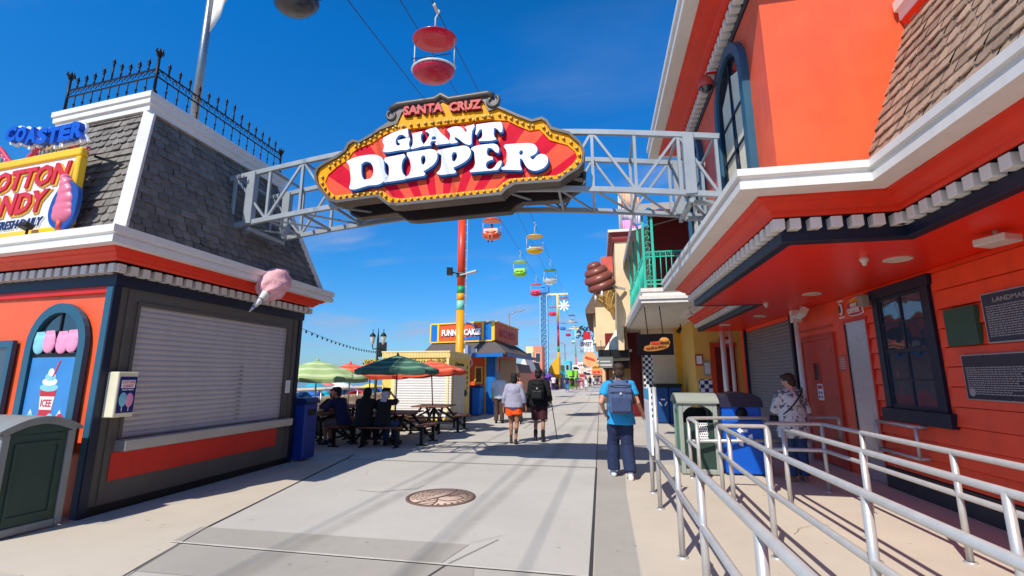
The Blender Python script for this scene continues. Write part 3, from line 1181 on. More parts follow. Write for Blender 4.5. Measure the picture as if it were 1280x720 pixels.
def crest(a, b, nsp):
    d = (b - a); L = d.length; d.normalize()
    mb = MB()
    for z in (.30, .42):
        mb.bar(a + V((0, 0, z)), b + V((0, 0, z)), .016, .02)
    mb.build('rail', M_iron, cr)
    mb = MB()
    k = int(L / .11)
    for i in range(k):
        c = a + d * (L * (i + .5) / k) + V((0, 0, .36))
        pts = [c + d * (.05 * math.cos(t * PI / 6) * (1 - .07 * t)) + V((0, 0, .05 * math.sin(t * PI / 6) * (1 - .07 * t))) for t in range(10)]
        mb.tube(pts, .007, 4)
    mb.build('scroll_band', M_iron, cr)
    for i in range(1, nsp):
        t = i / nsp
        bump = .16 * max(0, 1 - abs(t - .5) / .14)
        mb = MB(); p = a + d * L * t
        mb.tube([p + V((0, 0, .02)), p + V((0, 0, .30))], .009, 5)
        mb.lathe([(0, 0), (.022, .02), (0, .05)], p + V((0, 0, .12)), 6)
        q = p + V((0, 0, .42))
        finial(mb, q, .09 + bump)
        mb.build('spear', M_iron, cr)


crest(CA, CB, 15)
crest(CA, CD, 10)
for p, h in ((CA, .62), (CB, .42), (CD, .62)):
    mb = MB(); finial(mb, p, h, True); mb.build('corner_post', M_iron, cr)

# flag pole behind the cresting
t = thing('flag_pole', 'tall steel flag pole with white flag on kiosk roof', 'flag pole', (-7.06, 6.5, 5.42))
mb = MB(); mb.tube([(-7.06, 6.5, 5.42), (-7.06, 6.5, 10.2)], [.075, .055], 12); mb.build('pole', M_steel, t)
mb = MB(); n = 12
for i in range(n):
    for j in range(7):
        def P(i, j):
            x = i * .07
            lowz = 7.95 + .95 * min(1, (x / .28) ** 1.3) - (.45 if 4 <= i <= 6 else 0) * (1 - abs(i - 5) / 2)
            z = lowz + (9.9 - lowz) * j / 6
            return (-6.99 + x, 6.5 + .09 * math.sin(i * .9 + j * .4) * min(1, i / 3), z)
        mb.add([P(i, j), P(i + 1, j), P(i + 1, j + 1), P(i, j + 1)], [(0, 1, 2, 3)], 0, True)
fl = mb.build('flag', mat('white_cloth', (232, 228, 220), .85, var=.05), t, weld=True)
fl.modifiers.new('thick', 'SOLIDIFY').thickness = .006

# cotton candy sign on the cornice
SO = .3
sg = thing('cotton_candy_sign', 'big yellow framed cotton candy sign standing on kiosk cornice', 'sign', fp(1.7, 3.38, SO))
SU0, SU1 = .52, 2.62
M_yel = mat('yellow_paint', (240, 190, 24), .4, var=.06)
M_sgw = mat('sign_white', (236, 236, 238), .35, var=.04)
mb = MB(); fbox(mb, SU0 + .07, SU1 - .07, 3.44, 4.42, SO - .06, SO); mb.build('panel', M_sgw, sg)
mb = MB()
fbox(mb, SU0, SU1, 4.40, 4.52, SO - .07, SO + .03); fbox(mb, SU0, SU1, 3.38, 3.47, SO - .07, SO + .03)
fbox(mb, SU0, SU0 + .1, 3.472, 4.398, SO - .07, SO + .029); fbox(mb, SU1 - .1, SU1, 3.472, 4.398, SO - .07, SO + .029)
mb.build('frame', M_yel, sg, bevel=.03, seg=3)
M_cr, M_crd, M_gold = mat('letter_red', (206, 42, 40), .35), mat('letter_maroon', (112, 26, 44), .4), mat('gold_trim', (236, 176, 60), .4)
M_blu, M_blud = mat('letter_blue', (24, 84, 190), .35), mat('letter_navy', (34, 52, 110), .4)


def sign_text(name, s, uc, zc, w, h, mats, parent, bold=.035, shear=.18, o=SO, rim=True, dep=.03):
    mb = MB()
    if rim:
        put_text(mb, s, fp(uc - .018, zc - .018, o), -fd, (0, 0, 1), w=w * 1.03, h=h * 1.08, m=1, bold=bold + .04, depth=dep * .5, shear=shear)
    put_text(mb, s, fp(uc, zc, o + .003), -fd, (0, 0, 1), w=w, h=h, m=0, bold=bold, depth=dep, shear=shear)
    return mb.build(name, mats, parent)


sign_text('lettering', 'COTTON', 1.55, 4.2, 1.78, .29, [M_cr, M_gold], sg)
sign_text('lettering', 'CANDY', 1.74, 3.85, 1.5, .30, [M_cr, M_gold], sg)
sign_text('lettering', 'MADE FRESH DAILY', 1.72, 3.57, 1.35, .12, [M_blud, M_offw], sg, .012, .25, dep=.012)
# coaster crest
pts = [(SU1 + .0, 4.5)] + [(SU1 - 2.1 * t, 4.52 + .2 * math.sin(t * PI * 3.2 + 1.2) * (1 - .3 * t) + .14) for t in [i / 26 for i in range(27)]]
mb = MB()
tr = [fp(u, z, SO - .05) for u, z in pts[1:]]
mb.tube(tr, .03, 6); mb.tube([p + V((0, 0, -.07)) for p in tr], .015, 5)
for i, p in enumerate(tr):
    mb.tube([fp(0, 4.5, SO - .05) + fd * ((p - FO).dot(fd)), p], .012, 4, 1)
mb.build('coaster_track', [mat('coaster_pink', (204, 62, 96), .45), M_alu], sg)
mb = MB(); rng = random.Random(3)
for i, ch in enumerate('COASTER'):
    u = 1.97 - i * .225; z = 4.86 - .022 * i + .035 * math.cos(i * .9)
    mb2 = MB()
    put_text(mb, ch, fp(u, z, SO - .03), -fd, (0, 0, 1), w=.29, h=.31, m=1, bold=.13, depth=.03)
    put_text(mb, ch, fp(u, z, SO + .003), -fd, (0, 0, 1), w=.22, h=.235, m=0, bold=.06, depth=.06)
mb.build('crest_lettering', [M_blu, M_sgw], sg)
# candy cut-out
mb = MB()
ol = [(.48, 3.38), (.68, 3.42), (.8, 3.55), (.8, 3.75), (.7, 3.95), (.62, 4.12), (.5, 4.0), (.35, 3.9), (.32, 3.7), (.36, 3.5)]
me = curve_mesh([[(-u, z) for u, z in ol]], .05, smooth_loops=True)
mb.mesh(me, frame(fp(0, 0, SO + .035), -fd, (0, 0, 1)), 0)
mb.build('blue_backing', mat('sign_blue', (28, 74, 150), .4), sg)
R_ = Matrix((fd, -fn, V((0, 0, 1)))).transposed()
me = solid([('ell', fp(u - .1, z, SO + .06), V((a, .075, b)), R_) for (u, z, a, b) in ((.66, 3.58, .19, .12), (.67, 3.66, .18, .14), (.66, 3.77, .155, .13), (.68, 3.88, .125, .12), (.70, 3.98, .08, .1), (.73, 4.06, .04, .07))], .012, 3)
me.materials.append(mat('sign_pink', (224, 116, 140), .4, var=.16, vs=7)); link_mesh('candy_relief', me, sg)
mb = MB(); mb.tube([fp(.55, 3.38, SO + .09), fp(.56, 3.5, SO + .09)], .03, 8); mb.build('stick', mat('sign_coral', (226, 90, 76), .4), sg)
mb = MB()
mb.bar(fp(.55, 4.46, SO - .14), fp(.16, 4.36, -.22), .028); mb.bar(fp(.16, 4.36, -.22), fp(.5, 3.7, SO - .16), .025)
mb.build('bracket', M_black, sg)
t = thing('flood_light', 'small black floodlight at foot of cotton candy sign', 'floodlight', fp(1.12, 3.36, .4))
mb = MB(); mb.obox(fp(1.12, 3.47, .42), fd * .07, fn * .05 + V((0, 0, .02)), V((0, 0, .035)) - fn * .014); mb.build('lamp_head', M_black, t, bevel=.012)
mb = MB(); mb.tube([fp(1.12, 3.36, .4), fp(1.12, 3.46, .4)], .014, 6); mb.build('stand', M_black, t)

# cotton candy cone sticking out of the cornice
cc, tip = V((-5.38, 6.86, 3.13)), V((-5.24, 6.2, 2.58))
t = thing('candy_cone_figure', 'big pink cotton candy on striped white cone jutting from kiosk cornice', 'candy figure', (-5.5, 6.95, 3.2))
ax = (cc - tip).normalized()
R = ax.to_track_quat('Z', 'Y').to_matrix()
mb = MB()
n0, nv, nu = 0, 26, 34
vs, fs = [], []
rng = random.Random(5)
for i in range(nv + 1):
    a = PI * i / nv
    for j in range(nu):
        b = 2 * PI * j / nu
        k = 1 + .05 * math.sin(5 * b + 3 * a) + .04 * math.sin(9 * a + 4 * b) + rng.uniform(-.03, .03)
        p = V((.235 * math.sin(a) * math.cos(b) * k, .235 * math.sin(a) * math.sin(b) * k, .42 * math.cos(a) * k * (1 if math.cos(a) > 0 else .85)))
        vs.append(cc + R @ p)
for i in range(nv):
    for j in range(nu):
        j2 = (j + 1) % nu
        fs.append((i * nu + j, (i + 1) * nu + j, (i + 1) * nu + j2, i * nu + j2))
mb.add(vs, fs, 0, True)
mb.build('candy_floss', mat('floss_pink', (232, 172, 176), .9, var=.2, vs=14, bump=1.0, bs=45), t)
mb = MB()
q0 = cc - ax * .3
for i in range(16):
    a, b = i / 16, (i + 1) / 16
    mb.tube([tip.lerp(q0, a), tip.lerp(q0, b)], [.008 + .075 * a, .008 + .075 * b], 12, i % 2 if i % 3 == 0 else 0, cap=(i == 0))
mb.build('paper_cone', [mat('paper_white', (226, 220, 210), .7), mat('paper_mauve', (150, 132, 140), .7)], t)
mb = MB(); mb.tube([cc, (-5.6, 7.05, 3.24)], .03, 8); mb.build('mount', M_steel, t)

# poster box on the grey pier, notice at the far end
t = thing('poster_box', 'white wall box with blue cotton candy poster on grey pier', 'poster box', (-5.9, 4.95, 1.1))
mb = MB(); mb.box(-5.879, -5.715, 4.75, 5.0, 1.12, 1.66); mb.build('case', mat('cream_plastic', (222, 214, 184), .45), t, bevel=.008)
mb = MB(); mb.box(-5.714, -5.708, 4.775, 4.985, 1.17, 1.6, 0)
for i, (dy, m_) in enumerate(((.06, 2), (-.05, 3))):
    mb.ball((-5.706, 4.88 - dy * .75, 1.33 - .01 * i), (.004, .05, .085), 12, 8, m_)
    mb.box(-5.707, -5.705, 4.876 - dy * .75, 4.884 - dy * .75, 1.19, 1.26, 1)
put_text(mb, 'COTTON', (-5.707, 4.88, 1.535), (0, 1, 0), (0, 0, 1), w=.15, h=.035, m=4, bold=.02, depth=.002)
put_text(mb, 'CANDY', (-5.707, 4.88, 1.49), (0, 1, 0), (0, 0, 1), w=.135, h=.035, m=4, bold=.02, depth=.002)
mb.box(-5.709, -5.7072, 4.795, 4.965, 1.465, 1.56, 1)
put_text(mb, 'MADE FRESH', (-5.707, 4.88, 1.445), (0, 1, 0), (0, 0, 1), w=.14, h=.018, m=1, bold=.02, depth=.002)
mb.build('poster', [mat('poster_navy', (26, 40, 110), .3), M_sgw, M_bl, M_pk, M_cr], t)
mb = MB(); mb.box(-5.879, -5.868, 8.08, 8.2, 1.3, 1.53, 0)
for i in range(6): mb.box(-5.868, -5.867, 8.1, 8.18, 1.34 + i * .03, 1.347 + i * .03, 1)
mb.build('paper_notice', [M_sgw, M_grey], label='small white paper notice taped right of the kiosk shutter', cat='notice', loc=(-5.879, 8.14, 1.3))


# ---------------------------------------------------------------- bins
M_binf = mat('bin_grey_frame', (132, 136, 134), .5, var=.1, grime=.3)
M_bing = mat('bin_green', (40, 66, 58), .5, var=.12, grime=.3)
M_bingl = mat('bin_green_pale', (86, 134, 112), .5, var=.12)


def arch_bin(name, label, loc, rz, group, frame_m, panel_m, side_m, w=.72, d=.66, h=1.3, bits=0, extra=None):
    """square litter bin with an arched lid and an arched opening in the front (-y)"""
    t = thing(name, label, 'trash can', (0, 0, 0), group)
    hw, hd = w / 2, d / 2
    zb = h - .2
    mb = MB()
    for sx in (-1, 1):
        for sy in (-1, 1):
            mb.box(sx * hw, sx * (hw - .07), sy * hd, sy * (hd - .07), .02, zb)
    mb.box(-hw + .07, hw - .07, -hd, -hd + .05, .02, .1)
    for sx in (-1, 1):
        mb.box(sx * hw, sx * (hw - .05), -hd + .07, hd - .07, .02, .1)
    n = 12      # arched head over the front and back openings
    for sy in (-1, 1):
        y0, y1 = sy * hd, sy * (hd - .06)
        o = [(-hw + .072 + (w - .144) * i / n, zb - .16 + .13 * math.sin(PI * i / n) ** .7) for i in range(n + 1)]
        for i in range(n):
            a, b = o[i], o[i + 1]
            mb.prism([(a[0], y0, a[1]), (b[0], y0, b[1]), (b[0], y0, zb), (a[0], y0, zb)], (0, y1 - y0, 0))
    mb.build('frame', frame_m, t, bevel=.012, seg=2)
    mb = MB()     # barrel lid, arching from front to back
    N_ = 16
    pr = [(-hd - .04 + (d + .08) * i / N_, zb + .16 * math.sin(PI * (.06 + .88 * i / N_)) - .03) for i in range(N_ + 1)]
    for i in range(N_):
        a, b = pr[i], pr[i + 1]
        mb.prism([(-hw - .03, a[0], a[1]), (-hw - .03, b[0], b[1]), (-hw - .03, b[0], b[1] + .035), (-hw - .03, a[0], a[1] + .035)], (w + .06, 0, 0))
    mb.build('lid', frame_m, t, bevel=.0)
    for sx in (-1, 1):
        mb = MB()
        pts = [(sx * (hw - .02), y, z) for y, z in pr[1:-1]]
        mb.prism(pts + [(sx * (hw - .02), hd, zb - .02), (sx * (hw - .02), -hd, zb - .02)], (-.02 * sx, 0, 0))
        mb.build('gable', side_m, t)
        mb = MB()
        for q in range(1, N_ - 1):
            a, b = pr[q], pr[q + 1]
            mb.bar((sx * (hw - .005), a[0], a[1] - .02), (sx * (hw - .005), b[0], b[1] - .02), .03, .05)
        mb.build('gable_rim', frame_m, t)
    mb = MB(); mb.box(-hw + .072, hw - .072, -hd + .02, -hd + .04, .1, zb - .32)
    mb.build('door', panel_m, t, bevel=.008)
    for sx in (-1, 1):
        mb = MB(); mb.box(sx * (hw - .02), sx * (hw - .04), -hd + .07, hd - .07, .1, zb - .002); mb.build('side_panel', side_m, t, bevel=.008)
        mb = MB()
        mb.box(sx * (hw - .004), sx * (hw - .02), -hd + .12, hd - .12, .16, .2); mb.box(sx * (hw - .004), sx * (hw - .02), -hd + .12, hd - .12, zb - .14, zb - .1)
        mb.box(sx * (hw - .004), sx * (hw - .02), -hd + .12, -hd + .15, .201, zb - .141); mb.box(sx * (hw - .004), sx * (hw - .02), hd - .15, hd - .12, .201, zb - .141)
        mb.build('side_moulding', side_m, t)
    mb = MB(); mb.box(-hw + .07, hw - .07, hd - .05, hd - .03, .1, zb - .1); mb.box(-hw + .07, hw - .07, -hd + .3, hd - .05, zb - .4, zb - .39); mb.build('inner', M_black, t)
    if extra: extra(t, hw, hd, zb)
    t.location = loc
    t.rotation_euler = (0, 0, rz)
    return t


arch_bin('trash_can', 'grey framed green trash can with arched lid against orange kiosk front', (-6.23, 4.2, 0), math.radians(-6), 'arched trash cans', M_binf, M_bingl, M_bing, w=.7, d=.64, h=1.22)
# tall dark blue bin beyond the kiosk corner
t = thing('recycling_bin', 'dark blue bin standing at far end of kiosk shutter', 'recycling bin', (-5.68, 8.72, 0))
mb = MB(); mb.box(-6.0, -5.66, 8.46, 8.86, .03, 1.08); mb.build('body', mat('bin_blue', (24, 52, 132), .4, var=.1), t, bevel=.03, seg=2)
mb = MB(); mb.prism([(-6.01, 8.44, 1.08), (-5.64, 8.44, 1.08), (-5.64, 8.44, 1.13), (-5.7, 8.44, 1.19), (-5.92, 8.44, 1.19), (-6.01, 8.44, 1.13)], (0, .44, 0)); mb.build('lid', mat('bin_blue_dark', (22, 34, 84), .4), t, bevel=.012)
mb = MB(); mb.box(-5.657, -5.65, 8.54, 8.78, .85, .97); mb.build('slot', M_black, t)
# ---------------------------------------------------------------- steel arch across the walk
M_truss = mat('truss_grey_paint', (150, 157, 162), .45, var=.1, metal=.15, grime=.25)
TX0, TX1 = -6.05, 1.75
YF, YB = 6.42, 7.32


def ztop(x):
    t = (x - TX0) / (TX1 - TX0)
    return 4.90 + .38 * math.sin(PI * t) ** 1.0


def zbot(x):
    t = (x - TX0) / (TX1 - TX0)
    return 4.04 + .33 * math.sin(PI * t)


tr = thing('truss_arch', 'grey steel lattice arch spanning from kiosk roof to red building', 'truss arch', (TX0, (YF + YB) / 2, 4.0))
xs = [TX0 + (TX1 - TX0) * i / 24 for i in range(25)]
for y in (YF, YB):
    for fz in (ztop, zbot):
        mb = MB()
        for a, b in zip(xs, xs[1:]):
            mb.bar((a, y, fz(a)), (b, y, fz(b)), .06, .075)
        mb.build('chord', M_truss, tr)
nodes_x = [TX0 + .1, TX0 + .75, TX0 + 1.35, TX0 + 1.95] + [TX0 + 1.95 + i * .9 for i in range(1, 5)] + [TX1 - 1.75, TX1 - 1.15, TX1 - .55, TX1 - .05]
for y in (YF, YB):
    for i, x in enumerate(nodes_x):
        mb = MB(); mb.bar((x, y, zbot(x)), (x, y, ztop(x)), .042, .042); mb.build('upright', M_truss, tr)
        if i:
            a = nodes_x[i - 1]
            mb = MB()
            if i % 2: mb.bar((a, y, ztop(a)), (x, y, zbot(x)), .036, .036)
            else: mb.bar((a, y, zbot(a)), (x, y, ztop(x)), .036, .036)
            mb.build('diagonal', M_truss, tr)
for i, x in enumerate(nodes_x):
    mb = MB()
    for fz in (ztop, zbot):
        mb.bar((x, YF, fz(x)), (x, YB, fz(x)), .035)
    mb.build_each('cross_tie', M_truss, tr)
    if i:
        a = nodes_x[i - 1]
        mb = MB(); mb.bar((a, YF, zbot(a)), (x, YB, zbot(x)), .026); mb.build('brace', M_truss, tr)
for x in (TX0 + .42, TX1 - .42):       # end posts: wide boxed uprights tied to the buildings
    mb = MB(); mb.box(x - .075, x + .075, YF - .05, YF + .06, zbot(x) - .02, ztop(x) + .02); mb.box(x - .075, x + .075, YB - .05, YB + .06, zbot(x) - .02, ztop(x) + .02)
    mb.build_each('end_post', M_truss, tr, bevel=.005)
    s = 1 if x > 0 else -1
    mb = MB(); mb.bar((x, YF + .1, 4.0), (x + s * .8, YF + .3, 4.0), .06); mb.bar((x, YB - .1, 4.0), (x + s * .8, YB, 4.0), .06); mb.bar((x, YF, 4.0), (x, YB, 4.0), .06); mb.build_each('bearing', M_truss, tr)

# ---------------------------------------------------------------- the big sign on the arch
SY = 6.2            # plane of the sign face


def cz(cx, cy):     # sign drawing (measured off the photograph's enlargement) -> metres on the face
    p = on_y(380 + cx / 3.5556, 100 + cy / 3.5556, SY)
    return (p.x, p.z)


def cA(x, y): p = on_y(430 + x / 7.58, 150 + y / 7.58, SY); return (p.x, p.z)
def cB(x, y): p = on_y(520 + x / 7.58, 140 + y / 7.58, SY); return (p.x, p.z)
def cC(x, y): p = on_y(600 + x / 7.58, 140 + y / 7.58, SY); return (p.x, p.z)


outer = [(52, 420), (62, 395), (90, 372), (150, 340), (183, 317), (198, 285), (222, 270), (248, 277), (300, 247), (340, 218), (380, 193),
         (372, 165), (388, 143), (425, 120), (588, 97), (615, 78), (650, 98), (820, 70), (852, 84), (866, 104), (864, 122), (960, 162), (1015, 182), (1060, 170), (1082, 184),
         (1103, 215), (1180, 236), (1230, 280), (1248, 320), (1244, 370), (1220, 402), (1170, 432), (1140, 456), (940, 470), (905, 490), (880, 515), (420, 563), (378, 560),
         (330, 525), (150, 550), (116, 540), (80, 500), (56, 460)]
inner = [(95, 455), (110, 420), (150, 385), (200, 352), (215, 325), (240, 305), (300, 283), (340, 255), (380, 235), (620, 205), (842, 180), (905, 182), (950, 205),
         (1003, 226), (1045, 220), (1066, 240), (1092, 268), (1170, 290), (1205, 320), (1215, 345), (1196, 372), (1152, 410), (1120, 425), (915, 440), (888, 455),
         (858, 482), (430, 528), (388, 522), (345, 490), (140, 515), (112, 492)]
yel = [(62, 420), (72, 398), (98, 380), (155, 350), (192, 322), (206, 294), (225, 281), (250, 286), (305, 256), (345, 228), (420, 200), (440, 150), (600, 112), (618, 100), (640, 112), (800, 100),
       (822, 145), (865, 132), (955, 172), (1013, 193), (1058, 182), (1074, 192), (1096, 226), (1175, 247), (1222, 288), (1237, 322), (1234, 366), (1212, 395), (1165, 422), (1135, 444),
       (935, 458), (897, 478), (872, 503), (420, 550), (382, 548), (335, 512), (150, 537), (122, 528), (90, 494), (67, 456)]
c2 = lambda L: [cz(*p) for p in L]
ctr = cz(640, 330)
sign = thing('arch_sign', 'huge red and yellow giant dipper sign with bulb border on steel arch', 'sign', (ctr[0], SY, ctr[1]))
M_sframe = mat('sign_frame_bronze', (92, 86, 82), .45, metal=.3, var=.1)
M_syel = mat('sign_yellow', (240, 160, 2), .5, var=.06, spec=.15)
M_sdark = mat('sign_dark', (38, 30, 32), .7, var=.15)


def plate(name, loops, y0, y1, m, parent, smooth=False, bevel=0.0):
    me = curve_mesh(loops, abs(y1 - y0), bevel, smooth)
    mb = MB()
    mb.mesh(me, frame((0, max(y0, y1), 0), (1, 0, 0), (0, 0, 1)))
    return mb.build(name, m, parent)


plate('cabinet', [c2(outer)], SY + .03, SY + .2, M_sframe, sign)
plate('outer_frame', [c2(outer), c2(yel)], SY - .05, SY + .028, M_sframe, sign)
plate('yellow_border', [c2(yel), c2(inner)], SY - .012, SY + .027, M_syel, sign)
# the rays: angle about a point under the sign, in the part's own coordinates
rp = cz(610, 760)
M_rays = stripes('sign_rays', [(206, 0, 44), (238, 86, 58)], 26 / (2 * PI) * 1.0, rough=.6, spec=.12, angle=(rp[0] - ctr[0], rp[1] - ctr[1]))
plate('ray_panel', [c2(inner)], SY + .005, SY + .026, M_rays, sign)
# crest with scrolls
cr_in = [(432, 178), (447, 150), (600, 116), (618, 104), (640, 116), (797, 104), (818, 150), (838, 176), (620, 203), (400, 230)]
plate('crest_panel', [c2(cr_in)], SY - .03, SY - .013, M_syel, sign)
sc = lambda cx, cy, r, a0, a1, dy=-.05, r1=None: [V((cz(cx, cy)[0] + (r + ((r1 if r1 is not None else r) - r) * i / 14) * math.cos(a0 + (a1 - a0) * i / 14), SY + dy, cz(cx, cy)[1] + (r + ((r1 if r1 is not None else r) - r) * i / 14) * math.sin(a0 + (a1 - a0) * i / 14))) for i in range(15)]
top_line = [V((cz(*p)[0], SY - .06, cz(*p)[1])) for p in [(388, 143), (425, 120), (588, 97), (615, 78), (650, 98), (820, 70), (845, 80)]]
mb = MB(); mb.tube(top_line, .045, 8); mb.build('crest_moulding', M_sframe, sign)
mb = MB(); mb.tube(sc(398, 166, .09, 2.2, 7.0, r1=.04), .028, 8); mb.build('scroll', M_sframe, sign)
mb = MB(); mb.tube(sc(840, 104, .11, .9, -4.4, r1=.05), .03, 8); mb.build('scroll', M_sframe, sign)
mb = MB(); s1, s2 = 'SANTA', 'CRUZ'
M_sred = mat('crest_red', (196, 40, 40), .45)
p0, p1 = cz(537, 140), cz(722, 124)
for s, cx, cy, wpx in (('SANTA', 537, 141, 175), ('CRUZ', 722, 126, 142)):
    o = cz(cx, cy); a = cz(cx - wpx / 2, cy + wpx * .052); b = cz(cx + wpx / 2, cy - wpx * .052)
    rt = V((b[0] - a[0], 0, b[1] - a[1])); up = V((-rt.z, 0, rt.x))
    put_text(mb, s, (o[0], SY - .034, o[1]), rt, up, w=rt.length, h=.155, m=0, bold=.045, depth=.05)
    put_text(mb, s, (o[0] + .012, SY - .031, o[1] - .014), rt, up, w=rt.length * 1.03, h=.165, m=1, bold=.06, depth=.03)
mb.build('crest_lettering', [M_sred, mat('letter_shadow', (96, 20, 24), .5)], sign)
# large letters, white faces on dark blue backs
G = [cA(*p) for p in [(393, 190), (500, 135), (620, 102), (630, 180), (612, 192), (596, 178), (575, 163), (545, 165), (520, 188), (508, 225), (518, 258), (540, 264), (556, 246), (536, 238), (528, 214), (640, 188), (642, 212), (632, 240), (642, 285), (626, 300), (560, 306), (402, 325), (388, 315), (400, 262), (386, 225)]]
I1 = [cA(*p) for p in [(664, 152), (756, 130), (760, 145), (748, 160), (750, 220), (768, 252), (764, 270), (655, 298), (648, 286), (662, 268), (670, 205)]]
A1 = [cB(*p) for p in [(104, 206), (112, 196), (205, 166), (250, 220), (325, 293), (334, 318), (205, 335), (196, 322), (206, 308), (200, 296), (165, 298), (152, 314), (156, 338), (88, 348), (84, 334), (108, 305), (146, 240), (128, 216)]]
A1h = [cB(*p) for p in [(160, 276), (172, 254), (196, 252), (206, 270), (200, 284), (165, 286)]]
N1 = [cB(*p) for p in [(308, 192), (322, 180), (432, 164), (482, 214), (497, 204), (486, 182), (472, 166), (562, 140), (566, 160), (546, 200), (538, 325), (512, 334), (396, 264), (378, 262), (382, 282), (408, 300), (398, 315), (345, 322), (332, 300), (338, 236)]]
T1 = [cC(*p) for p in [(-24, 142), (100, 125), (206, 117), (222, 150), (220, 210), (200, 216), (165, 180), (144, 172), (140, 205), (144, 252), (166, 278), (150, 287), (0, 299), (2, 285), (27, 265), (33, 215), (28, 186), (8, 190), (-20, 240), (-34, 232), (-26, 188)]]
D1 = [cA(*p) for p in [(45, 412), (100, 385), (260, 350), (340, 356), (386, 385), (400, 440), (410, 515), (436, 550), (372, 618), (250, 640), (88, 675), (70, 660), (86, 600), (82, 520), (70, 452)]]
D1h = [cA(*p) for p in [(186, 442), (220, 416), (264, 421), (290, 450), (296, 535), (272, 573), (215, 584), (196, 560)]]
I2 = [cA(*p) for p in [(402, 400), (410, 376), (588, 342), (600, 368), (576, 398), (574, 520), (602, 556), (600, 580), (402, 610), (396, 596), (438, 556), (444, 535), (436, 440), (408, 416)]]
P1 = [cB(*p) for p in [(-70, 420), (-66, 404), (80, 383), (170, 374), (208, 394), (218, 438), (195, 500), (132, 554), (84, 580), (104, 600), (95, 622), (-75, 650), (-78, 636), (-44, 602), (-38, 480)]]
P1h = [cB(*p) for p in [(66, 450), (84, 430), (104, 440), (106, 488), (90, 520), (70, 512)]]
P2 = [cB(*p) for p in [(214, 402), (224, 382), (400, 350), (490, 345), (524, 374), (530, 418), (500, 470), (440, 512), (370, 545), (374, 566), (394, 580), (385, 600), (222, 610), (210, 596), (244, 560), (256, 430)]]
P2h = [cB(*p) for p in [(354, 422), (370, 400), (398, 405), (402, 450), (380, 490), (356, 482)]]
E1 = [cC(*p) for p in [(-74, 374), (-64, 358), (90, 326), (165, 330), (190, 370), (186, 408), (164, 404), (112, 362), (82, 364), (76, 420), (100, 440), (130, 446), (132, 474), (100, 480), (72, 502), (70, 540), (92, 560), (132, 553), (190, 487), (214, 482), (210, 522), (176, 570), (-78, 591), (-86, 577), (-46, 545), (-40, 440), (-50, 392)]]
R1 = [cC(*p) for p in [(234, 348), (248, 330), (400, 320), (508, 325), (544, 355), (546, 398), (520, 425), (486, 440), (482, 456), (510, 474), (530, 452), (560, 426), (600, 420), (638, 440), (650, 480), (630, 530), (570, 568), (502, 574), (452, 545), (418, 490), (404, 468), (386, 460), (386, 500), (396, 545), (406, 560), (396, 572), (216, 566), (212, 550), (250, 525), (262, 450), (258, 388)]]
R1h = [cC(*p) for p in [(378, 402), (395, 382), (414, 392), (414, 418), (386, 434)]]
M_lw = mat('letter_white', (230, 230, 236), .45, var=.05, grime=.12)
M_lb = mat('letter_backing_blue', (22, 84, 150), .5, spec=.2)
for L in ([G], [I1], [A1, A1h], [N1], [T1], [D1, D1h], [I2], [P1, P1h], [P2, P2h], [E1], [R1, R1h]):
    me = curve_mesh(L, .012, 0, True)
    mb = MB(); mb.mesh(me, frame((0, SY - .062, 0), (1, 0, 0), (0, 0, 1)), 0)
    sh = [[(x + .014, z - .02) for x, z in l] for l in L]
    me2 = curve_mesh(sh, .055, .008, True)
    mb.mesh(me2, frame((0, SY - .003, 0), (1, 0, 0), (0, 0, 1)), 1)
    mb.build('letter', [M_lw, M_lb], sign)
# scalloped flames along the upper inside edge are left to the paint; bulbs run round the border
mid = []
k = 400


def resample(loop, n):
    L = [V(p) for p in loop] + [V(loop[0])]
    seg = [(L[i + 1] - L[i]).length for i in range(len(L) - 1)]
    tot = sum(seg); out = []
    for i in range(n):
        d = tot * i / n; j = 0
        while d > seg[j]: d -= seg[j]; j += 1
        out.append(L[j].lerp(L[j + 1], d / seg[j]))
    return out


ri = resample(c2(inner), 86)
cen = V(ctr)
M_bulb = mat('bulb_glass', (236, 196, 96), .2, var=.05, spec=.8)
M_sock = mat('bulb_socket', (120, 78, 20), .5)
ref = None
yl = [V(p) for p in c2(yel)]


def nearest_out(p):
    best, bd = None, 9
    for i in range(len(yl)):
        a, b = yl[i], yl[(i + 1) % len(yl)]
        t = max(0, min(1, (p - a).dot(b - a) / (b - a).length_squared))
        q = a.lerp(b, t)
        if (q - p).length < bd: best, bd = q, (q - p).length
    return best, bd


bb = MB()
bb.lathe([(.026, .0), (.026, -.012), (.017, -.014)], (0, 0, 0), 8, 1, axis='Y')
bb.ball((0, -.026, 0), (.02, .02, .02), 8, 6, 0)
for p in ri:
    q, d = nearest_out(p)
    c = p.lerp(q, .5) if d < .3 else p + (q - p).normalized() * .06
    if ref is None:
        ref = bb.build('bulb', [M_bulb, M_sock], sign)
        base = ref
        base.location = (c.x - ctr[0], SY - .012 - SY, c.y - ctr[1])
        base.data.transform(Matrix.Translation((ctr[0], SY, ctr[1])))
    else:
        b = ref.copy(); COL.objects.link(b); b.parent = sign
        KIDS[sign].append(b)
        b.location = (c.x - ctr[0], -.012, c.y - ctr[1])
# two bulb rows of the crest
for r_, y0 in ((0, 0), (1, 1)):
    pass
row = [cz(415 + (838 - 415) * i / 13, 208 - 46 * i / 13 + 6) for i in range(14)]
for x, z in row:
    b = ref.copy(); COL.objects.link(b); b.parent = sign
    KIDS[sign].append(b)
    b.location = (x - ctr[0], -.032, z - ctr[1])
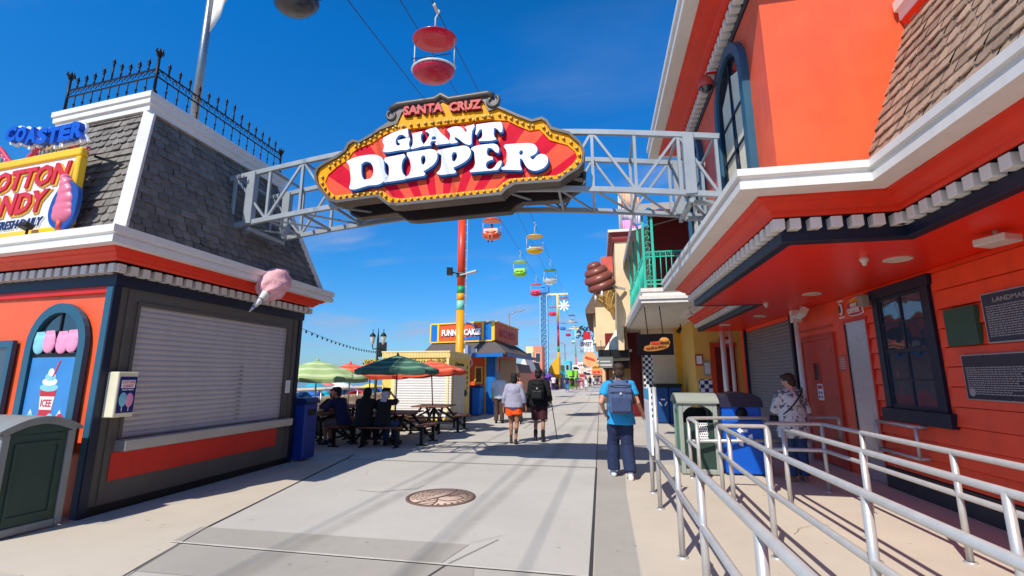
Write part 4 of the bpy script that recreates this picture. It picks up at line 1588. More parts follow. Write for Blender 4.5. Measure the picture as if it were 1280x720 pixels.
# the twin face on the far side
back = thing('arch_sign', 'dark backed twin sign facing away on far side of arch', 'sign', (ctr[0], 7.02, ctr[1]))
plate('cabinet', [c2(outer)], 6.86, 7.02, M_sframe, back)
plate('back_panel', [[(x * .98 + ctr[0] * .02, z * .98 + ctr[1] * .02) for x, z in c2(outer)]], 6.84, 6.858, M_sdark, back)
mb = MB()
for x in (ctr[0] - 1.5, ctr[0] - .5, ctr[0] + .5, ctr[0] + 1.5):
    mb.bar((x, SY + .2, 4.75), (x, 6.84, 4.75), .05); mb.bar((x, SY + .2, 5.2), (x, 6.84, 5.2), .05)
mb.build_each('spacer_bar', M_truss, tr)
# ---------------------------------------------------------------- red building on the right
red = thing('red_building', 'vermilion two storey building with white cornice, dentils and arched windows', 'building', (4.2, 6.0, 0))
WX = 4.2
M_rwall = mat('siding_red', (246, 84, 46), .45, var=.10, bump=.08, bs=22, island=.05, grime=.22)
M_soff = mat('soffit_red', (238, 42, 16), .34, var=.03)
# lapped boards of the lower wall, in the open stretches between doors
mb = MB()
BH = .235


def siding(y0, y1, z0, z1):
    z = z0
    while z < z1 - .01:
        h = min(BH, z1 - z)
        mb.prism([(WX - .034, y0, z + .012), (WX - .006, y0, z + h), (WX + .05, y0, z + h), (WX + .05, y0, z + .012)], (0, y1 - y0, 0))
        z += BH


siding(-2, 6.66, .3, 2.95); siding(7.98, 8.2, .3, 2.95)
siding(6.66, 7.98, .3, 1.0); siding(6.66, 7.98, 2.89, 2.95)
mb.box(WX - .01, WX + .05, 8.93, 9.33, 0, 2.95)
mb.box(WX - .01, WX + .05, 8.2, 8.93, 2.53, 2.95)
mb.box(WX - .01, WX + .05, 9.33, 10.8, 2.36, 2.95)
mb.box(WX - .01, WX + .05, 10.8, 11.1, 0, 2.95)
mb.box(WX - .01, WX + .05, 14.5, 15.0, 0, 2.95); mb.box(WX - .01, WX + .05, 11.1, 14.5, 2.86, 2.95)
mb.box(WX + .05, WX + 6, -2, 15, 0, 3.0)
mb.box(WX + .0, WX + .05, 6.66, 7.98, 1.0, 2.89, 0)
mb.build('wall', M_rwall, red)
mb = MB(); mb.box(WX - .06, WX - .0, -2, 8.2, 0, .3); mb.build('plinth', mat('plinth_grey', (60, 60, 62), .7, var=.12), red)
# canopy
CP = [(3.0, 15.0), (3.0, 9.55), (1.88, 9.5), (1.9, 5.04), (3.03, 5.04), (3.03, -2.0)]
mb = MB()
mb.prism([(p[0] + (.02 if p[0] > 2.5 else .02), p[1], 2.955) for p in [(3.0, 15), (3.0, 9.53), (1.88, 9.48), (1.9, 5.06), (3.03, 5.06), (3.03, -2), (4.2, -2), (4.2, 15)]], (0, 0, .03))
mb.build('soffit', M_soff, red)
mb = MB(); mb.sweep(CP, [(-.1, 2.95), (.0, 2.95), (.02, 2.96), (.02, 3.06), (.0, 3.065), (.0, 3.19), (.1, 3.19)]); mb.build('navy_band', M_navy, red)
DENT = []
for i in (2, 3, 4, 1, 0):
    a, b = V(CP[i]), V(CP[i + 1]); d = (b - a).normalized(); o = V((d.y, -d.x)); L = (b - a).length
    n = round(L / .175)
    for k in range(n):
        c = a + d * (L * (k + .5) / n) + o * .055
        if c.y < 2.2: continue
        DENT.append((i, (c.x, c.y, 3.122), (d.x * .052, d.y * .052, 0), (o.x * .056, o.y * .056, 0), (0, 0, .056)))
for x, y in ((1.84, 4.98), (1.83, 9.56)):
    DENT.insert(0, (2, (x, y, 3.122), (.056, 0, 0), (0, .056, 0), (0, 0, .056)))
mb = MB(); mb.sweep(CP, [(.08, 3.19), (.12, 3.19), (.14, 3.215), (.145, 3.24), (.19, 3.26), (.235, 3.30), (.25, 3.32), (.30, 3.335), (.30, 3.36)]); mb.build('cornice_cove', M_cove, red)
mb = MB(); mb.sweep(CP, [(.28, 3.36), (.52, 3.36), (.52, 3.44), (.50, 3.445), (.50, 3.475), (.54, 3.49), (.54, 3.56), (.30, 3.59), (-.1, 3.62)]); mb.build('cornice', M_white, red)
# upper walls: the bay tower and the mansard beside it
UX = 1.95
mb = MB()
mb.prism([(UX, 5.1, 3.5), (2.72, 5.1, 3.58), (3.78, 5.1, 6.5), (UX, 5.1, 6.5)], (0, 4.75, 0))
mb.build('upper_wall', M_orange, red)
mb = MB(); mb.bar((2.70, 5.085, 3.6), (3.4, 5.085, 5.5), .03, .09); mb.build('raking_board', M_orange, red)
mb = MB(); mb.prism([(3.42, -2, 3.5), (3.42, -2, 5.4), (9, -2, 5.4), (9, -2, 3.5)], (0, 7.1, 0)); mb.prism([(2.75, 9.86, 3.5), (3.2, 9.86, 5.4), (9, 9.86, 5.4), (9, 9.86, 3.5)], (0, 5.1, 0)); mb.build('roof', M_wshg, red)
shingles('roof_shingles', [M_wshg, M_black], red, (2.74, 5.08, 3.6), (2.74, -1.8, 3.6), (3.4, 5.08, 5.4), (3.4, -1.8, 5.4), 14, .155, 0)
for P in ([(3.42, 5.06), (3.42, -2)],):
    mb = MB(); mb.sweep(P, [(-.02, 5.36), (.12, 5.36), (.12, 5.46), (.16, 5.47), (.16, 5.58), (-.3, 5.6)]); mb.build('upper_cornice', M_white, red)
    mb = MB(); mb.sweep(P, [(.0, 5.22), (.04, 5.22), (.09, 5.3), (.11, 5.355)]); mb.build('upper_cove', M_cove, red)
# eaves of the tower
EP = [(3.7, 9.85), (UX, 9.85), (UX, 5.1), (3.5, 5.1)]
mb = MB(); mb.sweep(EP, [(0, 6.12), (.02, 6.12), (.02, 6.22), (.0, 6.225), (.0, 6.38), (.1, 6.38)]); mb.build('navy_band', M_navy, red)
for i in (1, 0, 2):
    a, b = V(EP[i]), V(EP[i + 1]); d = (b - a).normalized(); o = V((d.y, -d.x)); L = (b - a).length
    n = round(L / .155)
    for k in range(n + 1):
        c = a + d * (-.06 + (L + .12) * k / n) + o * .07
        DENT.append((i + 10, (c.x, c.y, 6.30), (d.x * .048, d.y * .048, 0), (o.x * .065, o.y * .065, 0), (0, 0, .065)))
DENT.sort(key=lambda q: {2: 0, 3: 1, 4: 2, 11: 3, 1: 4, 0: 5}.get(q[0], 6))
mb = MB()
for q in DENT: mb.obox(*q[1:])
mb.build_each('dentil', M_white, red, first=100, rest='dentil_row', bevel=.006)
mb = MB(); mb.sweep(EP, [(.1, 6.38), (.16, 6.38), (.2, 6.41), (.22, 6.45), (.3, 6.47), (.38, 6.5), (.4, 6.54), (.46, 6.56), (.46, 6.58)]); mb.build('cornice_cove', M_cove, red)
mb = MB(); mb.sweep(EP, [(.44, 6.58), (.66, 6.58), (.66, 6.68), (.64, 6.69), (.64, 6.74), (.69, 6.76), (.69, 6.86), (.3, 6.92), (-.6, 6.95)]); mb.build('cornice', M_white, red)


def uy(y, z, o=0.0):      # plane of the tower's street wall (faces -x)
    return V((UX - o, y, z))


def upper_window(y0, y1, zs, z0=3.62):
    cy, r = (y0 + y1) / 2, (y1 - y0) / 2
    O, I = arch(cy, z0, zs, r), arch(cy, z0, zs, r - .13)
    mb = MB(); ring(mb, O, I, uy, -.02, .09)
    w = mb.build('arched_window', M_teal, red)
    mb = MB(); ring(mb, arch(cy, z0, zs, r - .128), arch(cy, z0, zs, r - .17), uy, -.01, .05); mb.build('sash', M_navy, w)
    mb = MB(); mb.add([uy(u, z, .012) for u, z in I], [tuple(range(len(I)))]); mb.build('pane', M_gl, w)
    mb = MB()
    mb.add([uy(u, z, .016) for u, z in ((cy - r + .2, z0 + .05), (cy - r + .55, z0 + .05), (cy - .02, zs + .3), (cy - r + .2, zs + .1))], [(0, 1, 2, 3)], 0)
    mb.add([uy(u, z, .016) for u, z in ((cy + .06, z0 + .05), (cy + r - .2, z0 + .05), (cy + r - .2, zs + .1), (cy + .05, zs + .3))], [(0, 1, 2, 3)], 0)
    mb.build('curtain', mat('curtain_cream', (222, 214, 190), .8, var=.12, vs=12), w)
    mb = MB()
    for u in (cy,): mb.obox(uy(u, (z0 + zs + r) / 2, .03), (0, .012, 0), (.012, 0, 0), (0, 0, (zs + r - z0) / 2 - .13))
    for z in (z0 + .5, z0 + 1.0, z0 + 1.5): mb.obox(uy(cy, z, .03), (0, r - .14, 0), (.01, 0, 0), (0, 0, .012))
    mb.build('glazing_bar', M_navy, w)


upper_window(5.62, 6.98, 5.42)
upper_window(8.15, 9.5, 5.42)
# lower wall: sash window
mb = MB(); y0, y1, z0, z1 = 6.78, 7.92, 1.16, 2.9
mb.box(WX - .05, WX + .02, y0 - .06, y0 + .07, z0, z1); mb.box(WX - .05, WX + .02, y1 - .07, y1 + .06, z0, z1)
mb.box(WX - .06, WX + .02, y0 - .1, y1 + .1, z1 - .14, z1 + .002)
wl = mb.build('window', M_navy, red, bevel=.004)
mb = MB(); mb.box(WX - .1, WX + .02, y0 - .16, y1 + .1, z0 - .18, z0 + .0); mb.build('sill', M_navy, wl, bevel=.006)
mb = MB(); mb.box(WX - .015, WX + .0, y0 + .07, y1 - .07, z0, z1 - .14); mb.build('pane', M_glb, wl)
mb = MB()
cy = (y0 + y1) / 2; zm = (z0 + z1 - .14) / 2
for a in (y0 + .09, y1 - .09): mb.box(WX - .035, WX - .016, a - .025, a + .025, z0, z1 - .14)
mb.box(WX - .03, WX - .016, cy - .02, cy + .02, z0 + .03, z1 - .14)
for z in (z0 + .03, zm, z1 - .17): mb.box(WX - .034, WX - .0155, y0 + .114, y1 - .114, z - .025, z + .025)
for z in ((z0 + zm) / 2 + .0, (zm + z1 - .14) / 2): mb.box(WX - .029, WX - .0155, y0 + .114, y1 - .114, z - .012, z + .012)
mb.build('sash', M_navy, wl)
# doors
mb = MB(); mb.box(WX - .03, WX + .03, 8.25, 8.89, .02, 2.5); gd = mb.build('door', mat('steel_door', (186, 178, 180), .25, metal=.35, var=.06, vs=1.2, grime=.05), red, label='polished grey steel door')
mb = MB(); mb.box(WX - .04, WX + .03, 8.2, 8.25, 0, 2.5); mb.box(WX - .04, WX + .03, 8.89, 8.93, 0, 2.5); mb.box(WX - .04, WX + .03, 8.2, 8.93, 2.502, 2.55); mb.build('frame', M_red, gd)
mb = MB(); mb.box(WX - .045, WX - .025, 8.875, 8.888, .02, 2.48); mb.build('edge_strip', M_black, gd)
M_pinkred = mat('faded_red_paint', (196, 62, 44), .5, var=.08)
mb = MB(); mb.box(WX - .02, WX + .03, 9.42, 10.72, .02, 2.3); rd = mb.build('door', M_pinkred, red, label='faded red door with small dark window')
mb = MB()
for (a, b, c, d) in ((9.33, 9.42, 0, 2.3), (10.72, 10.8, 0, 2.3), (9.33, 10.8, 2.302, 2.36)): mb.box(WX - .05, WX + .03, a, b, c, d)
mb.box(WX - .055, WX + .03, 9.3, 10.83, 2.362, 2.4); mb.box(WX - .04, WX + .03, 9.36, 10.78, 2.5, 2.54)
mb.build('frame', M_pinkred, rd, bevel=.004)
mb = MB(); mb.box(WX - .032, WX - .02, 10.02, 10.3, 1.5, 1.9, 0); mb.box(WX - .036, WX - .0325, 10.06, 10.26, 1.54, 1.86, 1); mb.build('pane', [M_pinkred, M_gl], rd)
for z in (.35, 1.2, 2.1):
    mb = MB(); mb.box(WX - .035, WX - .02, 9.43, 9.47, z - .06, z + .06); mb.build('hinge', M_black, rd)
mb = MB(); roller_shutter(mb, (WX - .0, 14.5, 0), (0, -3.4, 0), .02, 2.86, (-1, 0, 0), .08)
mb.build('roller_shutter', M_shutd, red)
mb = MB(); mb.box(WX - .07, WX + .02, 11.06, 11.16, 0, 2.93); mb.box(WX - .07, WX + .02, 14.44, 14.54, 0, 2.93); mb.build_each('shutter_guide', M_navy, red)
mb = MB(); mb.tube([(4.02, 10.47, 0), (4.02, 10.47, 2.7)], .05, 12); mb.box(3.94, 4.1, 10.39, 10.55, 2.7, 2.95); mb.build('column', M_white, red)
mb = MB(); mb.tube([(3.6, 14.7, 0), (3.6, 14.7, 2.95)], .07, 12); mb.tube([(3.85, 14.8, 0), (3.85, 14.8, 2.95)], .05, 12); mb.build_each('column', M_white, red)
# recessed lamps and detectors in the soffit
M_lens = mat('lamp_lens', (214, 200, 176), .4)
for i, (x, y) in enumerate(((3.47, 6.01), (3.51, 8.38), (3.61, 11.3), (3.3, 13.06))):
    t = thing('recessed_light', ['round soffit lamp nearest the camera above sash window', 'round soffit lamp above polished steel door', 'round soffit lamp above near end of grey roller shutter', 'round soffit lamp above far end of grey roller shutter'][i], 'ceiling lamp', (x, y, 2.955), 'soffit lamps')
    mb = MB(); mb.lathe([(.14, 2.955), (.145, 2.94), (.12, 2.935), (.11, 2.95)], (x, y, 0), 20); mb.build('trim_ring', M_offw, t)
    mb = MB(); mb.lathe([(.115, 2.944), (0, 2.943)], (x, y, 0), 20); mb.build('lens', M_lens, t)
for i, (x, y) in enumerate(((3.04, 5.86), (3.07, 9.23))):
    mb = MB(); mb.lathe([(.0, 2.955), (.045, 2.955), (.045, 2.91), (.03, 2.9), (.02, 2.86), (.0, 2.855)], (x, y, 0), 12)
    mb.build('sprinkler_head', M_offw, label=['white sprinkler head in soffit beside nearest round lamp', 'white sprinkler head in soffit far from the sash window'][i], cat='sprinkler', group='soffit sprinklers', loc=(x, y, 2.955))
t = thing('exterior_speaker', 'small grey wall speaker left of sash window head', 'speaker', (4.18, 8.05, 2.78))
mb = MB(); mb.box(4.03, 4.15, 8.0, 8.14, 2.68, 2.86); mb.build('case', mat('speaker_grey', (150, 146, 138), .5), t, bevel=.015)
mb = MB(); mb.tube([(4.15, 8.07, 2.8), (4.2, 8.07, 2.84)], .015, 6); mb.build('bracket', M_grey, t)
t = thing('flood_light', 'white twin flood light under soffit beside white column', 'floodlight', (3.97, 9.97, 2.95))
mb = MB()
for s in (-1, 1): mb.obox((3.9, 9.95 + s * .13, 2.82), V((.04, 0, .07)), V((0, .12, .02 * s)), V((.05, 0, -.03)))
mb.build('lamp_head', M_white, t, bevel=.01)
mb = MB(); mb.box(3.93, 3.99, 9.9, 10.0, 2.82, 2.955); mb.build('mount', M_offw, t)
t = thing('flood_light', 'cream flood light under soffit at right edge above dark plaques', 'floodlight', (3.72, 5.0, 2.95))
mb = MB(); mb.obox((3.72, 4.98, 2.86), (.11, .05, 0), (-.04, .13, .0), (0, 0, .035)); mb.build('lamp_head', M_offw, t, bevel=.008)
mb = MB(); mb.tube([(3.72, 4.98, 2.88), (3.72, 4.98, 2.955)], .02, 6); mb.build('mount', M_offw, t)
t = thing('security_camera', 'red domed security camera under tower eaves', 'camera', (1.9, 6.9, 6.1))
mb = MB(); mb.lathe([(0, .13), (.07, .12), (.11, .05), (.115, -.02), (.1, -.05)], (1.72, 6.75, 5.93), 14); mb.build('housing', mat('camera_red', (206, 72, 60), .4), t)
mb = MB(); mb.lathe([(.09, -.05), (.07, -.1), (0, -.13)], (1.72, 6.75, 5.93), 14); mb.build('dome', M_gl, t)
mb = MB(); mb.tube([(1.72, 6.75, 6.05), (1.75, 6.75, 6.12), (1.95, 6.75, 6.12)], .02, 8); mb.build('arm', M_red, t)

# signs and plaques on the wall, all facing -x
RT, UPZ = V((0, -1, 0)), V((0, 0, 1))
M_plq, M_plf, M_plt = mat('plaque_dark', (44, 44, 58), .3, var=.1), mat('plaque_frame', (176, 172, 170), .3, metal=.5), mat('plaque_text', (150, 148, 150), .4)


def plaque(name, label, y0, y1, z0, z1, rows, head=None, th=.03, block=None):
    t = thing(name, label, 'plaque', (WX - .03, (y0 + y1) / 2, z0))
    mb = MB(); mb.box(WX - .03 - th, WX - .02, y0, y1, z0, z1, 0); mb.build('frame', M_plf, t, bevel=.004)
    mb = MB(); xf = WX - .03 - th; mb.box(xf - .002, xf + .01, y0 + .015, y1 - .015, z0 + .015, z1 - .015, 0); mb.build('panel', M_plq, t)
    mb = MB(); rng = random.Random(rows)
    if head:
        put_text(mb, head, (xf - .003, (y0 + y1) / 2, z1 - .085), RT, UPZ, w=(y1 - y0) * .6, h=.05, m=0, bold=.02, depth=.002)
    hgt = z1 - z0 - .2
    for i in range(rows):      # lines of cast lettering too small to read
        z = z1 - .15 - hgt * i / rows
        x0 = y1 - .05; x1 = y0 + .05 + (rng.uniform(.05, .3) * (y1 - y0) if i % 4 == 3 else rng.uniform(0, .05))
        y = x0
        while y > x1:
            w = rng.uniform(.015, .05)
            mb.box(xf - .0035, xf - .002, y - w, y, z - .006, z + .006)
            y -= w + .01
    if block: mb.ball((xf, y1 - .09, z0 + .09), (.006, .05, .05), 12, 8)
    mb.build('lettering', M_plt, t)


plaque('wall_plaque', 'dark plaque with pale frame and LANDMARK heading, upper right of the wall', 5.1, 5.9, 1.95, 2.49, 14, 'LANDMARK')
plaque('wall_plaque', 'dark plaque with pale frame below the landmark plaque and green panel', 5.42, 6.34, 1.34, 1.85, 13, None, block=True)
t = thing('green_panel', 'blank dark green square panel between sash window and plaques', 'wall panel', (WX - .03, 6.23, 1.95))
mb = MB(); mb.box(WX - .08, WX - .02, 6.0, 6.47, 1.955, 2.395); mb.build('board', mat('panel_green', (52, 84, 66), .55, var=.15), t, bevel=.004)
t = thing('number_sign', 'small white oval number 8 sign above steel door', 'sign', (WX - .02, 8.96, 2.6))
mb = MB()
mb.ball((WX - .03, 8.96, 2.755), (.012, .068, .105), 20, 12, 0)
put_text(mb, '8', (WX - .0445, 8.96, 2.755), RT, UPZ, w=.075, h=.13, m=1, bold=.02, depth=.004)
mb.box(WX - .03, WX - .01, 8.88, 9.04, 2.885, 2.91, 0); mb.box(WX - .03, WX - .01, 8.88, 9.04, 2.6, 2.625, 0)
mb.build('plate', [M_sgw, M_black], t)
t = thing('ride_sign', 'small shaped giant dipper sign with yellow top above steel door', 'sign', (WX - .02, 8.5, 2.58))
lp = [(-.26, -.02), (-.2, .07), (-.1, .12), (.0, .15), (.22, .15), (.24, -.13), (.1, -.15), (-.16, -.14), (-.2, -.09)]
me = curve_mesh([lp], .02); mb = MB(); mb.mesh(me, frame((WX - .02, 8.5, 2.735), RT, UPZ), 0)
me = curve_mesh([[(x * .92, y * .9) for x, y in lp]], .008); mb.mesh(me, frame((WX - .04, 8.5, 2.735), RT, UPZ), 1)
me = curve_mesh([[(-.1, .075), (-.08, .105), (0, .13), (.2, .13), (.2, .085)]], .006); mb.mesh(me, frame((WX - .048, 8.5, 2.735), RT, UPZ), 3)
put_text(mb, 'GIANT', (WX - .05, 8.49, 2.765), RT, UPZ, w=.2, h=.065, m=2, bold=.05, depth=.006)
put_text(mb, 'DIPPER', (WX - .05, 8.5, 2.68), RT, UPZ, w=.36, h=.085, m=2, bold=.05, depth=.006)
mb.build('plate', [M_sgw, mat('sign_wine', (176, 44, 52), .4), M_lw, M_syel], t)
mb = MB(); mb.box(WX - .025, WX - .01, 8.96, 9.3, 1.69, 1.98, 0)
for i in range(7): mb.box(WX - .027, WX - .025, 9.04, 9.22, 1.74 + i * .03, 1.75 + i * .03, 1)
mb.build('wall_notice', [mat('notice_red', (204, 84, 60), .5), M_offw], label='faded red notice with pale lines between the two doors', cat='notice', loc=(WX - .02, 9.13, 1.69))
mb = MB(); mb.box(WX - .03, WX - .021, 10.0, 10.22, 1.16, 1.46, 0)
for i in range(2):
    for j in range(2): mb.lathe([(0, -.001), (.03, -.001)], (WX - .031, 10.06 + i * .1, 1.22 + j * .08), 10, 1, axis='X')
mb.box(WX - .032, WX - .03, 10.02, 10.2, 1.37, 1.44, 2)
mb.build('wall_notice', [M_sgw, M_black, M_cr], label='white rules notice with round symbols on faded red door', cat='notice', loc=(WX - .02, 10.1, 1.16))

# ---------------------------------------------------------------- queue railings
M_rail = mat('rail_aluminium', (198, 196, 192), .34, metal=.4, var=.08, vs=8, grime=.2)


def railing(label, runs, posts, r=.027, group='queue railings', extra=None):
    """runs: polylines of rails; posts: (x, y, z_top)"""
    p0 = posts[0]
    t = thing('queue_railing', label, 'railing', (p0[0], p0[1], 0), group)
    for run in runs:
        mb = MB()
        # round the bends a little
        pts = []
        P = [V(p) for p in run]
        for i, p in enumerate(P):
            if 0 < i < len(P) - 1:
                a = p + (P[i - 1] - p).normalized() * .07; b = p + (P[i + 1] - p).normalized() * .07
                pts += [a, p.lerp((a + b) / 2, .35), b]
            else: pts.append(p)
        mb.tube(pts, r, 12)
        mb.build('rail', M_rail, t)
    for x, y, z in posts:
        mb = MB(); mb.tube([(x, y, 0), (x, y, z)], r, 12); mb.lathe([(.05, 0), (.05, .012), (.03, .014)], (x, y, 0.006), 12)
        mb.build('post', M_rail, t)
    return t


HT, HL = .93, .565
xa = .675
railing('long street side queue railing with taller end posts, nearest the open walk',
        [[(xa, 7.2, HL), (xa, .6, HL)], [(xa, 6.3, HT - .04), (xa, 4.4, HT), (xa, .6, HT)]],
        [(xa, 7.16, 1.44), (xa, 6.34, 1.47), (xa, 4.75, HT), (xa, 3.7, HT), (xa, 2.4, HT), (xa, 1.2, HT)])
xb = 1.5
railing('second queue railing from the walk, starting in front of grey bin',
        [[(xb + .1, 7.16, HL), (xb + .05, 6.2, HL), (xb, 4.9, HL), (xb - .02, .6, HL)],
         [(xb + .75, 7.16, HL), (xb + .75, 7.16, HT), (xb + .1, 7.16, HT), (xb, 5.0, HT), (xb - .02, .6, HT)]],
        [(xb + .1, 7.16, HT), (xb + .08, 6.55, HT), (xb, 4.89, HT), (xb - .01, 3.2, HT), (xb - .02, 1.6, HT), (xb + .72, 7.16, HT)])
xc = 2.33
railing('third queue railing with free upright end in front of patterned blouse',
        [[(xc, 6.88, HL), (xc, .6, HL)], [(xc, 6.88, .3), (xc + .02, 6.88, HT), (xc, .6, HT)]],
        [(xc, 6.86, HT), (xc, 4.96, HT), (xc, 3.4, HT), (xc, 2.0, HT)])
xd = 3.12
railing('queue railing nearest red wall with cross rail at its far end',
        [[(2.36, 7.66, HL), (xd, 7.66, HL), (xd, .6, HL)], [(2.36, 7.66, .0), (2.36, 7.66, HT), (xd, 7.66, HT), (xd, .6, HT)]],
        [(xd, 7.66, HT), (xd, 6.6, HT), (xd, 5.08, HT), (xd, 3.9, HT), (xd, 2.4, HT)])
railing('farthest cross railing running in front of both bins to red door',
        [[(1.37, 8.34, HL), (3.9, 8.9, HL)], [(1.4, 7.72, HT), (1.4, 8.32, HT), (3.9, 8.9, HT), (3.9, 8.9, HL)], [(1.4, 7.72, HL), (1.4, 8.3, HL)]],
        [(1.4, 8.3, HT), (1.42, 7.72, HT), (2.7, 8.64, HT)])
t = thing('wall_rail', 'short bent hand rail fixed to red wall beside steel door', 'railing', (4.12, 7.6, .5))
mb = MB(); mb.tube([(4.2, 8.1, .95), (4.05, 8.1, .95), (4.05, 7.2, .95), (4.2, 7.2, .95)], .024, 10); mb.tube([(4.2, 8.1, .55), (4.05, 8.1, .55), (4.05, 7.2, .55), (4.2, 7.2, .55)], .024, 10)
mb.build('rail', M_rail, t)
mb = MB(); mb.tube([(4.05, 8.1, .55), (4.05, 8.1, .95)], .024, 10); mb.tube([(4.05, 7.2, .55), (4.05, 7.2, .95)], .024, 10); mb.build('post', M_rail, t)
# sign on the first posts
t = thing('rail_sign', 'narrow white and sky blue sign board fixed on railing end posts', 'sign', (xa - .04, 6.75, .6))
mb = MB(); mb.box(xa - .06, xa - .035, 6.4, 7.1, .62, 1.46, 0); mb.box(xa - .062, xa - .06, 6.42, 7.08, 1.3, 1.44, 1)
mb.box(xa - .0625, xa - .06, 6.42, 7.08, .66, 1.28, 2)
mb.build('board', [M_sgw, mat('sky_blue', (66, 170, 214), .4), mat('pale_print', (222, 222, 224), .4, var=.08, vs=8)], t, bevel=.003)

# bins beside the queue
def recycle_extra(t, hw, hd, zb):
    mb = MB()
    mb.lathe([(0, 0), (.1, 0), (.1, .012)], (0, -hd - .004, zb - .2), 20, 0, axis='Y')
    mb.build('mouth', M_black, t)
    mb = MB()          # three chasing arrows
    for i in range(3):
        a = PI / 2 + i * 2 * PI / 3
        c = V((.0 + .1 * math.cos(a), -hd - .004, .62 + .1 * math.sin(a)))
        d = V((-math.sin(a), 0, math.cos(a)))
        mb.bar(c - d * .07, c + d * .05, .045, .006, up=(0, 1, 0))
        e = V((math.cos(a), 0, math.sin(a)))
        mb.prism([c + d * .05 + e * .05, c + d * .05 - e * .05, c + d * .12], (0, -.006, 0))
    mb.build('recycling_mark', M_sgw, t)


def polka(t, hw, hd, zb):
    mb = MB(); mb.box(-.04, .14, -hd + .012, -hd + .02, .56, .84, 0)
    for i in range(5):
        for j in range(7):
            mb.lathe([(0, 0), (.011, 0)], (-.02 + i * .035 + (.017 if j % 2 else 0), -hd + .0105, .58 + j * .04), 8, 1, axis='Y')
    mb.build('dotted_sticker', [M_sgw, M_black], t)


arch_bin('trash_can', 'grey green trash can with arched opening behind queue railings', (1.6, 8.82, 0), 0, 'arched trash cans', mat('bin_frame_pale', (150, 156, 146), .5, var=.1), M_bing, M_bingl, w=.62, d=.6, h=1.36, extra=polka)
t = thing('recycling_bin', 'bright blue recycling bin with dark lid beside grey green can', 'recycling bin', (0, 0, 0))
M_bb = mat('recycle_blue', (10, 86, 190), .35, var=.06)
mb = MB(); mb.box(-.36, .36, -.3, .3, .03, .9); mb.box(-.36, .36, -.27, .3, .902, 1.14); mb.build('body', M_bb, t, bevel=.03, seg=2)
mb = MB()
for i in range(14):
    a, b = PI * i / 14, PI * (i + 1) / 14
    f = lambda q: (.39 * -math.cos(q), 1.12 + .22 * math.sin(q) ** .6)
    mb.prism([(f(a)[0], -.3, 1.1), (f(b)[0], -.3, 1.1), (f(b)[0], -.3, f(b)[1]), (f(a)[0], -.3, f(a)[1])], (0, .62, 0))
mb.build('lid', mat('bin_lid_dark', (40, 38, 62), .4), t)
recycle_extra(t, .36, .302, 1.2)
t.location = (2.31, 8.9, 0); t.scale = (.88, 1, 1)
# ---------------------------------------------------------------- people
SKIN = [mat('skin_fair', (206, 150, 122), .55, var=.08, vs=20), mat('skin_tan', (164, 112, 84), .55, var=.08, vs=20), mat('skin_brown', (112, 74, 54), .55, var=.08, vs=20)]
M_hair = mat('hair_brown', (58, 40, 30), .6, var=.3, vs=40, bump=.8, bs=120)
M_hairk = mat('hair_black', (20, 16, 16), .55, var=.3, vs=40, bump=.8, bs=120)
M_hairg = mat('hair_grey', (150, 142, 136), .6, var=.2, vs=40, bump=.8, bs=120)


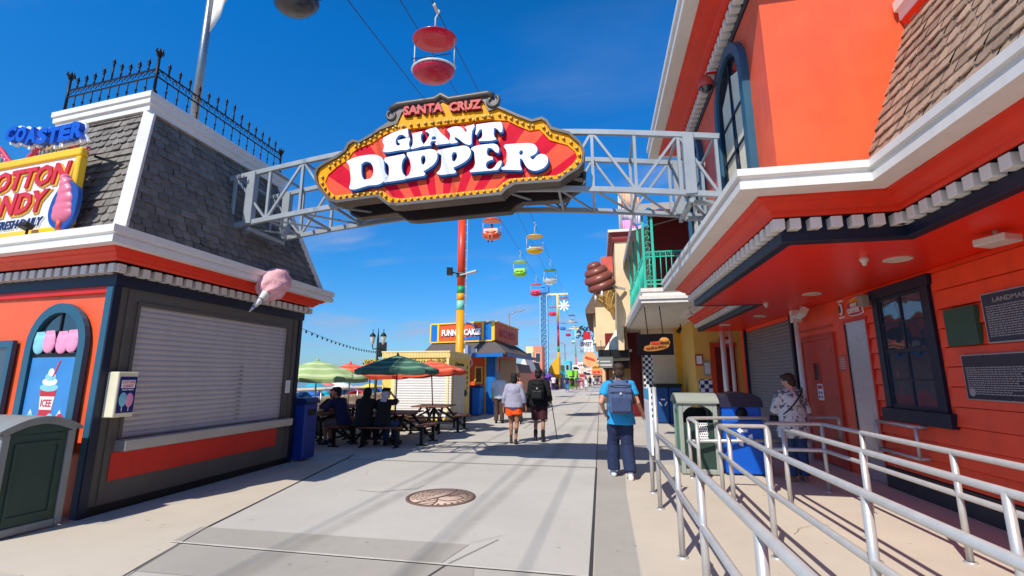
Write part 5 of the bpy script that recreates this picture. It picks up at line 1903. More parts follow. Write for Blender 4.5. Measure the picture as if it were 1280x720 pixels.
class Body:
    """a pose in metres, facing +y, feet or seat on the ground plane of the thing"""

    def __init__(s, h=1.75, female=False, bulk=1.0):
        k = h / 1.75
        s.k, s.b, s.fem = k, bulk, female
        s.pel = V((0, 0, .95)); s.che = V((0, .0, 1.31)); s.neck = V((0, -.015, 1.475)); s.head = V((0, .015, 1.635))
        sw = .165 if female else .19
        s.sh = [V((-sw, -.005, 1.425)), V((sw, -.005, 1.425))]
        s.el = [V((-sw - .06, -.03, 1.13)), V((sw + .06, -.03, 1.13))]
        s.wr = [V((-sw - .06, .05, .89)), V((sw + .06, .05, .89))]
        s.hip = [V((-.095, 0, .91)), V((.095, 0, .91))]
        s.kn = [V((-.1, .02, .49)), V((.1, .02, .49))]
        s.an = [V((-.1, -.02, .085)), V((.1, -.02, .085))]
        s.toe = [V((-.12, .15, .03)), V((.12, .15, .03))]
        s.curl = [.45, .45]
        s.palm = [V((1, 0, 0)), V((-1, 0, 0))]
        s.hrot = Matrix.Rotation(0, 3, 'Z')

    def scale(s):
        k = s.k
        for n in ('pel', 'che', 'neck', 'head'): setattr(s, n, getattr(s, n) * k)
        for n in ('sh', 'el', 'wr', 'hip', 'kn', 'an', 'toe'): setattr(s, n, [p * k for p in getattr(s, n)])
        return s

    def torso(s, e=0.0):
        b = s.b; k = s.k
        up = (s.che - s.pel).normalized()
        rot = up.to_track_quat('Z', 'Y').to_matrix()
        # keep the width axis sideways
        z = up; x = V((1, 0, 0)); y = z.cross(x).normalized(); x = y.cross(z).normalized()
        rot = Matrix((x, y, z)).transposed()
        mid = s.pel.lerp(s.che, .45)
        hw = .175 if s.fem else .16
        return [('ell', s.pel, V((hw * b + e, .118 * b + e, .135 + e)) * k, rot),
                ('ell', mid, V((.138 * b + e, .108 * b + e, .18 + e)) * k, rot),
                ('ell', s.che, V(((.15 if s.fem else .172) * b + e, .115 * b + e, .185 + e)) * k, rot),
                ('cap', s.sh[0] * .94 + s.sh[1] * .06, s.sh[1] * .94 + s.sh[0] * .06, (.058 + e) * k, (.058 + e) * k)]

    def limbs(s, e=0.0):
        k = s.k; P = []
        f = .9 if s.fem else 1.0
        for i in (0, 1):
            P += [('cap', s.sh[i], s.el[i], (.052 * f + e) * k, (.040 * f + e) * k), ('cap', s.el[i], s.wr[i], (.041 * f + e) * k, (.026 * f + e) * k)]
        return P

    def legs(s, e=0.0):
        k = s.k; P = []
        for i in (0, 1):
            P += [('cap', s.hip[i], s.kn[i], (.088 * s.b + e) * k, (.055 + e) * k), ('cap', s.kn[i], s.an[i], (.054 + e) * k, (.036 + e) * k)]
            d = (s.an[i] - s.kn[i])
            back = V((0, -1, 0)) if abs(d.normalized().z) > .6 else V((0, 0, -1))
            P.append(('ell', s.kn[i] + d * .3 + back * .018 * k, V((.05 + e, .05 + e, .12 + e)) * k, d.normalized().to_track_quat('Z', 'Y').to_matrix()))
        return P

    def feet(s, e=0.0):
        k = s.k; P = []
        for i in (0, 1):
            h = V((s.an[i].x, s.an[i].y - .03 * k, s.toe[i].z + .005))
            P += [('cap', h, s.toe[i], (.036 + e) * k, (.03 + e) * k), ('cap', s.an[i], h.lerp(s.toe[i], .3), (.036 + e) * k, (.036 + e) * k)]
        return P

    def hands(s):
        k = s.k; P = []
        for i in (0, 1):
            d = (s.wr[i] - s.el[i]).normalized()
            n = s.palm[i] - d * s.palm[i].dot(d)
            n = n.normalized() if n.length > .01 else d.orthogonal().normalized()
            sd = d.cross(n).normalized()
            if i == 1: sd = -sd           # thumb side
            w = s.wr[i]
            rot = Matrix((sd, n, d)).transposed()
            P.append(('ell', w + d * .052 * k, V((.041, .017, .055)) * k, rot))
            P.append(('cap', w, w + d * .03 * k, .025 * k, .026 * k))
            for j, L in enumerate((.070, .080, .074, .058)):
                o = (1.5 - j)
                base = w + (d * .088 + sd * o * .021) * k
                c = s.curl[i]
                p = base; dr = (d + sd * o * .10).normalized()
                for q, fr in enumerate((.45, .32, .23)):
                    a = c * (.7 + .5 * q)
                    dr2 = (dr * math.cos(a) + n * math.sin(a)).normalized()
                    e = p + dr2 * L * fr * k
                    P.append(('cap', p, e, (.0092 - .0007 * q) * k, (.0086 - .0008 * q) * k))
                    p, dr = e, dr2
            b0 = w + (d * .03 + sd * .03) * k
            b1 = b0 + (d * .03 + sd * .03 + n * .012) * k
            P += [('cap', b0, b1, .0115 * k, .0105 * k), ('cap', b1, b1 + (d * .032 + sd * .008 + n * .012) * k, .010 * k, .0085 * k)]
        return P

    def headp(s):
        k = s.k; R = s.hrot; c = s.head
        f = lambda x, y, z: c + R @ V((x, y, z)) * k
        P = [('ell', f(0, -.008, .025), V((.075, .094, .09)) * k, R), ('ell', f(0, .02, -.035), V((.06, .068, .078)) * k, R),
             ('cap', f(0, .095, .0), f(0, .108, -.028), .008 * k, .013 * k), ('cap', s.neck + V((0, 0, -.02)), c + R @ V((0, -.02, -.05)) * k, .06 * k, .052 * k),
             ('cap', f(-.025, .078, -.062), f(.025, .078, -.062), .009 * k, .009 * k), ('ell', f(0, .07, -.1), V((.025, .02, .016)) * k, R)]
        for x in (-1, 1):
            P.append(('ell', f(x * .076, -.005, -.01), V((.012, .022, .032)) * k, R))
        return P

    def build(s, root, skin, vox=.0075):
        me = solid(s.torso() + s.limbs() + s.legs() + s.feet() + s.headp(), max(vox, .012), 2)
        if vox < .014:      # hands at a finer grain, grown into the wrists
            bm = bmesh.new(); bm.from_mesh(me)
            h = solid(s.hands(), .0048 if vox < .0085 else .0062, 1)
            bm.from_mesh(h); bpy.data.meshes.remove(h)
            bm.to_mesh(me); bm.free()
            me.polygons.foreach_set('use_smooth', [True] * len(me.polygons))
        me.materials.append(skin)
        body = link_mesh('body', me, root)
        f = lambda x, y, z: s.head + s.hrot @ V((x, y, z)) * s.k
        mb = MB()
        for x in (-1, 1):
            mb.ball(f(x * .031, .078, .012), .0125 * s.k, 10, 6, 0); mb.ball(f(x * .031, .087, .012), .006 * s.k, 8, 6, 1)
            mb.bar(f(x * .018, .089, .034), f(x * .046, .08, .036), .007, .006, 1)
        mb.tube([f(-.024, .083, -.063), f(0, .09, -.062), f(.024, .083, -.063)], .0035, 6, 2)
        mb.build('face_features', [mat('eye_white', (220, 214, 208), .3), M_black, mat('lips', (150, 78, 70), .5)], root)
        return body

    def cloth(s, name, m, root, prims, vox=.014, amp=.009, nsc=9.0, smooth=3):
        me = solid(prims, vox, smooth, amp, nsc)
        me.materials.append(m)
        return link_mesh(name, me, root)

    def hair(s, m, root, kind='short', vox=.012):
        R, k = s.hrot, s.k
        f = lambda x, y, z: s.head + R @ V((x, y, z)) * k
        P = [('ell', f(0, -.022, .042), V((.086, .095, .088)) * k, R), ('ell', f(0, -.05, -.005), V((.08, .065, .085)) * k, R)]
        if kind == 'short':
            P += [('ell', f(0, .045, .1), V((.07, .055, .04)) * k, R), ('ell', f(0, -.03, .07), V((.094, .1, .075)) * k, R), ('ell', f(0, -.07, -.02), V((.082, .055, .085)) * k, R)]
        if kind == 'bob':
            P += [('ell', f(0, -.05, -.06), V((.088, .062, .1)) * k, R), ('ell', f(0, .045, .095), V((.07, .05, .035)) * k, R)]
        if kind == 'long':
            P += [('ell', f(0, -.06, -.1), V((.09, .06, .17)) * k, R), ('ell', f(0, -.075, -.2), V((.08, .045, .14)) * k, R), ('ell', f(0, .04, .1), V((.06, .05, .03)) * k, R)]
        me = solid(P, vox, 1, .006, 45)
        me.materials.append(m)
        return link_mesh('hair', me, root)

    # ready garments
    def shirt(s, name, m, root, sleeve=.55, hem=.1, e=.018, flare=.03, **kw):
        k = s.k
        up = (s.che - s.pel).normalized()
        P = s.torso(e)
        base = s.pel - up * hem * k
        if abs(up.z) > .9:
            hw = (.178 if s.fem else .168) * s.b
            P.append(('loft', [((base.x, base.y, base.z), (hw + e + flare) * k, (.12 * s.b + e + flare) * k), (tuple(s.pel.lerp(s.che, .25)), (hw + e) * k, (.118 * s.b + e) * k), (tuple(s.pel.lerp(s.che, .8)), (hw * .98 + e * .6) * k, (.112 * s.b + e * .6) * k)]))
        for i in (0, 1):
            f = .9 if s.fem else 1.0
            if sleeve <= 1:
                P.append(('cut', s.sh[i], s.sh[i].lerp(s.el[i], sleeve), (.056 * f + e) * k, (.052 * f + e * 1.2) * k))
            else:
                P += [('cap', s.sh[i], s.el[i], (.054 * f + e) * k, (.044 * f + e) * k), ('cut', s.el[i], s.el[i].lerp(s.wr[i], sleeve - 1), (.045 * f + e) * k, (.036 * f + e) * k)]
        return s.cloth(name, m, root, P, **kw)

    def trousers(s, name, m, root, e=.016, to=1.97, wide=.012, **kw):
        k = s.k
        z = (s.che - s.pel).normalized(); x = V((1, 0, 0)); y = z.cross(x).normalized()
        rot = Matrix((x, y, z)).transposed()
        hw = .175 if s.fem else .16
        P = [('ell', s.pel, V((hw * s.b + e * .6, .118 * s.b + e * .6, .12)) * k, rot)]
        for i in (0, 1):
            if to <= 1:
                P.append(('cut', s.hip[i], s.hip[i].lerp(s.kn[i], to), (.09 * s.b + e) * k, (.09 * s.b - .03 * to + e + wide) * k))
            else:
                P += [('cap', s.hip[i], s.kn[i], (.09 * s.b + e) * k, (.058 + e + wide) * k), ('cut', s.kn[i], s.kn[i].lerp(s.an[i], to - 1), (.058 + e + wide) * k, (.042 + e + wide * 1.6) * k)]
        return s.cloth(name, m, root, P, **kw)

    def shoes(s, m, root, sole=None, e=.008):
        k = s.k
        P = s.feet(e)
        for q in (P[:2], P[2:]):
            me = solid(q, .009, 2)
            for v in me.vertices:
                if v.co.z < .004: v.co.z = .004
            me.materials.append(m)
            o = link_mesh('shoe', me, root)
        return o


def person(label, group=None):
    return thing('person', label, 'person', (0, 0, 0), group)


def place(t, x, y, rz=0.0, z=0.0):
    t.location = (x, y, z); t.rotation_euler = (0, 0, rz)


Rz = lambda a: Matrix.Rotation(math.radians(a), 3, 'Z')
Rx = lambda a: Matrix.Rotation(math.radians(a), 3, 'X')

# --- man with the backpack, walking away
b = Body(1.80, False, 1.08)
b.el[0] = V((-.29, -.06, 1.16)); b.wr[0] = V((-.24, .12, 1.0)); b.palm[0] = V((1, 0, .3))
b.el[1] = V((.28, -.05, 1.16)); b.wr[1] = V((.37, .12, .99)); b.palm[1] = V((0, .2, -1)); b.curl = [.8, .5]
b.kn[0] = V((-.11, .14, .50)); b.an[0] = V((-.12, .12, .09)); b.toe[0] = V((-.15, .30, .035))
b.kn[1] = V((.10, .02, .49)); b.an[1] = V((.11, -.16, .10)); b.toe[1] = V((.14, .01, .03))
b.pel = b.pel + V((.015, 0, 0)); b.hrot = Rz(10)
b.scale()
man = person('man in light blue t-shirt and navy trousers walking away beside railing')
b.build(man, SKIN[0], .0065)
b.shirt('t_shirt', mat('shirt_cyan', (38, 150, 206), .85, var=.08, vs=8, bump=.3, bs=25), man, .62, .14)
b.trousers('trousers', mat('trousers_navy', (30, 42, 74), .85, var=.12, vs=8, bump=.4, bs=22), man, wide=.026, amp=.011)
b.shoes(mat('shoe_white', (214, 214, 216), .6, var=.06), man)
b.hair(M_hair, man, 'short')
place(man, .3, 8.1, math.radians(3))


def backpack(label, m, m2, w, h, d, off):
    t = thing('backpack', label, 'backpack')
    P = [('ell', (0, -.0, 0), V((w / 2, d / 2, h / 2)), None), ('box', (0, 0, -.02), V((w * .44, 0, 0)), V((0, d * .4, 0)), V((0, 0, h * .42)))]
    me = solid(P, .014, 6, .006, 9)
    me.materials.append(m); link_mesh('bag', me, t)
    me = solid([('box', (0, -d * .5, -h * .22), V((w * .36, 0, 0)), V((0, d * .2, 0)), V((0, 0, h * .2))), ], .012, 6, .004, 12)
    me.materials.append(m2); link_mesh('front_pocket', me, t)
    mb = MB()
    for z in (h * .28, h * .1): mb.tube([(w * .4 * math.cos(a), -d * .35 - d * .2 * math.sin(a), z + .02 * math.sin(a)) for a in [PI * i / 10 for i in range(11)]], .006, 6)
    mb.build('zip', M_black, t)
    mb = MB(); mb.lathe([(0, 0), (.022, 0), (.022, .006)], (0, -d * .56, h * .08), 12, 0, axis='Y'); mb.build('badge', mat('badge_grey', (176, 180, 196), .6), t)
    mb = MB(); mb.tube([(-.04, d * .2, h * .48), (-.03, d * .2, h * .56), (.03, d * .2, h * .56), (.04, d * .2, h * .48)], .009, 6); mb.build('grab_loop', M_black, t)
    for s in (-1, 1):
        mb = MB()
        pts = [(s * w * .26, d * .35, h * .42), (s * w * .30, d * .5, h * .52), (s * w * .34, d * 1.15, h * .46), (s * w * .36, d * 1.45, h * .15), (s * w * .42, d * 1.1, -h * .25), (s * w * .4, d * .3, -h * .42)]
        mb.tube(pts, .018, 6); mb.build('strap', m2, t)
    return t


M_bpk = mat('pack_blue', (76, 92, 126), .8, var=.12, vs=8, bump=.3, bs=60)
bp = backpack('slate blue backpack with front pocket on man in light blue', M_bpk, mat('pack_blue_dark', (56, 70, 104), .8, var=.12, vs=8), .41, .56, .24, 0)
bp.location = (.3 + .01, 8.1 - .235, 1.28); bp.rotation_euler = (math.radians(-4), 0, math.radians(3))
cup = thing('paper_cup', 'small white cup in left hand of man with backpack', 'cup')
mb = MB(); mb.lathe([(0, 0), (.03, 0), (.042, .11), (.038, .11), (.028, .006)], (0, 0, 0), 16); mb.build('cup', M_sgw, cup)
mb = MB(); mb.lathe([(.043, .108), (.045, .12), (.02, .126), (0, .126)], (0, 0, 0), 16); mb.build('lid', M_offw, cup)
hp = b.wr[0] + (b.wr[0] - b.el[0]).normalized() * .09
cup.location = (.3 + hp.x + .015, 8.1 + hp.y, hp.z - .04)

# --- woman in orange shorts
b = Body(1.68, True, 1.2)
b.el[0] = V((-.25, -.05, 1.14)); b.wr[0] = V((-.27, .02, .88)); b.el[1] = V((.26, -.03, 1.14)); b.wr[1] = V((.31, .05, .89))
b.kn[0] = V((-.08, .09, .5)); b.an[0] = V((-.07, .02, .09)); b.toe[0] = V((-.08, .19, .035))
b.kn[1] = V((.08, -.01, .5)); b.an[1] = V((.06, -.14, .11)); b.toe[1] = V((.07, .03, .03))
b.hrot = Rz(12)
b.scale()
t = person('woman in lavender top and bright orange shorts walking away')
b.build(t, SKIN[1], .008)
b.shirt('top', mat('top_lavender', (160, 158, 178), .85, var=.08, vs=8, bump=.3, bs=25), t, 1.55, .06, flare=.02)
b.trousers('shorts', mat('shorts_orange', (240, 84, 20), .8, var=.06, vs=8), t, to=.48, wide=.03)
b.shoes(mat('sandal_dark', (46, 38, 36), .6), t, e=.004)
b.hair(M_hairk, t, 'bob')
place(t, -2.12, 11.65, math.radians(4))
# --- man in black with cap and stick
b = Body(1.78, False, 1.18)
b.el[0] = V((-.24, -.05, 1.15)); b.wr[0] = V((-.19, .14, 1.0)); b.el[1] = V((.25, -.06, 1.14)); b.wr[1] = V((.27, .14, .98)); b.palm[1] = V((-1, 0, 0)); b.curl = [.6, 1.0]
b.kn[0] = V((-.1, .1, .5)); b.an[0] = V((-.1, .03, .085)); b.toe[0] = V((-.12, .2, .03))
b.kn[1] = V((.1, -.02, .5)); b.an[1] = V((.1, -.16, .11)); b.toe[1] = V((.12, .01, .035))
b.hrot = Rz(-18)
b.scale()
t = person('man in black jacket and cap with maroon shorts walking away')
b.build(t, SKIN[1], .008)
M_blackcloth = mat('cloth_black', (17, 17, 20), .85, var=.2, vs=8, bump=.3, bs=25)
b.shirt('jacket', M_blackcloth, t, 1.9, .1, e=.03)
b.trousers('shorts', mat('shorts_maroon', (66, 26, 34), .85, var=.12), t, to=.95, wide=.02)
me = solid([('cut', b.an[i].lerp(b.kn[i], .38), b.an[i] + V((0, 0, -.01)), .054, .046) for i in (0, 1)], .01, 2); me.materials.append(M_blackcloth); link_mesh('socks', me, t)
b.shoes(mat('shoe_black', (24, 24, 26), .5), t)
b.hair(M_hairk, t, 'short')
me = solid([('ell', b.head + V((0, -.01, .075)), V((.094, .105, .07)), None), ('ell', b.head + b.hrot @ V((0, .11, .06)), V((.07, .08, .012)), b.hrot)], .009, 2)
me.materials.append(mat('cap_dark', (32, 32, 30), .8)); link_mesh('cap', me, t)
place(t, -1.56, 12.2, math.radians(2))
bp2 = backpack('black rucksack on back of man in cap', M_blackcloth, M_black, .36, .5, .22, 0)
bp2.location = (-1.57, 12.2 - .23, 1.27); bp2.rotation_euler = (0, 0, math.radians(2))
stick = thing('walking_stick', 'thin dark walking stick in right hand of man in cap', 'stick')
hp = b.wr[1] + (b.wr[1] - b.el[1]).normalized() * .08
mb = MB(); mb.tube([(0, 0, 1.06), (.14, .1, .015)], .011, 8); mb.build('shaft', M_black, stick)
mb = MB(); mb.tube([(-.02, -.02, 1.12), (0, 0, 1.04)], .017, 8); mb.build('grip', M_grey, stick)
stick.location = (-1.56 + hp.x, 12.2 + hp.y, 0)

# --- woman in the patterned blouse at the shutter
b = Body(1.63, True, 1.16)
b.el[0] = V((-.27, .02, 1.15)); b.wr[0] = V((-.16, .22, 1.12)); b.el[1] = V((.27, .02, 1.14)); b.wr[1] = V((.13, .23, 1.12)); b.palm = [V((.6, 0, .6)), V((-.6, 0, .6))]; b.curl = [.9, .9]
b.hrot = Rz(38) @ Rx(-14)
b.scale()
t = person('woman in grey patterned white blouse and jeans standing at red door')
b.build(t, SKIN[0], .0065)
b.shirt('blouse', blotch('blouse_print', (206, 204, 204), (92, 100, 104), 7.5, .43), t, 1.45, .24, e=.026, flare=.035)
b.trousers('jeans', mat('denim', (42, 70, 112), .85, var=.14, vs=8, bump=.4, bs=40), t, wide=.018, amp=.008)
b.shoes(mat('sandal_tan', (150, 104, 84), .6), t, e=.003)
b.hair(M_hair, t, 'short')
place(t, 2.98, 8.33, math.radians(6))
sb = thing('shoulder_bag', 'black crossbody bag strap across patterned blouse', 'bag')
mb = MB()
k = b.k
pts = []
for i in range(25):
    a = 2 * PI * i / 24
    u = math.cos(a); w = math.sin(a)
    pts.append(V((.185 * u, -.165 * w - .0, 1.21 + .22 * u)) * 1.0)
mb.tube(pts, .011, 6, closed=True); mb.build('strap', M_black, sb)
mb = MB(); mb.obox((-.25, .06, .92), (.04, 0, 0), (0, .09, 0), (0, 0, .07)); mb.build('pouch', M_black, sb, bevel=.02, seg=2)
sb.location = (2.98, 8.33, 0); sb.rotation_euler = (0, 0, math.radians(6))
ph = thing('mobile_phone', 'dark phone in hands of woman in patterned blouse', 'phone')
mb = MB(); mb.obox((0, 0, 0), (.036, 0, 0), (0, .05, .055), (0, .005, -.004)); mb.build('body', M_black, ph, bevel=.004)
ph.location = (2.95, 8.33 + .29, 1.09); ph.rotation_euler = (0, 0, math.radians(6))


# --- seated people
def seated(label, skin, h, fem, lean, seat=.46, arms=None, hr=None, bulk=1.0):
    b = Body(h, fem, bulk)
    k = b.k
    a = math.radians(lean)
    up = V((0, math.sin(a), math.cos(a)))
    b.pel = V((0, 0, seat / k + .1)); b.che = b.pel + up * .36; b.neck = b.pel + up * .525; b.head = b.neck + V((0, .03 + math.sin(a) * .1, .155))
    sw = .165 if fem else .19
    sp = b.pel + up * .475
    b.sh = [sp + V((-sw, 0, 0)), sp + V((sw, 0, 0))]
    b.hip = [b.pel + V((-.1, .02, -.04)), b.pel + V((.1, .02, -.04))]
    b.kn = [V((-.14, .43, seat / k + .04)), V((.14, .43, seat / k + .04))]
    b.an = [V((-.13, .38, .09)), V((.13, .44, .09))]
    b.toe = [V((-.14, .55, .035)), V((.14, .61, .035))]
    if arms:
        b.el = [sp + V(arms[0]), sp + V(arms[2])]; b.wr = [sp + V(arms[1]), sp + V(arms[3])]
    b.palm = [V((0, 0, -1)), V((0, 0, -1))]
    if hr is not None: b.hrot = hr
    b.scale()
    t = person(label)
    b.build(t, skin, .009)
    return b, t


M_denim = MATS['denim']
T1 = V((-5.08, 11.3, 0)); T3 = V((-7.0, 10.75, 0))
on_table = ((-.28, .22, -.2), (-.12, .46, -.24), (.28, .22, -.2), (.12, .46, -.24))
b, t = seated('person in black hooded jacket seated with back turned at nearest picnic table', SKIN[0], 1.72, False, 14, arms=on_table, hr=Rz(0), bulk=1.12)
b.shirt('jacket', M_blackcloth, t, 1.9, .06, e=.03)
b.trousers('trousers', M_blackcloth, t, to=1.95)
b.shoes(MATS['shoe_black'], t)
b.hair(M_hairk, t, 'bob')
me = solid([('ell', b.head + V((0, -.03, .01)), V((.105, .105, .135)), None), ('ell', b.neck + V((0, -.04, .02)), V((.12, .1, .09)), None)], .011, 3); me.materials.append(M_blackcloth); link_mesh('hood', me, t)
place(t, -5.48, 10.42, 0)
arms2 = ((-.26, .24, -.18), (-.1, .46, -.24), (.3, .1, .02), (.1, .12, .2))
b, t = seated('woman with pale scarf raising hand to head at nearest picnic table', SKIN[0], 1.70, True, 10, arms=arms2, hr=Rz(-25))
b.shirt('top', M_blackcloth, t, .9, .05, e=.025)
b.trousers('jeans', M_denim, t, to=1.95)
b.shoes(MATS['shoe_black'], t)
b.hair(M_hairk, t, 'short')
me = solid([('ell', b.head + V((0, -.05, -.03)), V((.095, .085, .13)), None), ('ell', b.neck + V((0, -.06, -.03)), V((.1, .06, .1)), None)], .011, 3, .006, 12); me.materials.append(mat('scarf_grey', (176, 178, 188), .85)); link_mesh('scarf', me, t)
place(t, -5.0, 10.42, math.radians(-8))
b, t = seated('man in navy shirt leaning on table beside kiosk corner', SKIN[1], 1.78, False, 22, arms=on_table, hr=Rz(30), bulk=1.1)
b.shirt('shirt', mat('shirt_navy', (28, 34, 76), .85, var=.12), t, .9, .08, e=.028)
b.trousers('shorts', mat('shorts_grey', (96, 92, 92), .85), t, to=.95)
b.shoes(MATS['shoe_black'], t)
b.hair(M_hairk, t, 'short')
place(t, -6.13, 10.72, math.radians(86))
b, t = seated('woman in dark red top facing street at table beside kiosk corner', SKIN[1], 1.62, True, 16, arms=on_table, hr=Rz(-20))
b.shirt('top', mat('top_wine', (70, 22, 38), .85, var=.12), t, .9, .05, e=.02)
b.trousers('leggings', mat('leggings_teal', (34, 60, 66), .85), t, to=1.95)
b.shoes(MATS['shoe_black'], t)
b.hair(M_hairk, t, 'long')
place(t, -6.92, 11.61, math.radians(184))

# --- two people behind the walking couple, one with a pushchair
b = Body(1.74); b.hrot = Rz(5); b.scale()
t = person('grey haired man in white shirt and brown trousers beyond walking couple')
b.build(t, SKIN[0], .011)
b.shirt('shirt', mat('shirt_white', (206, 208, 214), .85), t, .7, .1); b.trousers('trousers', mat('trousers_brown', (78, 58, 50), .85), t); b.shoes(MATS['shoe_black'], t); b.hair(M_hairg, t, 'short')
p = on_y(624, 500, 16.5); place(t, p.x, 16.5, .05)
b = Body(1.66, True); b.el = [V((-.24, .06, 1.14)), V((.24, .06, 1.14))]; b.wr = [V((-.2, .32, 1.04)), V((.2, .32, 1.04))]; b.curl = [1.1, 1.1]; b.palm = [V((0, 0, -1)), V((0, 0, -1))]; b.scale()
t = person('woman in peach top pushing a black pushchair towards camera')
b.build(t, SKIN[0], .011)
b.shirt('top', mat('top_peach', (214, 150, 128), .85), t, .6, .08); b.trousers('leggings', M_blackcloth, t, wide=0); b.shoes(MATS['shoe_black'], t); b.hair(MATS['hair_brown'], t, 'long')
p = on_y(646, 500, 17.6); place(t, p.x, 17.6, PI * .97)
pc = thing('pushchair', 'black pushchair in front of woman in peach top', 'pushchair')
mb = MB()
for s in (-1, 1):
    mb.tube([(s * .24, .62, 1.03), (s * .24, .1, .55), (s * .24, -.3, .12)], .014, 8); mb.tube([(s * .24, .3, .12), (s * .24, .1, .55)], .014, 8)
mb.tube([(-.24, .62, 1.03), (.24, .62, 1.03)], .017, 8)
mb.build('frame', M_grey, pc)
for s in (-1, 1):
    for y in (-.3, .3):
        mb = MB(); mb.tube([(s * .24 + .025, y, .12), (s * .24 - .025, y, .12)], .12, 18); mb.build('wheel', M_black, pc)
me = solid([('box', (0, .0, .45), V((.21, 0, 0)), V((0, .16, 0)), V((0, 0, .07))), ('box', (0, .2, .68), V((.21, 0, 0)), V((0, .04, .02)), V((0, -.02, .24)))], .02, 4); me.materials.append(M_blackcloth); link_mesh('seat', me, pc)
mb = MB()
for i in range(8):
    a, c = PI * .15 + PI * .75 * i / 8, PI * .15 + PI * .75 * (i + 1) / 8
    q = lambda a, x: (x, .12 - .28 * math.cos(a), .72 + .3 * math.sin(a))
    mb.add([q(a, -.23), q(a, .23), q(c, .23), q(c, -.23)], [(0, 1, 2, 3)], 0, True)
h_ = mb.build('hood', M_blackcloth, pc); h_.modifiers.new('th', 'SOLIDIFY').thickness = .015
p = on_y(660, 500, 16.7); pc.location = (p.x, 16.7, 0); pc.rotation_euler = (0, 0, .1)

# --- the far crowd: three figures, copied with clothes of their own
CW = {}
cols = {'white': (214, 212, 208), 'black': (22, 22, 26), 'navy': (34, 42, 74), 'red': (176, 40, 44), 'grey': (120, 120, 122), 'tan': (180, 150, 112), 'blue': (64, 104, 166), 'pink': (212, 132, 146), 'green': (70, 104, 70)}
for n, c in cols.items(): CW[n] = mat('cloth_' + n + '_far', c, .85, var=.1, vs=8)
protos = []
for q, (h, fem, step) in enumerate(((1.76, False, .16), (1.64, True, .12), (1.2, False, .1))):
    b = Body(h, fem)
    b.kn[0] = b.kn[0] + V((0, step * .6, 0)); b.an[0] = b.an[0] + V((0, step, 0)); b.toe[0] = b.toe[0] + V((0, step, 0))
    b.kn[1] = b.kn[1] + V((0, -step * .2, 0)); b.an[1] = b.an[1] + V((0, -step, 0)); b.toe[1] = b.toe[1] + V((0, -step, 0))
    b.wr[0] = b.wr[0] + V((0, -.1, 0)); b.wr[1] = b.wr[1] + V((0, .1, 0.02))
    b.scale()
    t = person('')
    me = solid(b.torso() + b.limbs() + b.legs() + b.feet() + b.hands() + b.headp(), .02, 1); me.materials.append(SKIN[q % 2]); link_mesh('body', me, t)
    b.shirt('shirt', CW['white'], t, .6, .1, vox=.024, amp=.004)
    b.trousers('trousers', CW['black'], t, to=1.9 if q == 0 else .9, vox=.024, amp=.004)
    b.hair(M_hairk if q else M_hair, t, 'bob' if fem else 'short', vox=.02)
    protos.append(t)
crowd = [  # px, feet y, proto, shirt, trousers, heading, label
    (692, 488, 0, 'white', 'black', 0, 'distant man in white shirt beside purple stall'),
    (709, 489.5, 0, 'navy', 'blue', 180, 'distant figure in navy near green banner'),
    (716, 488, 1, 'black', 'black', 180, 'distant woman in black left of two children'),
    (722, 487, 0, 'grey', 'tan', 0, 'distant man in grey shirt and tan trousers'),
    (727, 489.5, 2, 'pink', 'white', 180, 'distant child in pink shirt'),
    (733, 489.5, 1, 'white', 'white', 180, 'distant woman all in white in middle of walk'),
    (738, 484, 0, 'black', 'navy', 0, 'far man in black shirt and navy trousers'),
    (742, 483, 1, 'white', 'blue', 180, 'far woman in white top and blue shorts'),
    (747, 483, 0, 'navy', 'grey', 0, 'far man in navy shirt and grey trousers'),
    (751, 482.5, 1, 'pink', 'black', 180, 'far woman in pink top near right shop fronts'),
    (756, 483, 0, 'white', 'tan', 180, 'far man in white shirt and tan trousers by shop fronts'),
    (703, 482, 1, 'red', 'black', 0, 'far woman in red top near middle tower'),
    (712, 481, 0, 'blue', 'grey', 180, 'far man in blue shirt and grey trousers'),
    (729, 481, 0, 'tan', 'navy', 0, 'far man in tan shirt'),
    (680, 484, 1, 'green', 'blue', 180, 'far woman in green top left of purple stall'),
]
used = set()
for (px, py, q, s, tr_, hd, lab) in crowd:
    p = on_z(px, py)
    sw = {'cloth_white_far': CW[s], 'cloth_black_far': CW[tr_]}
    if q not in used and False: pass
    t = dup(protos[q], (p.x, p.y, 0), math.radians(hd + (px * 7) % 23 - 11), lab, 'people far down the walk', swap=None)
    kids = KIDS[t]
    for kobj in kids:
        if kobj.name.startswith('shirt'): kobj.material_slots[0].link = 'OBJECT'; kobj.material_slots[0].material = CW[s]
        if kobj.name.startswith('trousers'): kobj.material_slots[0].link = 'OBJECT'; kobj.material_slots[0].material = CW[tr_]
for t in protos:
    for kobj in KIDS[t]: bpy.data.objects.remove(kobj)
    bpy.data.objects.remove(t)
# ---------------------------------------------------------------- picnic tables and umbrellas
M_wood = mat('table_wood', (124, 74, 54), .6, var=.2, vs=6, bump=.3, bs=30)
M_tframe = mat('table_frame', (30, 28, 28), .5, metal=.4)


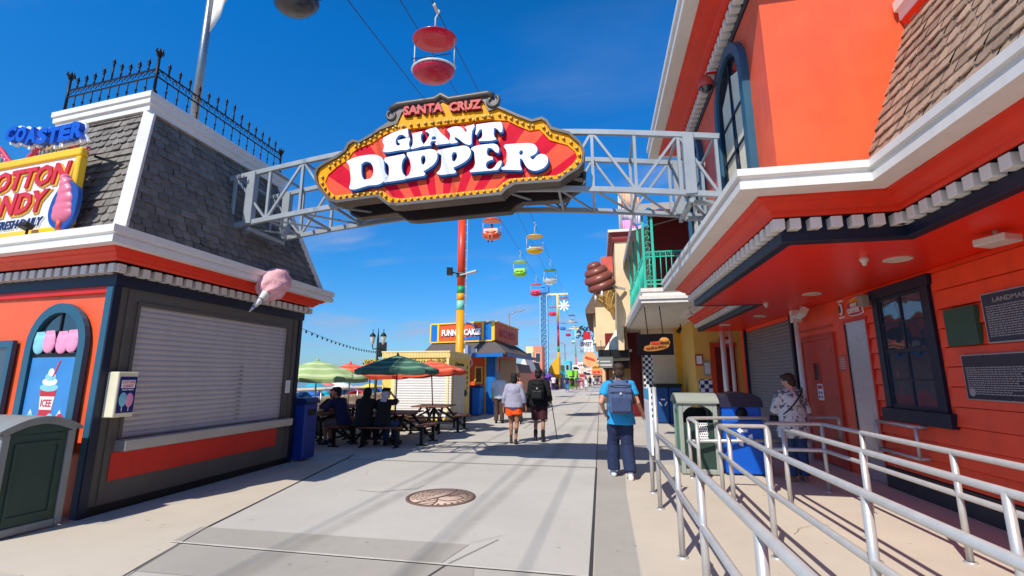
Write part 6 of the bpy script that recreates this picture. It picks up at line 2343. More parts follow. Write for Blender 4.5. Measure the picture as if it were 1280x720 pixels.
def picnic(label, loc, rz=0.0):
    t = thing('picnic_table', label, 'picnic table', (0, 0, 0), 'square picnic tables with attached benches')
    mb = MB()
    for i in range(6):
        y = -.55 + .185 * i
        mb.box(-.55, .55, y + .006, y + .179, .71, .745)
    mb.build('tabletop', M_wood, t, bevel=.005)
    for a in range(4):
        R = Matrix.Rotation(a * PI / 2, 4, 'Z')
        mb = MB(); mb.box(-.5, .5, -1.0, -.87, .43, .465); mb.box(-.5, .5, -.865, -.73, .43, .465); mb.xf(R)
        mb.build('bench', M_wood, t, bevel=.005)
        mb = MB()
        for s in (-1, 1):
            mb.bar((s * .42, -.98, .015), (s * .42, -.74, .015), .05, .03); mb.bar((s * .42, -.86, .03), (s * .42, -.86, .43), .07, .05)
            mb.bar((s * .42, -.98, .41), (s * .42, -.74, .41), .05, .03)
        mb.bar((-.42, -.86, .2), (.42, -.86, .2), .04)
        mb.xf(R); mb.build('bench_frame', M_tframe, t)
        mb = MB(); mb.bar((0, -.86, .22), (0, -.12, .62), .06, .05); mb.bar((.34, -.86, .08), (.34, -.3, .68), .06, .05); mb.xf(R); mb.build('leg', M_tframe, t)
    mb = MB(); mb.box(-.45, .45, -.04, .04, .67, .705); mb.box(-.04, .04, -.45, .45, .672, .704); mb.tube([(0, 0, .0), (0, 0, .7)], .04, 10); mb.build('pedestal', M_tframe, t)
    t.location = loc; t.rotation_euler = (0, 0, rz)
    return t


tabs = [(T1, 0.02, 'nearest picnic table under dark green umbrella with two people on front bench'),
        (V((-5.03, 14.0, 0)), .05, 'picnic table under orange umbrella beside yellow hut'),
        (T3, .0, 'picnic table under pale green umbrella beside kiosk corner'),
        (V((-7.5, 13.6, 0)), .05, 'picnic table beneath the two rear orange umbrellas')]
pt = picnic(tabs[0][2], (0, 0, 0))
for i, (p, a, lab) in enumerate(tabs):
    o = pt if i == 0 else dup(pt, None, None, lab)
    o.location = p; o.rotation_euler = (0, 0, a)


def umbrella(name, label, loc, top, r, cols, group, tilt=0.0, n=8, ph=.3):
    t = thing(name, label, 'umbrella', (0, 0, 0), group)
    mb = MB(); mb.tube([(0, 0, .02), (0, 0, top)], .02, 10); mb.build('pole', M_alu, t)
    mb = MB(); mb.lathe([(0, 0), (.2, 0), (.2, .04), (.05, .08), (.04, .3), (0, .3)], (0, 0, 0.004), 18); mb.build('base', M_tframe, t)
    rows = 10
    drop = .34 * r
    ez = lambda s: top - drop * (s ** 1.25)
    for k in range(1):
        mb = MB()
        for i in range(n):
            a0, a1 = ph + 2 * PI * i / n, ph + 2 * PI * (i + 1) / n
            sub = 4
            for j in range(rows):
                for q in range(sub):
                    def P(s, u):
                        a = a0 + (a1 - a0) * u
                        chord = math.cos((a1 - a0) / 2) / math.cos((u - .5) * (a1 - a0))
                        rr = s * r * (chord * (1 - .04 * (1 - abs(2 * u - 1)) * s))
                        return (rr * math.cos(a), rr * math.sin(a), ez(s) - .035 * s * (1 - (2 * u - 1) ** 2))
                    s0, s1 = j / rows, (j + 1) / rows
                    u0, u1 = q / sub, (q + 1) / sub
                    band = 1 if j in (2, 5, 8) else 0
                    if j == 0: mb.add([P(0, 0), P(s1, u0), P(s1, u1)], [(0, 1, 2)], band, True)
                    else: mb.add([P(s0, u0), P(s1, u0), P(s1, u1), P(s0, u1)], [(0, 1, 2, 3)], band, True)
            # valance
            for q in range(sub):
                u0, u1 = q / sub, (q + 1) / sub
                a, b = P(1, u0), P(1, u1)
                mb.add([a, (a[0], a[1], a[2] - .1), (b[0], b[1], b[2] - .1), b], [(0, 1, 2, 3)], 0)
        c = mb.build('canopy', [MATS[cols[0]], MATS[cols[1]]], t, weld=True)
        sm = c.modifiers.new('th', 'SOLIDIFY'); sm.thickness = .006
    for i in range(n):
        a = ph + 2 * PI * i / n
        mb = MB(); mb.tube([(r * s * math.cos(a), r * s * math.sin(a), ez(s) - .022) for s in (0.02, .3, .6, .98)], .008, 5); mb.build('rib', M_alu, t)
    mb = MB(); mb.lathe([(0, .09), (.02, .06), (.035, .02), (.05, -.02), (0, -.02)], (0, 0, top), 10); mb.build('finial', MATS[cols[0]], t)
    t.location = loc
    t.rotation_euler = (0, math.radians(tilt), 0)
    return t


mat('canvas_green', (62, 104, 92), .85, var=.08); mat('canvas_green_pale', (112, 150, 118), .85, var=.08)
mat('canvas_lime', (160, 186, 126), .85, var=.08); mat('canvas_lime_pale', (196, 210, 160), .85, var=.08)
mat('canvas_orange', (222, 84, 54), .85, var=.08); mat('canvas_orange_pale', (232, 126, 96), .85, var=.08)
UG = 'striped patio umbrellas over the picnic tables'
umbrella('patio_umbrella', 'dark green striped umbrella over nearest picnic table', T1, 2.14, 1.06, ('canvas_green', 'canvas_green_pale'), UG)
umbrella('patio_umbrella', 'pale green striped umbrella beside kiosk corner', V((-7.85, 12.1, 0)), 2.05, 1.42, ('canvas_lime', 'canvas_lime_pale'), UG)
umbrella('patio_umbrella', 'orange striped umbrella in front of yellow hut', V((-5.03, 14.0, 0)), 2.1, 1.08, ('canvas_orange', 'canvas_orange_pale'), UG, -4)
umbrella('patio_umbrella', 'rear orange umbrella just right of pale green umbrella', V((-7.85, 13.9, 0)), 2.02, 1.1, ('canvas_orange', 'canvas_orange_pale'), UG)
umbrella('patio_umbrella', 'orange umbrella behind dark green umbrella, left of yellow hut', V((-7.1, 13.8, 0)), 2.02, 1.1, ('canvas_orange', 'canvas_orange_pale'), UG)

# ---------------------------------------------------------------- yellow shutter hut
M_hut = mat('hut_yellow', (238, 208, 108), .5, var=.06)
M_hutp = mat('hut_pale', (246, 230, 160), .5, var=.05)
M_ink = mat('ink_dark', (46, 40, 34), .6)
hx1, hx0, hy0, hy1 = -5.24, -7.72, 15.95, 18.7
hut = thing('yellow_hut', 'pale yellow corrugated hut with white roller shutter and side door', 'hut', (hx1, hy0, 0))
mb = MB()
mb.box(hx0, hx1, hy0, hy1, .02, 2.28)
mb.build('wall', M_hut, hut)
mb = MB()
n = 44
for i in range(n):      # corrugated fascia all round the top
    x = hx0 - .03 + (hx1 - hx0 + .06) * i / n; w = (hx1 - hx0 + .06) / n
    mb.box(x, x + w * .55, hy0 - .05, hy0 - .03, 2.27, 2.5, 0)
    y = hy0 - .03 + (hy1 - hy0 + .06) * i / n; w2_ = (hy1 - hy0 + .06) / n
    mb.box(hx1 + .03, hx1 + .05, y, y + w2_ * .55, 2.27, 2.5, 0)
mb.box(hx0 - .03, hx1 + .03, hy0 - .03, hy1 + .03, 2.27, 2.47, 1); mb.box(hx0 - .06, hx1 + .06, hy0 - .06, hy1 + .06, 2.47, 2.51, 0)
mb.build('fascia', [M_hutp, M_hut], hut)
mb = MB(); roller_shutter(mb, (hx0 + .5, hy0 - .01, 0), (2.1, 0, 0), .22, 1.78, (0, -1, 0), .085); mb.build('roller_shutter', M_white, hut)
mb = MB(); mb.box(hx0 + .36, hx0 + .5, hy0 - .04, hy0, .1, 1.9); mb.box(hx1 - .06, hx1 + .02, hy0 - .05, hy0, .1, 2.26); mb.box(hx0 + .36, hx1, hy0 - .041, hy0, 1.78, 1.9); mb.build('trim', M_hutp, hut)
mb = MB(); mb.box(hx0 - .05, hx1 + .05, hy0 - .05, hy1 + .05, 0, .12); mb.build('base', M_conc_d, hut)
mb = MB(); roller_shutter(mb, (hx1 + .005, 16.5, 0), (0, 1.5, 0), .15, 1.95, (1, 0, 0), .2); hd_ = mb.build('door', mat('door_grey_white', (204, 200, 190), .5), hut)
mb = MB(); mb.box(hx1 + .02, hx1 + .06, 17.93, 18.06, .85, 1.1); mb.build('padlock_box', M_black, hd_)
mb = MB(); put_text(mb, 'Henna', (hx1 - 1.0, hy0 - .055, 2.14), (1, 0, 0), UPZ, w=1.05, h=.19, m=0, bold=.005, shear=.3, depth=.01)
for s in (0, .2):
    mb.tube([(hx1 - .36 + s + .085 * math.cos(a) * (1 - a / 16), hy0 - .055, 2.15 + .085 * math.sin(a) * (1 - a / 16)) for a in [i * .45 for i in range(24)]], .01, 5)
put_text(mb, 'Henna', (hx1 + .012, 17.25, 2.07), (0, 1, 0), UPZ, w=1.1, h=.14, m=0, bold=.0, shear=.3, depth=.01)
for y0 in (16.2, 18.3):
    for k_ in range(6):
        mb.tube([(hx1 + .012, y0 + .08 * math.cos(a) * (1 - a / 12), 1.95 - k_ * .2 + .09 * math.sin(a) * (1 - a / 12)) for a in [i * .5 for i in range(14)]], .009, 4)
mb.build('lettering', M_ink, hut)

# ---------------------------------------------------------------- funnel cake stand
fb = thing('food_stand', 'orange and blue food stand with grey shingled eave and sign parapet', 'food stand', (-6.0, 20.6, 0))
M_fo, M_fb, M_fy = mat('stand_orange', (226, 92, 36), .45, var=.07), mat('stand_blue', (22, 112, 190), .42, var=.07), mat('stand_yellow', (244, 200, 70), .45, var=.06)
A, B_, C_ = V((-7.8, 21.2)), V((-4.62, 20.4)), V((-4.27, 24.2))       # plan: front left, corner, far right
D_ = V((-7.4, 25.0))
mb = MB(); mb.prism([(p.x, p.y, 0) for p in (A, B_, C_, D_)], (0, 0, 3.2)); mb.build('wall', M_fo, fb)


def wallbox(mb, a, b, s0, s1, z0, z1, o0, o1, m=0):
    d = (b - a).normalized(); o = V((d.y, -d.x)); L = (b - a).length
    c = a + d * (s0 + s1) / 2 + o * (o0 + o1) / 2
    return mb.obox((c.x, c.y, (z0 + z1) / 2), (d.x * (s1 - s0) / 2, d.y * (s1 - s0) / 2, 0), (o.x * (o1 - o0) / 2, o.y * (o1 - o0) / 2, 0), (0, 0, (z1 - z0) / 2), m)


L1, L2 = (B_ - A).length, (C_ - B_).length
mb = MB(); mb.sweep([(A.x, A.y), (B_.x, B_.y), (C_.x, C_.y)], [(-.1, 3.25), (.85, 2.62), (.85, 2.55), (-.1, 2.56)]); mb.build('eave', mat('eave_shingle', (92, 84, 82), .9, var=.2, vs=14, bump=.6, bs=30), fb)
mb = MB(); wallbox(mb, A, B_, 2.6, L1 + .86, 2.44, 2.60, .845, .87); wallbox(mb, B_, C_, -.84, 4.9, 2.44, 2.6, .846, .87); mb.build('fascia', M_fb, fb)
mb = MB(); wallbox(mb, A, B_, 0, L1 + .0, 3.22, 4.02, .02, .1, 0); wallbox(mb, B_, C_, -.1, L2, 3.22, 4.02, .02, .1, 0); pp = mb.build('parapet', M_fo, fb)
mb = MB()
wallbox(mb, A, B_, .0, .35, 3.2, 4.05, .1, .13, 0); wallbox(mb, A, B_, L1 - .45, L1 - .05, 3.2, 4.05, .1, .13, 0)
mb.build_each('blue_panel', M_fb, pp)
mb = MB()
for a, b in ((-.06, .0), (.35, .45), (L1 - .55, L1 - .45), (L1 - .05, L1 + .1)): wallbox(mb, A, B_, a, b, 3.2, 4.06, .095, .14)
wallbox(mb, A, B_, 0, L1, 4.02, 4.08, .0, .15); wallbox(mb, B_, C_, .0, L2, 4.02, 4.08, .0, .15); wallbox(mb, A, B_, 0, L1, 3.16, 3.22, .0, .15)
mb.build('yellow_trim', M_fy, pp)
dA = (B_ - A).normalized(); oA = V((dA.y, -dA.x)); dB = (C_ - B_).normalized(); oB = V((dB.y, -dB.x))
mb = MB()
c = A + dA * (L1 * .5) + oA * .11
put_text(mb, 'FUNNEL CAKES', (c.x, c.y, 3.62), (dA.x, dA.y, 0), UPZ, w=2.1, h=.3, m=0, bold=.05, depth=.03)
put_text(mb, 'FUNNEL CAKES', (c.x + .02, c.y, 3.60), (dA.x, dA.y, 0), UPZ, w=2.18, h=.35, m=1, bold=.1, depth=.02)
wallbox(mb, A, B_, 1.6, 2.7, 3.24, 3.4, .1, .125, 2)
mb.tube([(A + dA * (1.95 + .45 * math.cos(a)) + oA * .13).to_3d() + V((0, 0, 3.75 + .3 * math.sin(a))) for a in [PI * i / 12 for i in range(13)]], .04, 6, 2)
c = B_ + dB * (L2 * .5) + oB * .11
put_text(mb, 'FUNNEL CAKES', (c.x, c.y, 3.6), (dB.x, dB.y, 0), UPZ, w=2.6, h=.34, m=3, bold=.05, depth=.03)
mb.build('lettering', [M_sgw, M_crd, M_fb, mat('letter_rose', (206, 96, 96), .5)], pp)
mb = MB(); wallbox(mb, A, B_, L1 - .32, L1 + .03, 0, 2.56, .0, .1); wallbox(mb, B_, C_, -.08, .3, 0, 2.56, .0, .1); mb.build_each('blue_pilaster', M_fb, fb)
mb = MB(); wallbox(mb, A, B_, L1 - .42, L1 - .32, 0, 2.55, 0, .07); wallbox(mb, B_, C_, .3, .42, 0, 2.55, 0, .07); wallbox(mb, A, B_, 2.0, 2.1, 0, 2.55, 0, .06); mb.build_each('yellow_pilaster', M_fy, fb)
mb = MB(); wallbox(mb, A, B_, 2.35, 2.75, 1.3, 2.05, 0, .05, 0); wallbox(mb, A, B_, 2.42, 2.68, 1.37, 1.98, .05, .06, 1); mb.build('window', [M_fy, M_gl], fb)
mb = MB(); wallbox(mb, B_, C_, .8, 3.6, 1.0, 2.4, .0, .04); mb.build('service_shutter', mat('shutter_brown', (150, 128, 108), .6, var=.1), fb)
mb = MB(); c = A + dA * 2.45 + oA * .9
mb.lathe([(0, 0), (.22, 0), (.22, .03)], (0, 0, 0), 20, 0, axis='Y')
t = thing('hanging_sign', 'round white hanging sign under shingled eave of orange stand', 'sign', (c.x, c.y, 2.3))
mb2 = MB(); mb2.tube([(c.x, c.y, 2.2), (c.x + .0, c.y + .05, 2.2)], .24, 20); mb2.build('disc', mat('disc_pale', (222, 200, 200), .45), t)
mb2 = MB(); mb2.lathe([(.19, 0), (.16, 0)], (c.x, c.y - .004, 2.2), 20, axis='Y'); mb2.box(c.x - .15, c.x + .15, c.y - .008, c.y - .003, 2.16, 2.24); mb2.build('print', M_cr, t)
mb2 = MB(); mb2.box(c.x - .5, c.x + .42, c.y - .02, c.y + .02, 2.5, 2.8, 0); mb2.box(c.x - .1, c.x + .15, c.y - .06, c.y - .02, 2.45, 2.95, 1); mb2.build('board', [M_sgw, mat('pale_blue', (150, 170, 214), .5)], t)
t = thing('recycling_bin', 'blue recycling bin in front of orange food stand', 'recycling bin', (-5.3, 19.9, 0))
mb = MB(); mb.box(-5.75, -5.0, 19.5, 20.1, 0.03, 1.15, 0); mb.box(-5.35, -4.99, 19.49, 20.11, .03, 1.16, 1); mb.build('body', [MATS['bin_blue'], mat('bin_blue_bright', (30, 120, 210), .4)], t, bevel=.03)
mb = MB(); mb.box(-5.78, -4.96, 19.47, 20.13, 1.165, 1.24); mb.build('lid', MATS['bin_blue_dark'], t, bevel=.02)

# ---------------------------------------------------------------- lamp post, string lights, pier rail, beach
lx, ly = -9.0, 18.0
t = thing('street_lamp', 'dark green double lantern street lamp with flower basket and banner', 'street lamp', (lx, ly, 0))
M_lampg = mat('lamp_green', (22, 38, 36), .5, metal=.3)
mb = MB(); mb.lathe([(0, 0), (.16, 0), (.16, .12), (.1, .2), (.08, .5), (.055, .6), (.045, 3.1), (0, 3.1)], (lx, ly, 0), 14); mb.build('post', M_lampg, t)
for s in (-1, 1):
    mb = MB(); mb.tube([(lx, ly, 2.75), (lx + s * .2, ly, 2.72), (lx + s * .24, ly, 2.9)], .025, 8); mb.build('arm', M_lampg, t)
    mb = MB(); mb.lathe([(.02, 2.9), (.06, 2.93), (.11, 3.22), (.12, 3.25)], (lx + s * .24, ly, 0), 8); ln = mb.build('lantern', mat('lantern_glass', (206, 210, 208), .25), t)
    mb = MB(); mb.lathe([(.13, 3.24), (.14, 3.26), (.08, 3.36), (.02, 3.4), (.015, 3.55), (0, 3.56)], (lx + s * .24, ly, 0), 8); mb.build('cap', M_lampg, ln)
mb = MB(); mb.lathe([(.05, 3.1), (.03, 3.3), (.01, 3.6), (0, 3.6)], (lx, ly, 0), 8); mb.build('spike', M_lampg, t)
mb = MB(); mb.box(lx + .06, lx + .4, ly - .01, ly + .01, 2.4, 3.0); mb.build('banner', M_black, t)
t = thing('flower_basket', 'hanging basket of yellow flowers on street lamp', 'flower basket', (lx, ly, 2.15))
mb = MB(); mb.lathe([(0, 1.93), (.25, 1.98), (.42, 2.15), (.4, 2.17), (0, 2.13)], (lx - .05, ly, 0), 16); mb.build('basket', mat('coir', (92, 70, 44), .9, bump=.5), t)
mb = MB(); rng = random.Random(2)
for i in range(420):
    a = rng.uniform(0, 2 * PI); rr = .5 * math.sqrt(rng.random()); z = 2.15 + rng.uniform(-.08, .16) * (1.2 - rr)
    c = V((lx - .05 + rr * math.cos(a), ly + rr * math.sin(a), z)); d1 = V((rng.uniform(-1, 1), rng.uniform(-1, 1), rng.uniform(-.3, 1))).normalized() * .035; d2 = d1.orthogonal().normalized() * .03
    mb.add([c - d1, c + d2, c + d1, c - d2], [(0, 1, 2, 3)], 0 if rng.random() < .55 else 1)
mb.build('flowers', [mat('petal_yellow', (232, 200, 50), .7), mat('leaf_green', (70, 100, 40), .7)], t)
t = thing('string_lights', 'sagging string of small dark bulbs from kiosk towards lamp post', 'string lights', (-7.5, 8.5, 2.75))
pts = simple_curve((-6.3, 8.5, 2.72), (lx, ly, 2.62), .12, 24)
mb = MB(); mb.tube(pts, .006, 5); mb.build('cord', M_black, t)
for i in range(1, 24):
    mb = MB(); mb.lathe([(.012, 0), (.018, -.02), (.022, -.05), (0, -.075)], pts[i], 7); mb.build('bulb', M_black, t)

# low picket wall at the sea side of the boardwalk
pw = thing('beach_fence', 'low beige picket fence along the beach side', 'fence', (-10.55, 16, 0))
mb = MB()
for i in range(300):
    y = 11.0 + i * .13
    mb.box(-10.56, -10.53, y, y + .085, .06, .86)
mb.build('pickets', mat('picket_beige', (204, 188, 162), .7, var=.1, island=.06), pw)
mb = MB()
for z in (.2, .7): mb.box(-10.59, -10.561, 11, 50, z, z + .07)
mb.build_each('rail', MATS['picket_beige'], pw)
for i in range(15):
    mb = MB(); y = 11 + i * 2.78; mb.tube([(-10.5, y, 0), (-10.5, y, 1.1)], .03, 8); mb.build('post', M_alu, pw)
mb = MB(); mb.tube([(-10.5, 11, 1.1), (-10.5, 50, 1.1)], .028, 8); mb.build('top_rail', M_alu, pw)
# beach shelters and parasols
bc = [((52, 112, 190), 'blue'), ((40, 170, 190), 'turquoise'), ((40, 170, 190), 'turquoise'), ((222, 120, 120), 'coral'), ((60, 90, 170), 'blue'), ((226, 226, 226), 'white'),
      ((90, 160, 214), 'sky blue'), ((196, 60, 60), 'red'), ((40, 150, 180), 'teal'), ((230, 200, 90), 'yellow'), ((60, 110, 190), 'blue'), ((216, 214, 206), 'white')]
rng = random.Random(8)
spots = [(386, 'tent'), (394, 'par'), (401, 'tent'), (408, 'par'), (413, 'tent'), (420, 'par'), (436, 'tent'), (449, 'tent'), (455, 'tent'), (464, 'par'), (470, 'tent'), (429, 'par')]
for i, ((c, cn), (px, kd)) in enumerate(zip(bc, spots)):
    y = 40 + (i * 13) % 22
    p = on_y(px, 480, y)
    m_ = mat('beach_' + str(i) + '_cloth', c, .8)
    lab = '%s beach %s on sand beyond picket fence, %s' % (cn, 'shelter' if kd == 'tent' else 'parasol', ['left end of the row', 'second from left', 'third from left', 'fourth from left', 'fifth from left', 'sixth from left', 'behind orange umbrellas', 'left of lamp post', 'just right of lamp post', 'near yellow hut', 'rightmost beside yellow hut', 'seventh from left'][i])
    if kd == 'tent':
        t = thing('beach_shelter', lab, 'beach tent', (p.x, y, -1.2), 'beach tents and parasols on the sand')
        mb = MB()
        for k_ in range(8):
            a, b = PI * k_ / 8, PI * (k_ + 1) / 8
            q = lambda a, w: (p.x + 1.4 * math.cos(a), y + w, -1.2 + 1.5 * math.sin(a))
            mb.add([q(a, -.8), q(b, -.8), q(b, .9), q(a, .9)], [(0, 1, 2, 3)], 0, True)
        mb.add([(p.x + 1.4 * math.cos(PI * k_ / 8), y + .9, -1.2 + 1.5 * math.sin(PI * k_ / 8)) for k_ in range(9)], [tuple(range(9))])
        mb.build('shell', m_, t).modifiers.new('th', 'SOLIDIFY').thickness = .02
    else:
        t = thing('beach_parasol', lab, 'parasol', (p.x, y, -1.2), 'beach tents and parasols on the sand')
        mb = MB(); mb.tube([(p.x, y, -1.2), (p.x, y, .9)], .025, 6); mb.build('pole', M_alu, t)
        mb = MB(); mb.lathe([(1.25, .45), (.7, .75), (0, .95), (0, .93), (.7, .72), (1.24, .44)], (p.x, y, 0), 12); mb.build('canopy', m_, t)

# ---------------------------------------------------------------- medallion in the paving
mc = on_z(551, 622.5)
t = thing('paving_medallion', 'round bronze pink medallion with coaster track set in concrete slab', 'medallion', (mc.x, mc.y, 0))
M_md, M_mdl = mat('medallion_pink', (206, 178, 160), .6, var=.15, vs=9), mat('medallion_bronze', (112, 90, 78), .6, metal=.0, var=.15)
Rm = .46
mb = MB(); mb.lathe([(0, .012), (Rm, .012), (Rm, .004)], (mc.x, mc.y, 0), 48); mb.build('disc', M_md, t)
mb = MB(); mb.lathe([(Rm - .045, .0125), (Rm - .045, .018), (Rm + .004, .018), (Rm + .004, .004)], (mc.x, mc.y, 0), 48); mb.build('rim', M_mdl, t)
mb = MB()
z = .015


def mpt(x, y): return V((mc.x + x * Rm, mc.y + y * Rm, z))


def mline(pts, w=.02):
    for a, b in zip(pts, pts[1:]): mb.bar(mpt(*a), mpt(*b), w, .006)


mline([(-.5, -.78), (-.22, -.3), (.05, .1), (.2, .5), (.22, .92)], .022)
mline([(.05, -.92), (.05, -.5), (-.05, -.12), (.1, .12), (.35, .3), (.6, .62)], .02)
for (a, b) in (((-.42, -.72), (.04, -.8)), ((-.36, -.58), (.04, -.62)), ((-.28, -.42), (.03, -.44)), ((-.2, -.26), (.0, -.26)), ((.12, .28), (.32, .3)), ((.19, .46), (.46, .48)), ((.22, .64), (.58, .66)), ((.23, .8), (.45, .82))): mline([a, b], .012)
mline([(.05, -.3), (.3, -.42), (.6, -.25), (.7, .02), (.5, .22), (.2, .1)], .014)
for i in range(26):
    rng = random.Random(i)
    mline([(rng.uniform(-.8, -.35), rng.uniform(-.35, .55)), ], .01)
for i in range(7):
    y = -.4 + i * .16
    xl = -math.sqrt(max(0, .72 - y * y)); xr = min(-.18 + .32 * y - .08, .0)
    x = xl
    rng = random.Random(i)
    while x < xr:
        w = rng.uniform(.05, .12); mline([(x, y), (min(x + w, xr), y + rng.uniform(-.02, .02))], .022 if i % 2 else .012); x += w + .04
for i in range(9):
    a = -1.35 + i * .24; mline([(.76 * math.cos(a), .76 * math.sin(a)), (.84 * math.cos(a + .03), .84 * math.sin(a + .03))], .03)
mb.build('relief', M_mdl, t)

# ---------------------------------------------------------------- sky ride
CXL, CXR, CZ = -6.9, -4.5, 13.35
M_cable = mat('cable', (26, 30, 44), .5)
PY = [18.9, 67.6, 118.0]
PX = -5.75


def cable(label, x, z, y0=-30):
    t = thing('cable', label, 'cable', (x, y0, z), 'sky ride cables')
    ys = [y0] + PY + [190]
    pts = []
    hs_ = [9.0 + z - CZ] + [z] * 4
    for a, b, za, zb in zip(ys, ys[1:], hs_, hs_[1:]):
        s = .006 * (b - a)
        seg = simple_curve((x, a, za), (x, b, zb), s, 14)
        pts += seg[:-1]
    pts.append(V((x, ys[-1], z)))
    mb = MB(); mb.tube(pts, .014, 6); mb.build('strand', M_cable, t)


cable('left steel cable of the sky ride running over the walk', CXL, CZ)
cable('right steel cable of the sky ride carrying chairs overhead', CXR, CZ)
cable('thin steel cable between the two chair cables', (CXL + CXR) / 2 + .1, CZ + .35)


def tower(label, y, bands, h=13.5):
    t = thing('sky_ride_tower', label, 'tower', (PX, y, 0), 'sky ride towers')
    for (z0, z1, c) in bands:
        mb = MB(); mb.tube([(PX, y, z0), (PX, y, z1 - .003)], .17 + .0 * y, 18)
        mb.build('pole_band', MATS[c], t)
    mb = MB()
    for i in range(int(h / .4)): mb.bar((PX + .17, y, .6 + i * .4), (PX + .26, y, .6 + i * .4), .018)
    mb.tube([(PX + .25, y, .4), (PX + .25, y, h)], .012, 5)
    mb.build('ladder', M_offw, t)
    mb = MB(); mb.bar((CXL - .3, y, h + .05), (CXR + .3, y, h + .05), .25, .3); mb.build('crossarm', MATS['tower_cream'], t, bevel=.02)
    for x in (CXL, CXR):
        mb = MB()
        mb.bar((x, y - .8, h - .12), (x, y + .8, h - .12), .1, .14)
        for k_ in (-.7, -.35, 0, .35, .7): mb.tube([(x - .04, y + k_, h - .3), (x + .04, y + k_, h - .3)], .13, 12)
        mb.build('sheave_train', M_alu, t)
    return t


for n, c in (('tower_red', (226, 70, 40)), ('tower_mint', (132, 206, 184)), ('tower_amber', (240, 158, 24)), ('tower_green', (36, 156, 106)), ('tower_cream', (226, 216, 178)), ('tower_wine', (176, 40, 62)), ('tower_yellow', (236, 206, 96)), ('tower_violet', (120, 70, 130))):
    mat(n, c, .4, var=.05)
zz = lambda py, y=PY[0]: on_y(577, py, y).z
tower('nearest sky ride tower pole banded red, green and amber behind yellow hut', PY[0],
      [(0, zz(388), 'tower_amber'), (zz(388), zz(376), 'tower_mint'), (zz(376), zz(367), 'tower_amber'), (zz(367), zz(358), 'tower_green'), (zz(358), zz(274), 'tower_red'), (zz(274), zz(262), 'tower_mint'), (zz(262), 13.5, 'tower_amber')])
z2 = lambda py: on_y(697, py, PY[1]).z
tower('second sky ride tower with pale yellow top and wine red middle', PY[1], [(0, z2(440), 'tower_amber'), (z2(440), z2(433), 'tower_green'), (z2(433), z2(412), 'tower_wine'), (z2(412), z2(402), 'tower_violet'), (z2(402), 13.5, 'tower_yellow')])
tower('farthest sky ride tower with mint top and red lower half', PY[2], [(0, 6.6, 'tower_red'), (6.6, 8.0, 'tower_green'), (8.0, 13.5, 'tower_mint')])
t = thing('flood_light', 'pair of flood lights strapped to nearest sky ride tower', 'floodlight', (PX, PY[0], 6.2))
fz = zz(344)
mb = MB(); mb.lathe([(.175, -.1), (.2, -.1), (.2, .1), (.175, .1)], (PX, PY[0], fz), 16); mb.build('strap', M_grey, t)
mb = MB(); mb.tube([(PX, PY[0] - .2, fz), (PX - .35, PY[0] - .25, fz + .1)], .03, 6); mb.obox((PX - .42, PY[0] - .28, fz + .12), (.12, .03, 0), (-.02, .1, 0), (0, 0, .16)); mb.build('lamp_head', M_black, t)
mb = MB(); mb.tube([(PX, PY[0] - .2, fz - .04), (PX + .4, PY[0] - .25, fz + .02)], .03, 6); mb.obox((PX + .55, PY[0] - .3, fz + .04), (.22, 0, .05), (0, .12, 0), (-.01, 0, .03)); mb.build('lamp_head', M_offw, t)


